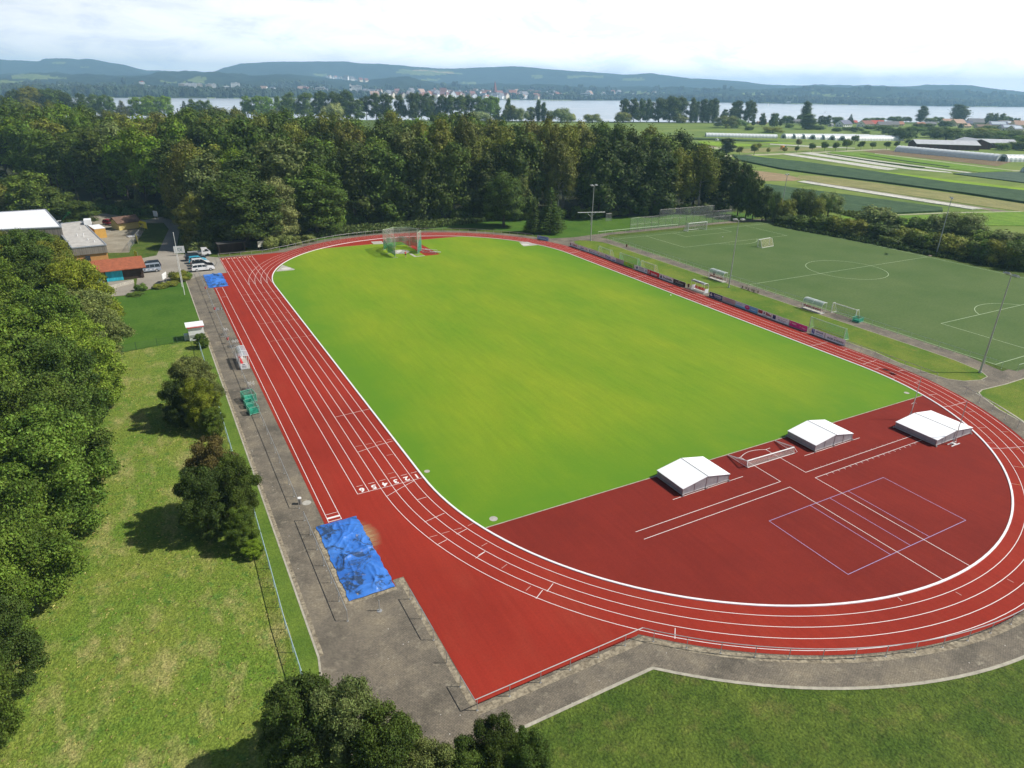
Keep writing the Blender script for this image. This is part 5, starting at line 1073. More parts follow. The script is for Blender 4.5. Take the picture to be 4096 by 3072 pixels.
# trees round the club building and by the gravel yard
for i, (px, py, ty, w_, col, lab) in enumerate([(150, 890, 680, 10, 'mid green', 'pointed green tree behind the white roof'), (235, 885, 745, 9, 'deep green', 'dark tree behind the right end of the white roof'), (330, 905, 800, 9, 'deep green', 'low dark tree beside the green slide'), (30, 870, 735, 11, 'olive green', 'olive tree behind the left end of the white roof'), (80, 850, 700, 8, 'deep green', 'dark tree between the olive and the pointed one behind the white roof')]):
    x, y, _ = G(px, py); plant('round', x, y, hgt(x, y, ty), w_*1.2, col, lab, 'trees behind the club building', var=i % 3)
x, y, _ = G(560, 845); plant('conifer', x, y, 8.5, 3.6, 'grey-green', 'thin young larch before the high stems')
x, y, _ = G(445, 823); plant('tall', x, y, 15, 7, 'mid green', 'slim young tree standing out before the dark wood')
# shrubs in the meadow
for args in (('grove', -56.6, 27, 7.954, 6.688, 'grey-green', 'grey-green feathery shrub at the back of the first meadow group'), ('grove', -56.3, 22.6, 6.984, 4.752, 'yellow-green', 'yellow-green shrub at the front of the first meadow group'), ('grove', -58.6, 24.4, 6.208, 4.4, 'dark green', 'dark shrub on the shaded side of the first meadow group'), ('grove', -55.3, 20.4, 3.6, 3.0, 'mid green', 'small leafy shrub against the fence by the first meadow group'),
    ('grove', -57, 1.6, 9.4, 5.6, 'reddish brown', 'dark reddish-brown tree in the second meadow group'), ('grove', -55.5, -0.4, 7.76, 4.928, 'deep green', 'dark green tree overhanging the pavement'), ('grove', -58.2, -.6, 7.6, 5.2, 'dark green', 'dark tree on the left of the second meadow group'), ('grove', -55.6, -4.0, 4.4, 3.2, 'mid green', 'lower green tree before the second meadow group'), ('grove', -55.0, -5.6, 1.7, 2.0, 'fresh green', 'small bright green bush at the foot of the second group'), ('grove', -53.75, 52.2, 2.5, 2.4, 'mid green', 'green bush beside the white kiosk')):
    plant(*args, group='shrubs in the rough meadow', vary=.06, name='meadow_shrub', cat='shrub', var=random.randrange(3))
# bushes along the bottom of the picture
for args in (('grove', -55.3, -29.2, 7.4, 6.0, 'dark green', 'round dark shrub left of the bottom group'), ('grove', -53.2, -30.6, 7.8, 5.4, 'grey-green', 'grey-green willow shrub in the middle of the bottom group'), ('grove', -51.6, -33.0, 6.8, 5.2, 'deep green', 'green shrub behind the willow shrub at the bottom'), ('grove', -49.7, -34.8, 5.4, 4.2, 'grey-green', 'pale shrub right of the willow shrub at the bottom'), ('grove', -47.9, -35.2, 5.2, 3.6, 'deep green', 'leafy shrub standing at the paving edge'),
    ('grove', -45.7, -35.0, 5.6, 3.4, 'dark green', 'dark shrub hanging over the white edging stones'), ('grove', -44.0, -36.2, 4.8, 3.6, 'deep green', 'rightmost dark shrub of the bottom group'), ('grove', -54.5, -25.4, 3.6, 3.0, 'brownish olive', 'twiggy brown bush where the fence disappears')):
    plant(*args, group='shrubs at the bottom of the picture', vary=.06, name='shrub', cat='shrub', var=random.randrange(3))
# club garden: hedge bushes
for px, py, h, w_, col, lab in ((718, 1122, 2.2, 4.2, 'olive green', 'clipped round bush at the corner by the flagpoles'), (735, 1118, 2.0, 3.4, 'mid green', 'bush just right of the flagpole corner bush'), (665, 1146, .9, 3.0, 'olive green', 'low hedge piece beneath the white sign'), (690, 1140, .9, 3.0, 'olive green', 'low hedge piece nearest the flagpoles'), (638, 1152, .9, 2.8, 'olive green', 'low hedge piece at its left end'), (565, 1162, 1.5, 2.5, 'deep green', 'round clipped ball bush on the garden lawn'), (545, 1180, .5, 3.4, 'mid green', 'flat cushion plant on the garden lawn')):
    x, y, _ = G(px, py); plant('bush', x, y, h, w_, col, lab, 'bushes of the club garden', trunk=False)
for px, py, h, w_ in ((805, 1006, 3.2, 5.5), (835, 1003, 3.0, 5), (775, 1008, 2.4, 4.5), (1080, 995, 3.6, 4.6), (1140, 985, 3.2, 4.4), (1175, 978, 2.6, 4), (1235, 968, 2.2, 4)):
    x, y, _ = G(px, py); plant('bush', x, y, h, w_, 'grey-green', 'pale rank bush behind the railing %s' % ('left of the dark shelter' if px < 900 else 'right of the dark shelter'), 'pale bushes behind the railing')
# ------------------------------------------------------------------ railings
def railing(pts, label, posts=True, h=1.1, mat='metal', group='steel railings round the track', name='railing', post_at=None, r=.035, spacing=2.5, zb=PV, midrail=False, rp=.03):
    t = empty(name, (pts[0][0], pts[0][1], 0), 0, label, 'railing', group); ox, oy = pts[0][:2]
    L = [(p[0]-ox, p[1]-oy) for p in pts]
    rl = MB(); rl.path([(p[0], p[1], h) for p in L], r, n=6)
    if midrail: rl.path([(p[0], p[1], h*.5) for p in L], r*.7, n=5)
    rl.build('top_rail', M[mat], t)
    P = []
    if post_at is None:
        acc = 0; P = [L[0]]
        for a, b in zip(L, L[1:]):
            d = math.hypot(b[0]-a[0], b[1]-a[1]); s = spacing-acc
            while s <= d: P.append((a[0]+(b[0]-a[0])*s/d, a[1]+(b[1]-a[1])*s/d)); s += spacing
            acc = (acc+d) % spacing
        if math.hypot(P[-1][0]-L[-1][0], P[-1][1]-L[-1][1]) > .8: P.append(L[-1])
    else: P = [(p[0]-ox, p[1]-oy) for p in post_at]
    me = None
    for p in P:
        if me is None:
            o = MB().tube((0, 0, zb), (0, 0, h), rp, n=6).box((0, 0, zb+.01), (.14, .14, .02)).build('post', M[mat], t); me = o.data
        else: o = bpy.data.objects.new('post', me); COL.objects.link(o); o.parent = t
        o.location = (p[0], p[1], 0)
    return t
railing([(-49.78, y) for y in (101.2, .15)], 'long straight railing between the sprint straight and the paved walk', spacing=2.53)
railing([(-49.77, -2.2), (-49.76, -17.35)], 'short railing beside the large blue tarpaulin', spacing=2.525)
railing([(-44.46, -17.26), (-44.45, -22.34)], 'two-bay railing on the corner edge beyond the blue tarpaulin', spacing=2.54)
railing([(-44.44, -27.32), (-44.41, -29.66)]+[(-30.02, -29.58)]+arc(0, 0, 42.2, 226.2, 286, 30), 'long railing that runs along the lower red corner and round the near bend', spacing=2.52)
t = MB().tube((0, 0, PV), (0, 0, 1.1), .03).build('steel_post', M['metal']); t.location = (-44.45, -24.88, 0); tag(t, 'single steel post left standing in the gap of the corner railing', 'post')
t = MB().tube((0, 0, PV), (0, 0, 1.12), .045).tube((0, 0, PV), (0, 0, PV+.03), .22, n=10).build('steel_post', M['metal']); t.location = (-47.15, -17.4, 0); tag(t, 'lone steel post in a concrete foot below the large blue tarpaulin', 'post')
t = empty('bollard', (-49.52, .9, 0), 0, 'white-capped round bollard at the end of the long railing', 'bollard'); MB().tube((0, 0, PV), (0, 0, .70), .17, n=14).build('column', M['darkmetal'], t); MB().tube((0, 0, .70), (0, 0, .76), .20, n=14).build('cap', M['whitemetal'], t)
railing(arc(0, 0, 42.8, 286.5, 342, 40), 'railing round the right side of the near bend', spacing=2.55)
railing([(42.15, -8.6), (42.1, 7.0)], 'railing that carries on below the advertising boards', spacing=2.55)
railing(arc(0, LS, 42.7, 28.5, 126, 60)+[(-33.5, 114.7), (-44.1, 114.85), (-44.15, 110), (-45.6, 103.6)], 'long railing behind the far bend and the sprint start', spacing=2.5, h=1.05)
railing([(56.0, 94.5), (56.0, -10.5)], 'pale green railing along the near side of the artificial pitch', mat='greenrail', group='railings of the artificial pitch', r=.04)
railing([(57.5, 101.4), (87.5, 101.4)], 'low pale green barrier behind the far goal of the pitch', mat='greenrail', group='railings of the artificial pitch', r=.06, h=.9)
railing([(57.2, -12.2), (75, -12.3)], 'railing at the near end of the artificial pitch', mat='greenrail', group='railings of the artificial pitch')
# meadow fences (wire mesh)
def mesh_fence(pts, h, label, post='darkmetal', net='net_grey', spacing=2.5, name='wire_fence', group=None, toprail=True):
    t = empty(name, (pts[0][0], pts[0][1], 0), 0, label, 'fence', group); ox, oy = pts[0]; L = [(p[0]-ox, p[1]-oy) for p in pts]
    n = MB()
    for a, b in zip(L, L[1:]): n.add([(a[0], a[1], .05), (b[0], b[1], .05), (b[0], b[1], h), (a[0], a[1], h)], [(0, 1, 2, 3)])
    n.build('mesh', M[net], t)
    if toprail: MB().path([(p[0], p[1], h) for p in L], .04, n=5).build('top_rail', M[post], t)
    me = None
    for a, b in zip(L, L[1:]):
        d = math.hypot(b[0]-a[0], b[1]-a[1]); k = max(1, round(d/spacing))
        for i in range(k+1):
            if me is None: o = MB().tube((0, 0, 0), (0, 0, h+.05), .032).build('post', M[post], t); me = o.data
            else: o = bpy.data.objects.new('post', me); COL.objects.link(o); o.parent = t
            o.location = (a[0]+(b[0]-a[0])*i/k, a[1]+(b[1]-a[1])*i/k, 0)
    return t
M['fencedark'] = plain('dark_green_post', (.05, .10, .06), .5); M['net_dark'] = net_mat('dark_green_mesh', (.05, .11, .06), .12, .08); M['fencegreen'] = plain('grey_green_fence', (.30, .42, .44), .5); M['net_fence'] = net_mat('fence_mesh', (.34, .46, .48), .12, .11)
mesh_fence([(-54.1, 55.8), (-54.15, 30), (-54.25, 8), (-53.95, .5), (-54.1, -8), (-54.3, -16), (-54.25, -24)], 1.25, 'slightly wavy wire fence between the rough meadow and the verge', 'fencegreen', 'net_fence')
mesh_fence([(-54.2, 56.3), (-60, 56.3), (-66, 55.2), (-69, 54.6)], 1.3, 'green wire fence across the lawn behind the rough meadow', 'fencedark', 'net_dark', spacing=2.9, toprail=False)
# ball-stop fence with two heights
t = empty('ball_stop_fence', (69.7, 102.3, 0), 0, 'tall grey ball-stop fence behind the far goal with a higher middle part', 'fence')
bw = MB(); ph = {}
M['net_wire'] = net_mat('ballstop_wires', (.40, .42, .42), .20, .09)
for a, b, h in ((0, 10.8, 3.8), (10.8, 33.0, 5.6), (33.0, 41.0, 3.8)):
    MB().add([(a, 0, .1), (b, 0, .1), (b, 0, h), (a, 0, h)], [(0, 1, 2, 3)]).build('mesh_panel', M['net_wire'], t)
    k = round((b-a)/2.7)
    for i in range(k+1):
        if i == k and b < 40: hh = max(h, 5.6)
        else: hh = h
        o = MB().tube((0, 0, 0), (0, 0, hh), .05).build('post', M['darkmetal'], t); o.location = (a+(b-a)*i/k, 0, 0)
    fr = MB(); fr.tube((a, 0, h), (b, 0, h), .03); fr.tube((a, 0, h*.5), (b, 0, h*.5), .02); fr.build('rail', M['darkmetal'], t)
t = empty('gate_frame', (72.2, 118.2, 0), 0, 'small steel gate frame at the wood edge left of the ball-stop fence', 'gate'); MB().path([(0, 0, 0), (0, 0, 2.4), (2.2, 0, 2.4), (2.2, 0, 0)], .06).build('frame', M['darkmetal'], t); MB().add([(0, 0, .1), (2.2, 0, .1), (2.2, 0, 2.3), (0, 0, 2.3)], [(0, 1, 2, 3)]).build('leaf', M['net_grey'], t)
# T-shaped balance pole
t = empty('shot_frame', (64.4, 115.3, 0), 0, 'T-shaped wooden crossbar frame on the lawn behind the floodlight', 'frame'); MB().tube((0, 0, 0), (0, 0, 3.8), .09).build('post', M['metal'], t); MB().tube((-4.3, 1.2, 3.8), (4.3, -1.2, 3.8), .13).build('crossbar', M['metal'], t); m = MB(); m.tube((0, 0, 2.4), (-1.4, .4, 3.75), .06); m.tube((0, 0, 2.4), (1.4, -.4, 3.75), .06); m.build('brace', M['metal'], t)
# ------------------------------------------------------------------ floodlights
def floodlight(x, y, h, label, heads=2, aim=0.0):
    t = empty('floodlight', (x, y, 0), 0, label, 'floodlight', 'floodlights of the artificial pitch')
    MB().tube((0, 0, 0), (0, 0, h), .15, .075, n=10).tube((0, 0, 0), (0, 0, .25), .24, n=10).build('mast', M['metal'], t)
    ca, sa = math.cos(aim), math.sin(aim)
    MB().tube((-1.0*ca, -1.0*sa, h), (1.0*ca, 1.0*sa, h), .05).build('crossarm', M['darkmetal'], t)
    for k in range(heads):
        o = (-.8, .8)[k] if heads == 2 else 0
        hd = MB(); hd.box((0, 0, 0), (.95, .60, .16)); hd.box((0, -.05, .12), (.6, .35, .14))
        p = hd.build('lamp_head', M['metal'], t); p.location = (o*ca, o*sa, h+.18); p.rotation_euler = (rad(18), 0, aim+k*.4)
        gl_ = MB().box((0, 0, -.09), (.85, .5, .02)).build('lamp_glass', plain('lamp_glass', (.75, .76, .74), .2), p)
FL = [floodlight(50.6, 95.2, 14.9, 'floodlight mast behind the end of the far bend, before the wood', aim=.2), floodlight(50.94, 42.8, 14.4, 'floodlight mast right of the first pitch-side dugout', aim=-.4), floodlight(51.03, -10, 15.3, 'nearest and largest floodlight mast at the rounded lawn tip', aim=1.2), floodlight(126.3, 43.2, 14.6, 'floodlight mast at the halfway line on the far side of the pitch', aim=.6), floodlight(125.3, 95.2, 14.8, 'most distant floodlight mast at the far corner of the pitch', aim=.3)]
b = MB(); b.box((0, 0, .2), (2.2, .9, .35)); b.box((-1.7, .6, .12), (1.6, .5, .2)); b.box((.8, -1.2, .12), (1.8, .5, .2)); o = b.build('timber_stack', M['fadedwhite']); o.location = (125.3, 42.4, 0); tag(o, 'pale boards lying at the foot of the far halfway-line floodlight', 'boards')
# ------------------------------------------------------------------ advertising boards
def board(y0, y1, label, col, draw=None, x=42.1, back=(.6, .6, .58), z0=.08, z1=1.06, key=None):
    yc, L = (y0+y1)/2, abs(y0-y1); t = empty('advertising_board', (x, yc, 0), 0, label, 'sign board', 'advertising boards along the back straight')
    MB().box((.03, 0, (z0+z1)/2), (.05, L-.06, z1-z0)).build('panel', plain('board_'+(key or str(col)), col, .45, var=.05), t)
    f = MB(); f.box((.03, 0, z1+.02), (.07, L, .04)); f.box((.03, 0, z0-.03), (.09, L, .06)); f.box((.03, -L/2+.02, z1*.5), (.07, .05, z1)); f.box((.03, L/2-.02, z1*.5), (.07, .05, z1)); f.build('frame', M['metal'], t)
    if draw:
        sets = {}
        for d in draw:
            mb = sets.setdefault(d[0], MB()); xx = -.003-.002*list(sets).index(d[0])
            if d[1] == 'T':  # text: (col,'T',string,u,v,size,maxwidth)
                text_mb(mb, d[2], (xx, -d[3], z0+(z1-z0)*d[4]), (0, -1, 0), (0, 0, 1), d[5], d[6], bold=(len(d) > 7))
            elif d[1] == 'R':
                _, _, u0, v0, u1, v1 = d; za, zb_ = z0+(z1-z0)*v0, z0+(z1-z0)*v1; mb.add([(xx, -u0, za), (xx, -u1, za), (xx, -u1, zb_), (xx, -u0, zb_)], [(0, 1, 2, 3)])
            elif d[1] == 'C':
                _, _, u, v, r_, sq = d; zc = z0+(z1-z0)*v; n = 18; mb.add([(xx, -(u+r_*math.cos(6.283*i/n)), zc+r_*sq*math.sin(6.283*i/n)) for i in range(n)], [tuple(range(n))])
            elif d[1] == 'P':
                mb.add([(xx, -u, z0+(z1-z0)*v) for u, v in d[2]], [tuple(range(len(d[2])))])
        for c, mb in sets.items(): mb.build('lettering', plain('ink_'+str(c), c, .5, var=.02), t)
    return t
WHT, NAVY, BLU, GRY, RED_, BLK, LBL = (.92, .93, .95), (.015, .025, .16), (.03, .08, .40), (.30, .31, .34), (.55, .015, .03), (.015, .015, .018), (.62, .68, .85)
board(92.2, 87.95, 'white board with red lettering, first of the row at the far bend', WHT, [((.45, .02, .05), 'T', 'Radhaus', .35, .58, .62, 2.9, 1), ((.20, .03, .10), 'C', -1.75, .5, .22, 1.4), (GRY, 'R', -.9, .14, 1.7, .20)], x=41.75)
board(87.9, 83.8, 'white board with blue name, second of the row from the far bend', WHT, [(BLU, 'T', 'Schmid', -.6, .42, .5, 1.8, 1), (BLU, 'R', -1.4, .78, -.1, .84), (GRY, 'C', 1.3, .5, .16, 1.2)], x=41.92)
board(83.75, 79.85, 'pale blue-grey board with small grey writing, third of the row', (.84, .87, .95), [(NAVY, 'T', 'Elekt. Haus Service', .35, .38, .34, 2.6), (NAVY, 'P', [(-1.7, .2), (-1.2, .2), (-1.45, .85)]), (GRY, 'R', -.6, .72, 1.5, .78)])
board(79.8, 76.3, 'off-white board with a small yellow emblem, fourth of the row', (.90, .89, .85), [((.55, .42, .1), 'C', -1.1, .5, .2, 1), (GRY, 'T', 'Steuerberatung', .45, .45, .28, 2.2), (GRY, 'R', -.4, .2, 1.2, .26)])
board(76.25, 71.75, 'white board with bold blue name and blue bar, fifth of the row', WHT, [(BLU, 'T', 'Brandel', -.9, .58, .5, 2.2, 1), (BLU, 'R', -2.0, .18, .4, .28), (BLU, 'R', .6, .12, 2.0, .30), (BLU, 'R', -2.1, .45, -1.85, .9)])
board(71.7, 68.75, 'plain mauve-grey board left of the lime green one', (.52, .42, .48))
board(68.7, 64.65, 'lime green board with a yellow ball', (.36, .80, .04), [((.60, .66, .02), 'C', -1.0, .6, .28, 1), ((.03, .22, .03), 'T', 'erdgas', .6, .36, .42, 1.8, 1), ((.03, .18, .03), 'R', 1.8, .05, 1.95, .95)])
board(64.2, 59.65, 'white board with a dark diamond emblem left of the red one', WHT, [(NAVY, 'P', [(-1.6, .1), (-1.25, .5), (-1.6, .95), (-1.95, .5)]), (NAVY, 'T', 'H. Niedermaier', .0, .78, .30, 2.2, 1), (GRY, 'R', -.9, .48, .9, .54), (GRY, 'R', -.9, .28, 1.1, .34), ((.4, .45, .55), 'C', 1.75, .5, .24, 1.1)])
board(59.6, 55.45, 'bright red bank board with a white S emblem', (.80, .015, .035), [(WHT, 'T', 'Sparkasse', .25, .36, .56, 2.5, 1), (WHT, 'T', 'S', -1.55, .42, .72, 1, 1), (WHT, 'C', -1.55, .86, .09, 1)])
board(55.4, 50.75, 'white juice maker\'s board with a dark fruit emblem', WHT, [((.03, .04, .09), 'T', 'Fruchtsäfte', .45, .46, .68, 3.2, 1), ((.01, .01, .04), 'C', -1.75, .40, .30, 1), ((.03, .04, .05), 'P', [(-2.0, .95), (-1.85, .70), (-1.75, .92), (-1.65, .70), (-1.5, .95), (-1.62, .62), (-1.88, .62)])])
board(50.7, 46.75, 'black board with spaced white lettering beside the dugout', BLK, [((.6, .6, .6), 'T', 'STEGMANN', 0, .42, .50, 3.2), ((.5, .5, .5), 'P', [(-.4, .75), (.5, .8), (.2, .86), (-.6, .84)])])
board(39.5, 35.75, 'dark navy board with a white arrow-like emblem right of the dugout', NAVY, [(WHT, 'P', [(-1.75, .45), (-1.3, .22), (-.9, .40), (-1.2, .55)]), (WHT, 'T', 'B', -1.3, .68, .42, 1, 1), (WHT, 'T', 'Bauunternehmung', .55, .68, .30, 2.1, 1), (WHT, 'R', -.45, .42, 1.6, .48), (WHT, 'R', -.3, .2, 1.4, .26)])
board(35.7, 32.25, 'dull mauve board with faint reddish writing', (.55, .42, .45), [((.45, .12, .16), 'T', 'HOLZ UND BAU', 0, .78, .28, 2.8), ((.42, .14, .18), 'R', -1.3, .45, 1.3, .50), ((.3, .2, .22), 'R', -.6, .25, .6, .30)])
board(32.2, 26.4, 'light blue board with a large pink disc', (.16, .48, .80), [((.62, .74, .86), 'P', [(-2.85, 1), (-.2, 1), (-.5, .25), (-2.85, .25)]), ((.20, .55, .80), 'P', [(-2.85, .02), (-.4, .02), (-.3, .28), (-2.85, .34)]), ((.68, .02, .26), 'C', .25, .5, .62, .68), ((.35, .5, .7), 'T', 'Seemedien', -1.9, .68, .32, 1.6), ((.85, .5, .66), 'T', 'radio', .25, .58, .30, .9, 1), ((.7, .84, .93), 'R', 1.3, .35, 2.5, .45)])
board(26.35, 23.1, 'board with red and white shapes over a white lower strip', (.92, .90, .90), [((.40, .05, .07), 'R', -1.55, .35, -.5, .95), ((.38, .08, .10), 'P', [(.3, .35), (1.55, .35), (1.55, .6), (.3, .95)]), ((.10, .12, .20), 'C', -.1, .62, .17, 1.2), (NAVY, 'T', 'Reifen Gohl', .1, .16, .22, 2.6)])
board(23.05, 18.95, 'white board with a dark blue square and handwriting', (.92, .93, .96), [((.01, .012, .14), 'R', -1.75, .18, -1.05, .92), ((.15, .18, .3), 'T', 'Jean Miramar', .45, .42, .34, 2.2), (GRY, 'R', -.7, .74, 1.7, .80), (GRY, 'R', -.3, .18, 1.0, .23)])
board(18.9, 14.9, 'magenta telecom board with pale writing', (.75, .02, .27), [((.88, .60, .72), 'T', 'T · Mobile ·', -1.05, .62, .34, 1.6, 1), ((.88, .60, .72), 'T', 'T · Home ·', 1.1, .42, .34, 1.5, 1)])
board(14.1, 11.25, 'white board with a blue block emblem left of the last board', (.90, .93, .98), [((.02, .05, .42), 'R', -1.25, .25, -1.0, .95), ((.02, .05, .42), 'R', -.92, .15, -.72, .95), ((.05, .06, .2), 'T', 'HÄNSLER', .3, .68, .36, 1.7, 1), ((.4, .5, .7), 'R', -.4, .22, 1.1, .34)])
board(11.2, 7.15, 'last white board with capital letters, nearest the railing', (.92, .91, .94), [((.06, .06, .09), 'T', 'ENGEL & VÖLKERS', .1, .36, .42, 3.2, 1), ((.1, .1, .12), 'P', [(-.35, .72), (0, .86), (.35, .72), (0, .78)])])
bb = board(2.1, -2.1, 'small light blue board standing alone at the far bend', (.28, .50, .78), [((.04, .10, .40), 'T', 'Bodenseeschule', .2, .65, .36, 2.6, 1), ((.5, .25, .3), 'C', -1.6, .7, .2, 1.2), ((.7, .8, .9), 'R', -.7, .3, 1.3, .38), ((.04, .10, .40), 'C', 1.5, .3, .14, 1)], x=0)
bb.location = (38.85, 101.5, 0); bb.rotation_euler = (0, 0, math.atan2(39.49-38.17, 103.44-99.52))
del bb['group']; bb['label'] = 'small light blue board standing alone at the far bend'
# ------------------------------------------------------------------ dugouts
def dugout(x, y, L, label, face=1, seat='red', h=2.15, sides=False, text=None, panel_end=None):
    "open side faces local -X (towards a playing field) when face = 1"
    t = empty('dugout', (x, y, PV), 0 if face == 1 else math.pi, label, 'dugout', None); D = 1.35
    def prof(s=1.0):
        P = [(.62, 0.0), (.62, h*.66)]
        for k in range(7): a = rad(90*k/6); P.append((.62-.62*(1-math.cos(a)), h*.66+(h*.34)*math.sin(a)))
        P.append((-.72, h*.97)); return P
    pr = prof(); f = MB()
    for yy in (-L/2, 0, L/2):
        f.path([(p[0], yy, p[1]) for p in pr], .035, n=6); f.tube((-.62, yy, 0), (-.62, yy, h*.96), .03); f.tube((-.62, yy, .06), (.62, yy, .06), .03)
    for (px_, z_) in ((-.72, h*.97), (.62, h*.66), (0, h), (.62, .06), (.62, .62), (-.62, .06)): f.tube((px_, -L/2, z_), (px_, L/2, z_), .028)
    f.build('frame', M['whitemetal'], t)
    rf = MB(); Q = pr[1:]; vs = [(p[0], -L/2, p[1]+.02) for p in Q]+[(p[0], L/2, p[1]+.02) for p in Q]; n = len(Q); rf.add(vs, [(i, i+1, n+i+1, n+i) for i in range(n-1)]); rf.build('roof', M['acrylic'], t, smooth=True)
    MB().box((.2, 0, .40), (.34, L-.2, .05)).build('bench', M['whitemetal'], t); MB().box((0, 0, .03), (1.2, L, .05)).build('floor', M['concrete'], t)
    n = int(L/.52); me = None
    for i in range(n):
        if me is None:
            s = MB(); s.box((.2, 0, .46), (.36, .40, .07)); s.box((.40, 0, .66), (.06, .40, .36)); o = s.build('seat', M['red'] if seat == 'red' else plain('seat_darkred', (.30, .04, .03), .5), t); me = o.data
        else: o = bpy.data.objects.new('seat', me); COL.objects.link(o); o.parent = t
        o.location = (0, -L/2+.1+(i+.5)*(L-.2)/n, 0)
    if sides:
        for s in (-1, 1): MB().box((.1, s*(L/2+.02), .52), (1.0, .04, .85)).build('side_panel', plain('dugout_panel', (.78, .78, .80), .5), t)
    if text:
        fa = MB().box((-.74, 0, h*.97), (.04, L, .34)).build('fascia', plain('fascia', (.55, .60, .68), .5), t)
        lt = MB(); text_mb(lt, text, (-.765, 0, h*.97), (0, -1, 0), (0, 0, 1), .34, L*.7, bold=True); lt.build('lettering', M['black'], fa)
    return t
dugout(43.0, 43.35, 3.9, 'white dugout with bright red seats between the advertising boards', sides=True, text='Florian Arnold')
dugout(53.2, 48.6, 4.4, 'arched dugout with dark red seats left of the middle floodlight', face=-1, seat='dark')
dugout(54.0, 23.3, 4.4, 'arched dugout with dark red seats right beside the tipped white goal', face=-1, seat='dark')
d = dugout(-49.0, 42.4, 4.6, 'arched dugout with red seats on the paving beside the sprint straight', face=-1, sides=True)
lt = MB()
text_mb(lt, 'SVA', (-.12, -2.37, .80), (1, 0, 0), (0, 0, 1), .2, .5, bold=True); text_mb(lt, 'Thermo', (-.1, -2.37, .52), (1, 0, 0), (0, 0, 1), .2, .6, bold=True); text_mb(lt, 'Bassmann', (-.1, -2.37, .32), (1, 0, 0), (0, 0, 1), .16, .6)
lt2 = lt.build('lettering', M['black'], d)
for v in lt2.data.vertices: v.co.x, v.co.y = -v.co.x, -v.co.y
# ------------------------------------------------------------------ goals
def goal(x, y, rz, w, h, dt, db, label, mat='whitemetal', net='net_white', r=.075, rot=None, group='movable goals'):
    "opening faces local -Y; dt/db depth top/bottom"
    t = empty('football_goal', (x, y, 0), rz, label, 'goal', group)
    if rot: t.rotation_euler = rot
    f = MB(); f.path([(-w/2, 0, 0), (-w/2, 0, h), (w/2, 0, h), (w/2, 0, 0)], r, n=8); f.build('goal_frame', M[mat], t)
    s = MB()
    for sx in (-1, 1):
        s.tube((sx*w/2, 0, h), (sx*w/2, dt, h), r*.55); s.tube((sx*w/2, dt, h), (sx*w/2, db, .04), r*.5); s.tube((sx*w/2, 0, .04), (sx*w/2, db, .04), r*.7)
    s.tube((-w/2, db, .04), (w/2, db, .04), r*.7); s.build('net_support', M[mat], t)
    n = MB(); A = (-w/2, w/2)
    n.add([(A[0], dt, h), (A[1], dt, h), (A[1], db, .05), (A[0], db, .05)], [(0, 1, 2, 3)]); n.add([(A[0], 0, h), (A[1], 0, h), (A[1], dt, h), (A[0], dt, h)], [(0, 1, 2, 3)])
    for k in A: n.add([(k, 0, h), (k, dt, h), (k, db, .05), (k, 0, .05)], [(0, 1, 2, 3)])
    n.build('net', M[net], t); return t
goal(89.2, 94.5, 0, 7.32, 2.44, .8, 1.9, 'full-size white goal at the far end of the artificial pitch', net='net_white')
goal(91.2, 70.4, rad(186), 5.0, 2.0, .7, 1.5, 'small white goal with a beige net standing on the far half of the pitch', net='net_yellow')
goal(56.2, 18.3, rad(-90), 5.2, 2.0, .6, 1.5, 'white goal with a beige net pushed against the pitch railing', net='net_yellow')
goal(44.5, 12.8, rad(-90), 7.2, 2.1, .3, 1.4, 'large pale goal with a green net behind the last boards', mat='greenrail', net='net_greenfine')
goal(42.9, 68.0, rad(-90), 7.0, 2.35, .4, 1.5, 'large pale green goal behind the lime green board', mat='greenrail', net='net_greenfine')
goal(43.6, 78.9, rad(-90), 5.0, 1.9, .6, 1.4, 'small goal with a yellowish net behind the boards, left of the green ones', mat='greenrail', net='net_yellow')
goal(43.8, 61.8, rad(-90), 5.0, 1.9, .6, 1.4, 'small goal with a yellowish net behind the red board', mat='greenrail', net='net_yellow')
# goal tipped on its face: posts lie on the ground
t = empty('football_goal', (1.3, -12.8, TZ), 0, 'white goal tipped over between the two covered mats', 'goal', 'movable goals')
ft = [(-4.35, 1.25, .12), (3.45, 1.25, .12)]; cb = [Vector(G(2989, 1845, .95)), Vector(G(3176, 1790, .95))]; cb = [(c.x-1.3, c.y+12.8, .95) for c in cb]; gr_ = [(-4.3, -1.75, .05), (3.3, -1.85, .05)]
m = MB(); m.tube(ft[0], cb[0], .065, n=8); m.tube(cb[0], cb[1], .075, n=8); m.tube(cb[1], ft[1], .065, n=8); m.build('goal_frame', M['whitemetal'], t)
m = MB()
for k in (0, 1):
    q = (cb[k][0]-.25+.5*k, cb[k][1]-.35, .45); m.tube(cb[k], q, .035); m.tube(q, gr_[k], .03); m.tube(gr_[k], ft[k], .03)
m.tube(gr_[0], gr_[1], .035); m.build('net_support', M['whitemetal'], t)
m = MB(); m.add([cb[0], cb[1], gr_[1], gr_[0]], [(0, 1, 2, 3)]); m.add([gr_[0], ft[0], cb[0]], [(0, 1, 2)]); m.add([gr_[1], ft[1], cb[1]], [(0, 1, 2)]); m.build('net', M['net_white'], t)
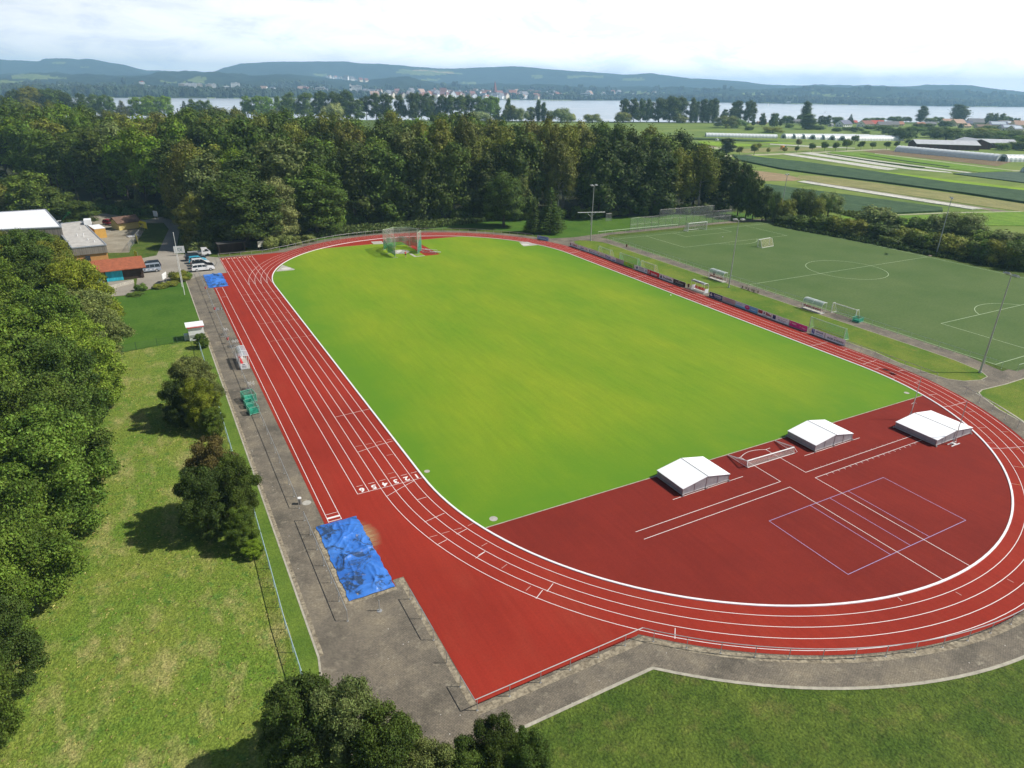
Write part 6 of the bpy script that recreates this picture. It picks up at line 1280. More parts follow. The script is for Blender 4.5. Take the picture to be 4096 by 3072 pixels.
# ------------------------------------------------------------------ mat covers (rolling roofs)
cover = plain('white_tarp', (.93, .94, .95), .45, var=.03, scale=.6); side = plain('grey_pvc_side', (.30, .29, .31), .5, var=.2, scale=2)
def mat_cover(x0, x1, y0, y1, label, ridge=.62, eave=.95, along='x'):
    t = empty('mat_cover', ((x0+x1)/2, (y0+y1)/2, 0), 0, label, 'mat cover', 'rolling covers over the jumping mats'); w, d = x1-x0, y1-y0
    zb = .22; m = MB(); m.add([(-w/2, -d/2, zb), (w/2, -d/2, zb), (w/2, -d/2, eave), (0, -d/2, eave+ridge), (-w/2, -d/2, eave)], [(0, 1, 2, 3, 4)]); m.add([(-w/2, d/2, zb), (w/2, d/2, zb), (w/2, d/2, eave), (0, d/2, eave+ridge), (-w/2, d/2, eave)], [(4, 3, 2, 1, 0)])
    for s in (-1, 1): m.add([(s*w/2, -d/2, zb), (s*w/2, d/2, zb), (s*w/2, d/2, eave), (s*w/2, -d/2, eave)], [(0, 1, 2, 3) if s > 0 else (3, 2, 1, 0)])
    m.build('side_wall', side, t)
    for s in (-1, 1):
        r = MB(); o = .08; th = .05
        p = [(0.012*s, -d/2-o, eave+ridge+.03), (s*(w/2+o), -d/2-o, eave+.0), (s*(w/2+o), d/2+o, eave), (0.012*s, d/2+o, eave+ridge+.03)]; q = [(a, b_, c-th) for a, b_, c in p]
        fs = [(0, 1, 2, 3), (7, 6, 5, 4), (0, 4, 5, 1), (1, 5, 6, 2), (2, 6, 7, 3), (3, 7, 4, 0)]
        if s > 0: fs = [f[::-1] for f in fs]
        r.add(p+q, [f[::-1] for f in fs]); r.build('roof_panel', cover, t)
    MB().tube((0, -d/2-.1, eave+ridge+.045), (0, d/2+.1, eave+ridge+.045), .03, n=5).build('ridge_strip', M['darkmetal'], t)
    f = MB()
    for yy in (-d/2-.02, d/2+.02):
        f.box((0, yy, .19), (w+.1, .08, .09))
        for k in range(5):
            xx = -w/2+w*k/4; top = eave+ridge*(1-abs(xx)/(w/2)); f.box((xx, yy, (top+.2)/2), (.045, .04, top-.2))
    for xx in (-w/2-.02, w/2+.02): f.box((xx, 0, .19), (.08, d+.1, .09))
    f.build('base_frame', M['alum'], t)
    for xx in (-w/2-.02, 0, w/2+.02):
        for yy in (-d/2-.14, d/2+.14): MB().tube((xx, yy-.05, .13), (xx, yy+.05, .13), .11, n=12).build('wheel', M['metal'], t)
    return t
mat_cover(-13.6, -7.05, -15.6, -11.5, 'white-topped mat cover nearest the camera, left of the tipped goal')
mat_cover(7.0, 13.65, -15.45, -11.4, 'white-topped mat cover right of the tipped goal')
t = mat_cover(21.5, 28.8, -21.2, -15.9, 'largest mat cover with grey panels, standing between the two tall uprights', ridge=.42)
# pole-vault uprights
for (x, y, h, lab) in ((25.56, -15.2, 6.0, 'vault upright behind the largest mat cover'), (24.05, -21.9, 5.85, 'vault upright in front of the largest mat cover')):
    t = empty('vault_upright', (x, y, TZ), 0, lab, 'upright', 'pole-vault uprights'); MB().tube((0, 0, .1), (0, 0, h), .055, .04, n=8).build('mast', M['metal'], t)
    MB().tube((0, 0, h*.42), (-.55, .0, h*.40), .025).tube((0, 0, h*.42+.02), (.0, .35*(1 if y < -18 else -1), h*.42), .02).build('bar_holder', M['metal'], t)
    m = MB(); m.box((0, -.25, .06), (1.7, .10, .07)); m.box((0, .25, .06), (1.7, .10, .07)); m.box((0, 0, .12), (.4, .6, .06)); m.tube((0, 0, 1.3), (.6, 0, .1), .025); m.tube((0, 0, 1.3), (-.6, 0, .1), .025); m.build('base_rails', M['whitemetal'], t)
# ------------------------------------------------------------------ blue tarpaulins
def tarp_mat():
    m, nt, nd, lk, b = newmat('blue_tarp'); c = wcoord(nd, lk, (1, .55, 1), .4)
    n = noise(nd, lk, .42, 6, .62, c, .6); r = ramp(nd, [(.030, .12, .44), (.045, .18, .58), (.08, .24, .66)], [.3, .5, .7]); lk.new(n, r.inputs[0])
    n2 = noise(nd, lk, .52, 7, .72, wcoord(nd, lk, (1, 1, 1)), .9); r2 = ramp(nd, [(0, 0, 0), (1, 1, 1)], [.52, .58]); lk.new(n2, r2.inputs[0]); sp = nd.new('ShaderNodeSeparateColor'); lk.new(r2.outputs[0], sp.inputs[0])
    mm = nd.new('ShaderNodeMath'); mm.operation = 'MULTIPLY'; mm.inputs[1].default_value = .85; lk.new(sp.outputs[0], mm.inputs[0])
    c1 = mixc(nd, lk, mm.outputs[0], r.outputs[0], (.03, .045, .065)); n3 = noise(nd, lk, 2.4, 6, .75, wcoord(nd, lk)); r3 = ramp(nd, [(0, 0, 0), (1, 1, 1)], [.62, .68]); lk.new(n3, r3.inputs[0]); s3 = nd.new('ShaderNodeSeparateColor'); lk.new(r3.outputs[0], s3.inputs[0])
    c2 = mixc(nd, lk, s3.outputs[0], c1, (.28, .24, .19)); lk.new(c2, b.inputs['Base Color']); b.inputs['Roughness'].default_value = .38
    bump(nd, lk, b, n, .25, .6); return m
TM = tarp_mat()
def tarp(x0, x1, y0, y1, label, seed, amp=.20):
    nx, ny = 46, 120; g_ = np.random.default_rng(seed); X, Y = np.meshgrid(np.linspace(0, 1, nx), np.linspace(0, 1, ny)); Z = np.zeros_like(X); w_, l_ = x1-x0, y1-y0; xm, ym = X*w_, Y*l_
    for k in range(34):   # sharp folds
        a = g_.uniform(0, math.pi); cx, cy = g_.uniform(0, w_), g_.uniform(0, l_); u = (xm-cx)*math.cos(a)+(ym-cy)*math.sin(a); v = -(xm-cx)*math.sin(a)+(ym-cy)*math.cos(a)
        u = u+.25*np.sin(v*g_.uniform(.8, 2.2)+k); Z += g_.uniform(.3, 1)*amp*np.exp(-np.abs(u)/g_.uniform(.05, .16))*np.exp(-(v/g_.uniform(.8, 2.4))**2)
    Z += .10*np.sin(X*3.14)*np.abs(np.sin(ym*.8+X*3)); e = np.minimum(np.minimum(X, 1-X)*w_, np.minimum(Y, 1-Y)*l_); Z *= np.clip(e/.5, 0.05, 1)
    jx = .05*np.sin(ym*2.3+seed)+.03*np.sin(ym*6.1); jy = .03*np.sin(xm*4.0)
    vs = [(x0+xm[i, j]+jx[i, j]*(1 if X[i, j] in (0, 1) else .3), y0+ym[i, j]+jy[i, j], .075+Z[i, j]) for i in range(ny) for j in range(nx)]; fs = [(i*nx+j, i*nx+j+1, (i+1)*nx+j+1, (i+1)*nx+j) for i in range(ny-1) for j in range(nx-1)]
    o = MB().add(vs, fs).build('tarpaulin', TM, smooth=True); return tag(o, label, 'tarpaulin', 'blue tarpaulins over the sand pits')
tarp(-49.0, -45.05, -15.25, -3.75, 'large crumpled blue tarpaulin over the near sand pit', 4); tarp(-49.0, -45.2, 88.2, 99.7, 'smaller-looking blue tarpaulin over the sand pit by the parked cars', 9, .22)
# spilt sand beside the pit
m, nt, nd, lk, b = newmat('spilt_sand'); b.inputs['Base Color'].default_value = (.50, .36, .18, 1); b.inputs['Roughness'].default_value = .95
tcx = nd.new('ShaderNodeTexCoord'); gd = nd.new('ShaderNodeTexGradient'); gd.gradient_type = 'SPHERICAL'; mp_ = nd.new('ShaderNodeMapping'); lk.new(tcx.outputs['Object'], mp_.inputs[0]); mp_.inputs['Scale'].default_value = (.42, .26, 1); mp_.inputs['Location'].default_value = (.55, 0, 0); lk.new(mp_.outputs[0], gd.inputs[0])
nn = noise(nd, lk, 1.6, 6, .7, wcoord(nd, lk, (.30, 2.8, 1))); mu = nd.new('ShaderNodeMath'); mu.operation = 'MULTIPLY'; lk.new(gd.outputs[1], mu.inputs[0]); lk.new(nn, mu.inputs[1]); rr_ = ramp(nd, [(0, 0, 0), (.6, .6, .6)], [.14, .40]); lk.new(mu.outputs[0], rr_.inputs[0]); lk.new(rr_.outputs[0], b.inputs['Alpha'])
o = MB().add([(-1.4, -4, 0), (2.6, -4, 0), (2.6, 4, 0), (-1.4, 4, 0)], [(0, 1, 2, 3)]).build('spilt_sand', m); o.location = (-44.2, -7.3, TZ+.012); tag(o, 'pale sand swept onto the red track beside the large tarpaulin', 'sand', kind='stuff')
# ------------------------------------------------------------------ hurdles, carts, bins on the walk
def hurdle_mb(dx=0, dy=0):
    m = MB(); f = MB()
    for s in (-1, 1): f.tube((dx+s*.55, dy, .04), (dx+s*.55, dy+.65, .04), .02, n=5); f.tube((dx+s*.5, dy, .04), (dx+s*.5, dy, .95), .02, n=5)
    return f
def hurdle(x, y, rz, label, group):
    t = empty('hurdle', (x, y, PV), rz, label, 'hurdle', group); hurdle_mb().build('frame', M['metal'], t); MB().box((0, 0, .97), (1.18, .03, .08)).build('bar', M['whitemetal'], t)
for gi, (cx, cy, n, lab) in enumerate(((-49.45, 56.9, 5, 'beside the white kiosk'), (-48.9, 50.4, 6, 'just beyond the walkside dugout'), (-49.35, 31.9, 6, 'just beyond the green net carts'))):
    for i in range(n): hurdle(cx-.42+i*.17, cy+(i % 2)*.25, rad(90)+random.uniform(-.15, .15), 'hurdle stacked in the cluster %s' % lab, 'stacked hurdles %s' % lab)
for i, dx in enumerate((0, .22, .42, .85)):
    t = empty('starting_block', (-49.35+dx, 72.4, PV), rad(-8), 'grey starting block lying on the paving, %s from the left' % nth(i), 'starting block', 'starting blocks on the paving'); MB().box((0, 0, .05), (.13, 1.6, .06)).build('rail', M['alum'], t); MB().box((0, .3, .14), (.14, .22, .16)).build('foot_pad', M['metal'], t)
for i, y in enumerate((85.7, 70.5, 52.6)):
    t = empty('litter_bin', (-49.78, y, 0), 0, 'red litter bin on the long railing, %s' % ('farthest, by the far tarpaulin' if i == 0 else 'middle one, by the starting blocks' if i == 1 else 'nearest, before the walkside dugout'), 'bin', 'red bins on the long railing'); MB().tube((0, 0, .62), (0, 0, 1.12), .15, .17, n=12).build('bucket', M['red'], t); MB().tube((0, 0, 1.12), (0, 0, 1.15), .18, n=12).build('rim', M['darkmetal'], t)
for x, y, lab in ((42.5, 46.2, 'brown litter bin beside the black board'), (55.2, 51.8, 'brown litter bin at the pitch railing left of the dugout'), (54.6, 84.0, 'brown litter bin at the far left of the pitch railing')):
    t = empty('litter_bin', (x, y, PV), 0, lab, 'bin', 'brown litter bins'); MB().tube((0, 0, .25), (0, 0, .95), .22, n=12).build('bucket', M['rust'], t); MB().tube((0, 0, 0), (0, 0, .25), .05).build('foot', M['darkmetal'], t)
GRN = plain('green_cart_net', (.05, .40, .25), .5, var=.15)
def cart(x, y, w, d, h, label, solid=.55):
    t = empty('net_cart', (x, y, PV), rad(8), label, 'cart', 'green net carts'); f = MB()
    for sx in (-1, 1):
        for sy in (-1, 1): f.tube((sx*w/2, sy*d/2, 0), (sx*w/2, sy*d/2, h), .03)
    for z_ in (.15, h): f.path([(-w/2, -d/2, z_), (w/2, -d/2, z_), (w/2, d/2, z_), (-w/2, d/2, z_)], .03, closed=True)
    f.build('frame', plain('green_tube', (.16, .48, .34), .5), t)
    n = MB()
    for (a, b_) in (((-w/2, -d/2), (w/2, -d/2)), ((w/2, -d/2), (w/2, d/2)), ((w/2, d/2), (-w/2, d/2)), ((-w/2, d/2), (-w/2, -d/2))): n.add([(a[0], a[1], .15), (b_[0], b_[1], .15), (b_[0], b_[1], h), (a[0], a[1], h)], [(0, 1, 2, 3)])
    n.build('netting', M['net_green'], t); MB().box((0, 0, h*.32), (w*.8, d*.8, h*.28)).build('folded_net', GRN, t)
cart(-50.2, 28.6, 1.5, 1.9, 1.15, 'large bright green net cart by the railing'); cart(-50.5, 26.6, .9, 1.2, .85, 'middle green net cart between the other two'); cart(-50.3, 24.5, 1.2, 1.3, 1.05, 'nearest and palest green net cart')
cart(55.9, 14.9, 1.6, 1.3, .9, 'green cart by the pitch railing beside the beige-netted goal')
for i, y in enumerate((40.6, 38.9, 37.3)):
    t = empty('wooden_bench', (53.3, y, PV), 0, 'wooden frame seat beside the middle floodlight, %s from the left' % nth(i), 'bench', 'wooden seats by the pitch'); MB().box((0, 0, .45), (.4, 1.3, .06)).build('seat', M['wood'], t); m = MB()
    for s in (-1, 1): m.box((0, s*.55, .3), (.4, .08, .6))
    m.build('leg', M['wood'], t)
# ------------------------------------------------------------------ kiosk
t = empty('kiosk', (-54.05, 57.2, 0), 0, 'white timing kiosk with a red-edged flat roof on the lawn edge', 'kiosk'); wk = plain('kiosk_white', (.78, .78, .77), .5, var=.05)
MB().box((0, 0, 1.2), (2.3, 2.0, 2.3)).build('wall', wk, t); MB().box((-.05, .05, 2.50), (2.75, 2.5, .14)).build('roof', cover, t); MB().box((0, -1.22, 2.36), (2.5, .05, .14)).build('red_band', M['red'], t)
for z_ in (.75, 1.0): MB().tube((-1.1, -1.06, z_), (1.12, -1.06, z_), .03).build('bar', M['darkmetal'], t)
MB().box((-1.5, .3, .45), (.7, 1.0, .9)).build('side_box', wk, t); m = MB(); m.box((.95, -1.03, .5), (.3, .02, .25)); m.box((.45, -1.03, .5), (.22, .02, .2)); m.build('notice', M['black'], t)
# ------------------------------------------------------------------ throwing cage
t = empty('throwing_cage', (-1.6, 103.2, 0), 0, 'tall throwing cage with grey and green nets before the far bend', 'cage')
cp = [(-5.4, 98.0), (-5.6, 103), (-5.3, 107.3), (-1.8, 109.2), (2.1, 108.2), (3.1, 104.8), (3.2, 102.6), (1.0, 99.6)]; cp = [(x+1.6, y-103.2) for x, y in cp]
for i, (x, y) in enumerate(cp): MB().tube((x, y, 0), (x, y, 5.2), .06, n=8).box((x, y, .06), (1.3, .12, .08)).build('post', M['metal'], t)
MB().path([(x, y, 5.2) for x, y in cp], .05).build('top_rail', M['greenrail'], t)
n = MB(); 
for a, b_ in zip(cp, cp[1:]): n.add([(a[0], a[1], 1.6), (b_[0], b_[1], 1.6), (b_[0], b_[1], 5.15), (a[0], a[1], 5.15)], [(0, 1, 2, 3)])
n.build('upper_net', M['net_cage'], t)
n = MB(); gg = random.Random(2)
for a, b_ in zip(cp, cp[1:]):
    K = 8
    for k in range(K):
        u0, u1 = k/K, (k+1)/K; f0 = lambda u: .9+.8*abs(math.sin(u*3.14)); off = lambda u: .35*math.sin(u*6.28*1.5)
        pa = [(a[0]+(b_[0]-a[0])*u, a[1]+(b_[1]-a[1])*u+off(u)*.4) for u in (u0, u1)]; n.add([(pa[0][0], pa[0][1], .15+.5*abs(math.sin(u0*3.14))), (pa[1][0], pa[1][1], .15+.5*abs(math.sin(u1*3.14))), (pa[1][0], pa[1][1], 1.2+f0(u1)), (pa[0][0], pa[0][1], 1.2+f0(u0))], [(0, 1, 2, 3)])
n.build('green_net', M['net_green'], t)
n = MB(); n.add([(cp[0][0]-.02, cp[0][1], .6), (cp[1][0]-.05, cp[1][1], .6), (cp[1][0]-.05, cp[1][1], 2.2), (cp[0][0]-.02, cp[0][1], 1.6)], [(0, 1, 2, 3)]); n.add([(cp[6][0]+.05, cp[6][1], .2), (cp[7][0]+.05, cp[7][1], .1), (cp[7][0]+.05, cp[7][1], 1.4), (cp[6][0]+.05, cp[6][1], 4.6)], [(0, 1, 2, 3)]); n.build('gate_net', M['net_green'], t)
for x0, y0, x1, y1, lab in ((3.2, 103.3, 5.0, 101.2, 'upper white pole lying by the throwing cage'), (4.2, 99.2, 6.6, 97.9, 'lower white pole lying at the runway end')):
    o = MB().tube((x0, y0, .45), (x1, y1, .35), .09).build('lying_pole', M['whitemetal']); tag(o, lab, 'pole', 'white poles at the throwing cage')
t = empty('net_trolley', (4.2, 99.6, GZ), rad(-50), 'tubular steel trolley on the runway beside the throwing cage', 'trolley'); m = MB(); m.path([(-1.8, -.5, .1), (1.8, -.5, .1), (1.8, .5, .1), (-1.8, .5, .1)], .04, closed=True)
for k in range(5): m.tube((-1.8+k*.9, -.5, .1), (-1.2+k*.9, 0, .9), .03); m.tube((-1.8+k*.9, .5, .1), (-1.2+k*.9, 0, .9), .03)
m.build('frame', M['metal'], t); MB().tube((-1.2, 0, .9), (2.2, 0, .9), .05).build('top_tube', M['whitemetal'], t)
# ------------------------------------------------------------------ club buildings
timber = plain('weathered_cladding', (.19, .165, .135), .85, var=.35, scale=1.2); whiteroof = plain('white_roof_membrane', (.86, .87, .88), .5, var=.04, scale=.3); gravelroof = ground_mat('gravel_roof', [(0.8, 5, (.42, .40, .37), (.55, .53, .49), .35, .65, W1, ''), (9, 4, (.75, .75, .75), (1.1, 1.1, 1.1), .3, .7, W1, 'MUL')]); orange = plain('orange_wall', (.55, .27, .09), .7)
def plank_mat(name, c, sc=2.5):
    m, nt, nd, lk, b = newmat(name); g_ = nd.new('ShaderNodeNewGeometry'); sp = nd.new('ShaderNodeSeparateXYZ'); lk.new(g_.outputs['Position'], sp.inputs[0]); a = nd.new('ShaderNodeMath'); a.operation = 'ADD'; lk.new(sp.outputs[0], a.inputs[0]); lk.new(sp.outputs[1], a.inputs[1])
    m1 = nd.new('ShaderNodeMath'); m1.operation = 'MULTIPLY'; m1.inputs[1].default_value = sc; lk.new(a.outputs[0], m1.inputs[0]); f = nd.new('ShaderNodeMath'); f.operation = 'FRACT'; lk.new(m1.outputs[0], f.inputs[0])
    r = ramp(nd, [tuple(x*.35 for x in c), c, tuple(x*.85 for x in c)], [0, .18, 1]); lk.new(f.outputs[0], r.inputs[0]); n = noise(nd, lk, 1.5, 5, .6, wcoord(nd, lk, (1, 1, .2))); r2 = ramp(nd, [(.7, .7, .7), (1.2, 1.2, 1.2)], [.3, .7]); lk.new(n, r2.inputs[0])
    lk.new(mixc(nd, lk, 1.0, r.outputs[0], r2.outputs[0], 'MULTIPLY'), b.inputs['Base Color']); b.inputs['Roughness'].default_value = .85; return m
clad = plank_mat('cladding_boards', (.24, .21, .175), 2.2)
def inset(P, d): c = (sum(p[0] for p in P)/len(P), sum(p[1] for p in P)/len(P)); return [(p[0]+(c[0]-p[0])*d/math.hypot(p[0]-c[0], p[1]-c[1]), p[1]+(c[1]-p[1])*d/math.hypot(p[0]-c[0], p[1]-c[1])) for p in P]
t = empty('club_hall', (-72, 137, 0), 0, 'lower club building with a gravelled flat roof and dark board cladding', 'building')
LP = [(-66.96, 120.7), (-73.7, 119.9), (-76.6, 137.0), (-77.6, 153.2), (-73.0, 155.0)]; L_ = [(x+72, y-137) for x, y in LP]
MB().prism([(x, y) for x, y in inset(L_, .35)], 0, 2.3).build('wall', orange, t); MB().prism(L_, 2.3, 4.05, 0).build('cladding', clad, t)
rf = MB(); rf.poly(inset(L_, .3), 4.06); rf.build('roof', gravelroof, t); k = MB()
for a, b_ in zip(L_, L_[1:]+L_[:1]): k.tube((a[0], a[1], 4.08), (b_[0], b_[1], 4.08), .16, n=4)
k.build('roof_edge', plain('zinc_edge', (.40, .43, .47), .4, .3), t)
for x, y, h in ((1.2, -9, .5), (-1.2, -3, .7), (.2, -4.5, .9), (-.8, 6.5, .5), (2.6, -12, .4)): MB().tube((x, y, 4.05), (x, y, 4.05+h), .12, n=8).build('vent_pipe', M['whitemetal'], t)
MB().box((-71.2+72-.2, 150.5-137, 4.6), (1.6, 3, 1.3)).build('duct', whiteroof, t); m = MB().box((0.9, -16.75, 1.2), (1.0, .1, 1.6)); m.build('window', wind, t)
t = empty('club_hall', (-86, 150, 0), 0, 'higher club building with the bright white roof behind the left trees', 'building')
HP = [(-76.2, 136.6), (-96, 139.2), (-99, 165.0), (-81.5, 166.2)]; H_2 = [(x+86, y-150) for x, y in HP]; MB().prism(H_2, 0, 5.95).build('wall', clad, t); MB().poly(inset(H_2, .3), 6.02).build('roof', whiteroof, t); k = MB()
for a, b_ in zip(H_2, H_2[1:]+H_2[:1]): k.tube((a[0], a[1], 6.02), (b_[0], b_[1], 6.02), .18, n=4)
k.build('roof_edge', plain('zinc_edge', (.40, .43, .47), .4, .3), t)
# red-roofed boat shed
t = empty('equipment_shed', (-66.5, 105.5, 0), rad(6), 'brown wooden shed with a red tiled roof and turquoise doors', 'shed'); tile = plank_mat('roof_tiles', (.36, .105, .045), 3.2); dk = plank_mat('dark_boards', (.055, .032, .022), 4)
w_, d_ = 11.6, 6.6; e, rh = 2.55, 3.9
a = MB(); a.prism([(-w_/2, -d_/2), (w_/2, -d_/2), (w_/2, d_/2), (-w_/2, d_/2)], 0, e); 
for s in (-1, 1): a.add([(s*w_/2, -d_/2, e), (s*w_/2, d_/2, e), (s*w_/2, .6, rh-.05)], [(0, 1, 2) if s > 0 else (2, 1, 0)])
a.build('wall', dk, t); r = MB(); Rr = [(-w_/2-.3, -d_/2-.9, e-.12), (w_/2+.6, -d_/2-.9, e-.12), (w_/2+.6, .6, rh), (-w_/2-.3, .6, rh)]; R2 = [(-w_/2-.3, d_/2+.5, e-.1), (w_/2+.6, d_/2+.5, e-.1), (w_/2+.6, .6, rh), (-w_/2-.3, .6, rh)]
for q, fl in ((Rr, 0), (R2, 1)):
    p2 = [(x, y, z-.16) for x, y, z in q]; fs = [(0, 1, 2, 3), (7, 6, 5, 4), (0, 4, 5, 1), (1, 5, 6, 2), (2, 6, 7, 3), (3, 7, 4, 0)]; r.add(q+p2, [f[::-1] for f in fs] if fl else fs)
r.build('roof', tile, t); tq = plank_mat('turquoise_boards', (.03, .50, .66), 3.5)
MB().box((-3.2, -d_/2-.06, 1.12), (2.0, .1, 2.2)).build('door', tq, t); MB().box((.3, -d_/2-.06, 1.15), (3.1, .1, 2.25)).build('door', tq, t); MB().box((w_/2-.35, -d_/2-.35, 1.2), (.2, .2, 2.4)).build('pillar', dk, t)
m = MB(); m.path([(-.6, -d_/2-.5, .9), (0, -d_/2-.5, .35), (.7, -d_/2-.5, .35)], .03); o = MB()
t = empty('oil_drum', (-62.4, 103.0, 0), 0, 'small red drum at the right corner of the wooden shed', 'drum'); MB().tube((0, 0, 0), (0, 0, .9), .27, n=14).build('body', M['red'], t); MB().tube((0, 0, .9), (0, 0, .94), .28, n=14).build('lid', M['rust'], t)
t = MB(); stone = plain('pale_stone', (.46, .43, .36), .9, var=.4, scale=4)
pA, pB = G(415, 1163)[:2], G(535, 1133)[:2]; t.line([pA, pB], .5, .6); dd = MB(); dd.prism([(pA[0], pA[1]), (pB[0], pB[1]), (pB[0]+.1, pB[1]+.5), (pA[0]+.1, pA[1]+.5)], 0, .62); o = dd.build('stone_wall', stone); tag(o, 'low pale stone wall below the turquoise doors', 'wall')
# metal stair among the left trees
x, y, _ = G(400, 1165); t = empty('metal_staircase', (x, y, 0), rad(20), 'grey metal staircase half hidden by trees beside the turquoise doors', 'staircase'); m = MB()
for k in range(9): m.box((0, -.28*k, 2.2-.24*k), (1.3, .28, .05))
m.build('steps', M['metal'], t); m = MB()
for s in (-.68, .68): m.tube((s, .2, 3.3), (s, -2.4, 1.1), .03); m.tube((s, .2, 2.2), (s, -2.4, .0), .05); m.tube((s, .2, 0), (s, .2, 3.3), .04); m.tube((s, -2.4, 0), (s, -2.4, 1.1), .03); m.tube((s, -1.1, 1.1), (s, -1.1, 2.2), .03)
m.build('handrail', M['metal'], t)
# yellow hut
t = empty('garden_hut', (-63.2, 163.6, 0), rad(25), 'pale yellow hut with a brown tiled roof on the gravel', 'hut'); yw = plain('hut_yellow', (.60, .50, .20), .8, var=.08); a, r = house_meshes(5.6, 4.4, 2.1, 3.25, yw, roofc['brown']); a.build('wall', yw, t); r.build('roof', plank_mat('hut_tiles', (.17, .10, .07), 3), t)
# banners on site fence
by_ = plain('yellow_banner', (.72, .68, .04), .5)
def banner(px0, py0, px1, py1, h, label, txt=None):
    a = G(px0, py0); b_ = G(px1, py1); L = math.hypot(b_[0]-a[0], b_[1]-a[1]); t = empty('site_banner', a, math.atan2(b_[1]-a[1], b_[0]-a[0]), label, 'banner', 'yellow banners on the site fence'); MB().box((L/2, 0, h/2+.2), (L, .03, h)).build('cloth', by_, t); m = MB()
    for k in (0, L): m.tube((k, .03, 0), (k, .03, h+.3), .03)
    m.build('pole', M['metal'], t)
    if txt: m = MB(); text_mb(m, txt, (L/2, -.03, h*.6), (1, 0, 0), (0, 0, 1), .8, L*.8, bold=True); m.build('lettering', M['black'], t)
banner(545, 908, 590, 918, 1.9, 'wide yellow banner right of the yellow hut', 'BAU'); banner(546, 962, 554, 976, 1.6, 'small yellow banner by the stacked pipes'); banner(540, 1028, 553, 1035, 1.4, 'small yellow banner at the corner of the red roof')
x, y, _ = G(395, 945); t = empty('storage_container', (x, y, 0), rad(14), 'orange-yellow site container behind the gravelled roof', 'container'); MB().box((0, 0, 1.25), (2.6, 6.4, 2.5)).build('box', plain('container_orange', (.62, .36, .08), .6), t); MB().box((0, 0, 2.56), (2.7, 6.5, .1)).build('roof', whiteroof, t)
x, y, _ = G(535, 946); t = empty('pipe_stack', (x, y, 0), .3, 'bundle of grey pipes lying on the gravel yard', 'pipes'); m = MB()
for k in range(6): m.tube((-1.6, -.9+.32*k, .16), (1.6, -.9+.32*k, .16), .14, n=8)
m.build('pipe', M['metal'], t); t.children[0].name = 'pipes'
mesh_fence([G(518, 1008)[:2], G(530, 985)[:2], G(560, 950)[:2], G(578, 922)[:2]], 2.0, 'leaning mesh site fence between gravel yard and lawn', 'metal', 'net_grey', 3.0, 'site_fence')
x, y, _ = G(290, 892); t = empty('play_slide', (x, y, 0), .3, 'green slide tower behind the gravelled roof', 'slide'); MB().box((0, 0, 2.4), (2.0, 1.8, .2)).box((0, 0, 3.2), (1.6, 1.4, 1.2)).build('tower', plain('slide_green', (.05, .33, .08), .4), t)
for s in (-1, 1): MB().add([(s*1.0, -.5, 2.5), (s*1.0, .5, 2.5), (s*3.2, .5, .4), (s*3.2, -.5, .4)], [(0, 1, 2, 3)]).add([(s*1.0, -.5, 2.5), (s*3.2, -.5, .4), (s*3.2, -.5, .7), (s*1.0, -.5, 2.8)], [(0, 1, 2, 3)]).build('chute', plain('slide_green', (.05, .33, .08), .4), t)
m = MB()
for sx in (-.9, .9):
    for sy in (-.8, .8): m.tube((sx, sy, 0), (sx, sy, 2.4), .06)
m.build('leg', M['metal'], t); t.children[-1].name = 'legs'
x, y, _ = G(265, 898); t = empty('paddling_pool', (x, y, 0), 0, 'round blue pool beside the green slide', 'pool'); MB().tube((0, 0, 0), (0, 0, .9), 2.6, n=24).build('pool_wall', plain('pool_blue', (.03, .16, .55), .4), t); MB().tube((0, 0, .9), (0, 0, .95), 2.7, n=24).build('rim', M['whitemetal'], t)
# notice boards and signs
def signboard(px0, py0, px1, py1, h, bh, label, col=(.72, .74, .72), art=None, z=0.0):
    a = G(px0, py0); b_ = G(px1, py1); L = math.hypot(b_[0]-a[0], b_[1]-a[1]); t = empty('notice_board', a, math.atan2(b_[1]-a[1], b_[0]-a[0]), label, 'sign board', 'notice boards of the club'); MB().box((L/2, 0, h-bh/2), (L+.3, .06, bh)).build('panel', plain('sign_'+str(col), col, .5), t)
    for k in (.15*L, .85*L): MB().tube((k, .05, 0), (k, .05, h-.1), .04).build('leg', M['metal'], t)
    if art: m = MB(); art(m, L, h, bh); m.build('artwork', plain('sign_ink', (.16, .22, .22), .6), t)
def mapart(m, L, h, bh):
    m.add([(L*.35, -.04, h-bh*.25), (L*.85, -.04, h-bh*.25), (L*.85, -.04, h-bh*.33), (L*.35, -.04, h-bh*.33)], [(3, 2, 1, 0)]); m.add([(L*.35, -.04, h-bh*.25), (L*.42, -.04, h-bh*.25), (L*.42, -.04, h-bh*.7), (L*.35, -.04, h-bh*.7)], [(3, 2, 1, 0)]); m.add([(L*.45, -.04, h-bh*.75), (L*.8, -.04, h-bh*.4), (L*.84, -.04, h-bh*.45), (L*.5, -.04, h-bh*.8)], [(0, 1, 2, 3)]); m.add([(L*.55, -.04, h-bh*.45), (L*.62, -.04, h-bh*.42), (L*.84, -.04, h-bh*.75), (L*.78, -.04, h-bh*.78)], [(3, 2, 1, 0)])
signboard(702, 1023, 739, 1021, 2.3, 1.7, 'large map board on two legs beside the lane mouth', art=mapart); signboard(655, 1136, 669, 1126, 2.1, 1.2, 'white notice board above the garden hedge', (.82, .82, .80)); signboard(618, 875, 632, 877, 2.4, 1.6, 'white information board at the lane in front of the wood', (.8, .8, .78))
def fish(m, L, h, bh): m.path([(L*.25, -.06, h-bh*.5), (L*.5, -.06, h-bh*.7), (L*.8, -.06, h-bh*.6), (L*.85, -.06, h-bh*.4), (L*.6, -.06, h-bh*.3), (L*.4, -.06, h-bh*.42)], .04, n=4)
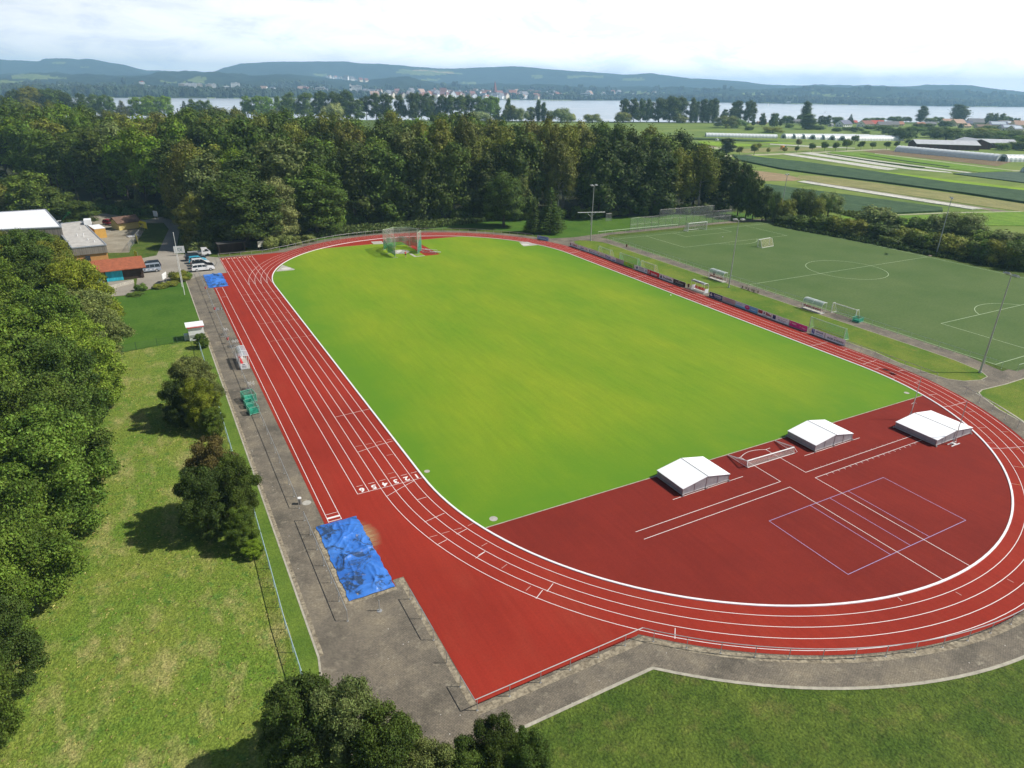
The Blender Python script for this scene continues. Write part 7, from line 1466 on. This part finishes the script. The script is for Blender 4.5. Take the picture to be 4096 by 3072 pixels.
signboard(1036, 1000, 1056, 997, 2.2, 1.5, 'cream banner with a line drawing on the wire fence by the tall poplar', (.72, .70, .60), fish)
# wooden shelter behind the sprint start
x, y, _ = G(928, 1010); t = empty('wooden_shelter', (x, y, 0), rad(6), 'dark open wooden shelter under the huge poplar', 'shelter'); MB().box((0, 1.0, 1.3), (6.2, .1, 2.4)).box((-3.05, 0, 1.3), (.1, 2, 2.4)).box((3.05, 0, 1.3), (.1, 2, 2.4)).build('wall', dk, t); MB().box((0, 0, 2.6), (6.8, 2.8, .12)).build('roof', plain('felt_roof', (.08, .075, .07), .9), t)
for xx in (-3, 0, 3): MB().box((xx, -1.0, 1.3), (.12, .12, 2.5)).build('post', dk, t)
# flagpoles and lane lamps
for x, y, h, lab in ((-53.8, 85.2, 12.2, 'taller white flagpole at the lawn corner'), (-53.8, 91.4, 6.6, 'shorter white flagpole at the lawn corner')): t = empty('flagpole', (x, y, 0), 0, lab, 'flagpole', 'flagpoles at the lawn corner'); MB().tube((0, 0, 0), (0, 0, h), .07, .04, n=8).build('pole', M['whitemetal'], t); MB().ball((0, 0, h+.06), .09).build('finial', M['metal'], t)
for px, py, h, lab in ((732, 932, 5.8, 'street lamp beside the lane in front of the olive-green tree'), (724, 880, 6.5, 'street lamp farther up the lane')):
    x, y, _ = G(px, py); t = empty('street_lamp', (x, y, 0), rad(170), lab, 'street lamp', 'street lamps on the lane'); MB().tube((0, 0, 0), (0, 0, h), .08, .05, n=8).build('pole', M['metal'], t); MB().box((.5, 0, h), (1.2, .22, .1)).build('lamp_head', M['metal'], t)
# ------------------------------------------------------------------ cars
cglass = plain('car_glass', (.02, .028, .035), .06); lampw = plain('headlamp', (.75, .77, .8), .1); lampr = plain('tail_lamp', (.45, .02, .02), .2)
def paint(name, c): 
    if name in _cache: return _cache[name]
    m, nt, nd, lk, b = newmat(name); n = noise(nd, lk, 2.0, 3); r = ramp(nd, [tuple(x*.9 for x in c), c], [.3, .7]); lk.new(n, r.inputs[0]); lk.new(r.outputs[0], b.inputs['Base Color']); b.inputs['Roughness'].default_value = .28; b.inputs['Coat Weight'].default_value = .6; b.inputs['Coat Roughness'].default_value = .06; _cache[name] = m; return m
PROF = {  # side profiles: lower body and greenhouse, nose at +x
 'estate': (4.8, 1.82, [(-2.38, .32), (-2.40, .75), (-2.30, .98), (.95, .96), (1.75, .86), (2.25, .70), (2.38, .48), (2.34, .28)], [(-2.28, .96), (-2.02, 1.44), (-1.6, 1.50), (-.2, 1.50), (.35, 1.42), (1.02, .97)]),
 'hatch': (4.1, 1.75, [(-2.0, .32), (-2.04, .8), (-1.95, 1.0), (.85, .98), (1.5, .88), (1.95, .70), (2.04, .45), (2.0, .28)], [(-1.95, .99), (-1.66, 1.46), (-1.2, 1.53), (-.1, 1.52), (.35, 1.42), (.95, .98)]),
 'suv': (4.6, 1.88, [(-2.28, .38), (-2.30, .9), (-2.2, 1.12), (1.0, 1.1), (1.75, 1.02), (2.2, .86), (2.30, .55), (2.25, .34)], [(-2.18, 1.10), (-1.95, 1.60), (-1.5, 1.68), (-.1, 1.67), (.42, 1.55), (1.05, 1.1)]),
 'van': (4.7, 1.85, [(-2.32, .34), (-2.35, .9), (-2.3, 1.1), (1.2, 1.06), (1.9, .88), (2.28, .66), (2.35, .45), (2.3, .3)], [(-2.28, 1.08), (-2.12, 1.70), (-1.8, 1.78), (.1, 1.76), (.55, 1.66), (1.45, 1.06)])}
def car(kind, x, y, rz, pname, pcol, label, group='parked cars', stripes=None):
    L, W, low, up = PROF[kind]; t = empty('parked_car' if kind != 'van' else 'parked_van', (x, y, .03), rz, label, 'car' if kind != 'van' else 'van', group); pm = paint(pname, pcol)
    def extr(prof, w0, w1, zlo, zhi):
        n = len(prof); f = lambda z: w0+(w1-w0)*max(0, min(1, (z-zlo)/max(.01, zhi-zlo))); vs = [(p[0], -f(p[1])/2, p[1]) for p in prof]+[(p[0], f(p[1])/2, p[1]) for p in prof]
        return vs, [tuple(range(n)), tuple(range(2*n-1, n-1, -1))]+[(i, n+i, n+(i+1) % n, (i+1) % n) for i in range(n)]
    m = MB(); vs, fs = extr(low, W, W*.95, .3, 1.1); m.add(vs, fs); bo = m.build('body', pm, t)
    bv = bo.modifiers.new('b', 'BEVEL'); bv.width = .07; bv.segments = 2; bv.limit_method = 'ANGLE'
    z0 = up[0][1]; z1 = max(p[1] for p in up); m = MB(); vs, fs = extr([(p[0]*.995, p[1]) for p in up], W*.90, W*.74, z0, z1); m.add(vs, fs); gb = m.build('windows', cglass, t)
    m = MB(); tp = [p for p in up if p[1] > z1-.14]; a_, b2 = tp[0][0], tp[-1][0]; m.add([(a_-.05, -W*.375, z1-.03), (b2+.05, -W*.375, z1-.05), (b2+.05, W*.375, z1-.05), (a_-.05, W*.375, z1-.03), (a_+.1, -W*.33, z1+.04), (b2-.2, -W*.33, z1+.03), (b2-.2, W*.33, z1+.03), (a_+.1, W*.33, z1+.04)], [(4, 5, 6, 7), (0, 1, 5, 4), (1, 2, 6, 5), (2, 3, 7, 6), (3, 0, 4, 7)]); m.build('roof', pm, t)
    pil = MB(); fw = lambda z: (W*.90+(W*.74-W*.90)*(z-z0)/(z1-z0))/2+.012
    for s in (-1, 1):
        for (xa, xb) in ((up[0][0], up[1][0]), (up[-1][0], up[-2][0]), (-.15, -.18), (-1.15, -1.12)):
            zt = z1-.06; pil.tube((xa, s*fw(z0), z0), (xb, s*fw(zt), zt), .045, n=4)
    pil.build('pillars', pm, t)
    for s in (-1, 1):
        for xx in (-L*.29, L*.31):
            ty = MB().tube((xx, s*(W/2-.22), .32), (xx, s*(W/2+.01), .32), .325, n=16).build('wheel', M['rubber'], t); MB().tube((xx, s*(W/2-.05), .32), (xx, s*(W/2+.022), .32), .21, n=12).build('rim', M['alum'], ty)
        MB().box((L/2-.16, s*W*.36, .66), (.22, .36, .15)).build('headlight', lampw, t); MB().box((-L/2+.06, s*W*.41, .84), (.12, .22, .24)).build('taillight', lampr, t)
        MB().box((.78, s*(W/2+.07), 1.0), (.16, .18, .12)).build('mirror', pm, t)
    if stripes:
        m = MB(); 
        for k in range(4): m.box((-1.5+k*.85, -W/2-.005, .72), (.42, .012, .24)); m.box((-1.1+k*.85, W/2+.005, .72), (.42, .012, .24))
        m.build('stripe', lampw, t)
    return t
car('estate', -48.55, 103.9, .04, 'paint_white', (.80, .80, .80), 'white estate car at the near end of the parked row', 'cars parked beside the sand pit'); car('estate', -48.3, 106.7, .03, 'paint_black', (.012, .012, .014), 'black car second in the parked row from the near end', 'cars parked beside the sand pit'); car('hatch', -48.6, 109.4, .04, 'paint_white', (.80, .80, .80), 'white car third in the parked row', 'cars parked beside the sand pit')
car('hatch', -48.9, 112.1, .05, 'paint_cyan', (.05, .42, .60), 'turquoise-blue car fourth in the parked row', 'cars parked beside the sand pit'); car('suv', -49.1, 115.1, .04, 'paint_dark', (.018, .022, .03), 'dark blue-black off-roader at the far end of the parked row', 'cars parked beside the sand pit')
car('van', -59.2, 107.4, math.pi+.06, 'paint_silver', (.33, .38, .45), 'silver-blue van with white patches parked by the wooden shed', 'vehicles by the wooden shed', stripes=True); car('suv', -59.0, 110.6, math.pi+.08, 'paint_navy', (.02, .025, .05), 'dark blue car behind the silver van', 'vehicles by the wooden shed'); car('hatch', -67.2, 170.4, -.9, 'paint_red', (.35, .02, .04), 'red car left of the yellow hut')
# white pickup
t = empty('pickup_truck', (-47.6, 118.6, .03), .02, 'white flatbed pickup behind the dark off-roader', 'truck'); pm = paint('paint_white', (.80, .80, .80)); MB().add([(.2, -.85, .5), (.2, .85, .5), (.2, .85, 1.95), (.2, -.85, 1.95), (2.3, -.85, .5), (2.3, .85, .5), (2.2, .85, 1.15), (2.2, -.85, 1.15), (1.5, -.8, 1.95), (1.5, .8, 1.95)], [(0, 1, 2, 3)[::-1], (4, 5, 6, 7), (7, 6, 9, 8), (8, 9, 2, 3), (0, 4, 7, 8, 3), (1, 2, 9, 6, 5), (0, 1, 5, 4)]).build('cab', pm, t); MB().add([(2.19, -.72, 1.2), (2.19, .72, 1.2), (1.56, .7, 1.88), (1.56, -.7, 1.88)], [(0, 1, 2, 3)]).add([(.5, -.862, 1.25), (1.9, -.862, 1.25), (1.45, -.83, 1.8), (.5, -.83, 1.8)], [(0, 1, 2, 3)]).build('window', cglass, t)
m = MB(); m.box((-1.3, 0, .85), (3.0, 1.9, .12)); m.box((-1.3, .92, 1.05), (3.0, .06, .35)); m.box((-1.3, -.92, 1.05), (3.0, .06, .35)); m.box((-2.8, 0, 1.05), (.06, 1.9, .35)); m.build('load_bed', M['metal'], t)
for xx in (-1.9, 1.5):
    for s in (-1, 1): MB().tube((xx, s*.65, .36), (xx, s*.88, .36), .36, n=14).build('wheel', M['rubber'], t)
x, y, _ = G(2868, 563); c_ = car('van', x, y, .5, 'paint_white', (.80, .80, .80), 'white van alone on the field track below the long tunnel', None)
# tractor among the fruit trees
x, y, _ = G(3138, 598); t = empty('tractor', (x, y, 0), .2, 'blue and orange farm tractor behind the small trees', 'tractor'); MB().box((1.2, 0, 1.3), (2.0, .9, .9)).build('bonnet', plain('tractor_blue', (.05, .12, .22), .4), t); MB().box((-.6, 0, 2.0), (1.5, 1.5, 1.5)).box((-.6, 0, 2.8), (1.7, 1.7, .12)).build('cab', cglass, t); MB().box((-3.4, 0, 1.7), (2.6, 2.0, 2.2)).build('sprayer', plain('tractor_orange', (.65, .30, .05), .5), t)
for xx, r_ in ((-.8, .85), (1.7, .55)):
    for s in (-1, 1): MB().tube((xx, s*.7, r_), (xx, s*1.1, r_), r_, n=14).build('wheel', M['rubber'], t)
# ------------------------------------------------------------------ polytunnels and farm buildings
film = plain('tunnel_film', (.74, .77, .77), .35, var=.08, scale=.3); film2 = plain('tunnel_film_shade', (.56, .63, .62), .4, var=.12, scale=.3)
def tunnel(x0, y0, x1, y1, w, h, label, ribs=0, mat=None, group='polytunnels in the fields'):
    L = math.hypot(x1-x0, y1-y0); t = empty('polytunnel', (x0, y0, 0), math.atan2(y1-y0, x1-x0), label, 'polytunnel', group); n = 12; K = max(2, ribs or int(L/3)); vs = []
    for k in range(K+1):
        for s in (0, 1):
            u = L*(k/K) if s == 0 else L*((k+.5)/K)
            if k == K and s: continue
            sc = 1.0 if s == 0 else .965
            for i in range(n+1):
                a = math.pi*i/n; vs.append((u, -w/2*math.cos(a)*sc, h*math.sin(a)**.75*sc))
    R_n = len(vs)//(n+1); fs = [(r*(n+1)+i, (r+1)*(n+1)+i, (r+1)*(n+1)+i+1, r*(n+1)+i+1) for r in range(R_n-1) for i in range(n)]
    MB().add(vs, fs).build('film_cover', mat or film, t, smooth=False)
    e = MB(); e.add([v for v in vs[:n+1]], [tuple(range(n+1))]); e.build('end_wall', film2, t); e = MB(); e.add([v for v in vs[-(n+1):]], [tuple(range(n, -1, -1))]); e.build('end_wall', film2, t)
    e = MB(); e.add([(-.06, -w*.22, 0), (-.06, w*.22, 0), (-.06, w*.22, h*.62), (-.06, -w*.22, h*.62)], [(0, 1, 2, 3)]); e.build('doorway', plain('tunnel_dark', (.08, .11, .09), .9), t)
a = G(2822, 546); b_ = G(3105, 553); tunnel(a[0], a[1], b_[0], b_[1], 8, 3.4, 'long single polytunnel at the left end of the tunnel group')
dx, dy = G(3577, 562)[0]-G(3372, 562)[0], G(3577, 562)[1]-G(3372, 562)[1]; dl = math.hypot(dx, dy); dx, dy = dx/dl, dy/dl
for i, (px, py) in enumerate(((3133, 553), (3172, 554), (3210, 555), (3250, 557), (3288, 558), (3328, 560), (3368, 562))):
    x, y, _ = G(px, py); L = 62+4*(i % 3); tunnel(x, y, x+dx*L, y+dy*L, 8.6, 4.0, 'polytunnel in the parallel group, %s from the left' % nth(i))
a = G(3592, 606); b_ = G(4000, 644); tunnel(a[0], a[1], b_[0], b_[1], 9, 4.3, 'long ribbed polytunnel in front of the farm buildings', mat=film); a2 = G(4010, 645); tunnel(a2[0], a2[1], a2[0]+30, a2[1]-14, 9, 4.4, 'bright white polytunnel end at the right edge')
x, y, _ = G(4096, 690); tunnel(x-3, y-3, x+40, y-14, 9, 4.0, 'pale grey tunnel cut by the right edge below the ribbed one')
mar = plank_mat('maroon_boards', (.10, .03, .028), .6); tin = plain('tin_roof', (.55, .56, .58), .4, var=.15, scale=.3)
for (px, py, w_, d_, e, rh, rz, lab) in ((3770, 596, 46, 16, 3.8, 6.4, -.62, 'long maroon barn with a pale metal roof behind the ribbed tunnel'), (3880, 592, 26, 18, 4.2, 7.4, .95, 'maroon barn with its gable turned to the ribbed tunnel'), (3955, 590, 34, 14, 4, 6.4, -.62, 'pale-roofed barn at the right end of the farm')):
    x, y, _ = G(px, py); t = empty('barn', (x, y, 0), rz, lab, 'barn', 'farm buildings'); a, r = house_meshes(w_, d_, e, rh, None, None); a.build('wall', mar, t); r.build('roof', tin, t)
# ------------------------------------------------------------------ person
def skin_mesh(pts, edges, radii, name):
    me = bpy.data.meshes.new(name); me.from_pydata(pts, edges, []); o = bpy.data.objects.new(name, me); COL.objects.link(o); md = o.modifiers.new('s', 'SKIN')
    for v, r_ in zip(me.skin_vertices[0].data, radii): v.radius = r_ if isinstance(r_, tuple) else (r_, r_)
    me.skin_vertices[0].data[0].use_root = True; sb = o.modifiers.new('d', 'SUBSURF'); sb.levels = 1; sb.render_levels = 1
    dg = bpy.context.evaluated_depsgraph_get(); ev = o.evaluated_get(dg); m2 = bpy.data.meshes.new_from_object(ev); bpy.data.objects.remove(o); m2.name = name; return m2
P_ = [(0, 0, .95), (0, .01, 1.12), (0, .02, 1.30), (0, .01, 1.44), (0, 0, 1.52), (0, -.01, 1.64), (.10, 0, .90), (.11, -.02, .50), (.12, .03, .09), (.12, -.11, .05), (-.10, 0, .90), (-.11, .02, .50), (-.12, .05, .09), (-.12, -.09, .05), (.19, .01, 1.40), (.25, .02, 1.14), (.22, -.10, .93), (.20, -.14, .86), (-.19, .01, 1.40), (-.25, .02, 1.14), (-.22, -.10, .93), (-.20, -.14, .86)]
E_ = [(0, 1), (1, 2), (2, 3), (3, 4), (4, 5), (0, 6), (6, 7), (7, 8), (8, 9), (0, 10), (10, 11), (11, 12), (12, 13), (3, 14), (14, 15), (15, 16), (16, 17), (3, 18), (18, 19), (19, 20), (20, 21)]
R_p = [(.15, .11), (.14, .10), (.17, .11), (.13, .09), .05, (.085, .10), .09, .06, .045, .04, .09, .06, .045, .04, .055, .045, .035, .04, .055, .045, .035, .04]
t = empty('person', (-3.1, 97.1, GZ), rad(10), 'person in a red shirt and black shorts standing before the throwing cage', 'person'); sk_ = plain('skin', (.52, .32, .22), .6)
bm_ = skin_mesh(P_, E_, R_p, 'body'); bm_.materials.append(sk_); o = bpy.data.objects.new('body', bm_); COL.objects.link(o); o.parent = t
sm = skin_mesh([P_[1], P_[2], P_[3], P_[14], (.235, .02, 1.22), P_[18], (-.235, .02, 1.22), (0, 0, 1.0)], [(0, 1), (1, 2), (2, 3), (3, 4), (2, 5), (5, 6), (0, 7)], [(.165, .125), (.19, .13), (.15, .11), .075, .066, .075, .066, (.17, .13)], 'shirt'); sm.materials.append(M['red']); o = bpy.data.objects.new('shirt', sm); COL.objects.link(o); o.parent = t
sm = skin_mesh([(0, 0, .97), (.10, 0, .88), (.115, -.01, .60), (-.10, 0, .88), (-.115, .01, .60)], [(0, 1), (1, 2), (0, 3), (3, 4)], [(.18, .135), .115, .10, .115, .10], 'shorts'); sm.materials.append(M['black']); o = bpy.data.objects.new('shorts', sm); COL.objects.link(o); o.parent = t
MB().ball((0, .02, 1.70), .105, seg=10, ring=7).build('hair', plain('hair', (.06, .035, .02), .8), t); m = MB(); m.ball((.12, -.05, .045), .07, zs=.6); m.ball((-.12, -.03, .045), .07, zs=.6); m.build('shoes', plain('yellow_shoe', (.6, .6, .05), .5), t)
# balls and small things on the turf
for px, py, lab in ((2890, 950, 'white ball on the far part of the artificial pitch'), (2682, 1184, 'small white marker on the infield by the back straight')):
    x, y, _ = G(px, py); o = MB().ball((x, y, GZ+.13), .14, seg=10, ring=7).build('ball', M['whitemetal']); tag(o, lab, 'ball')
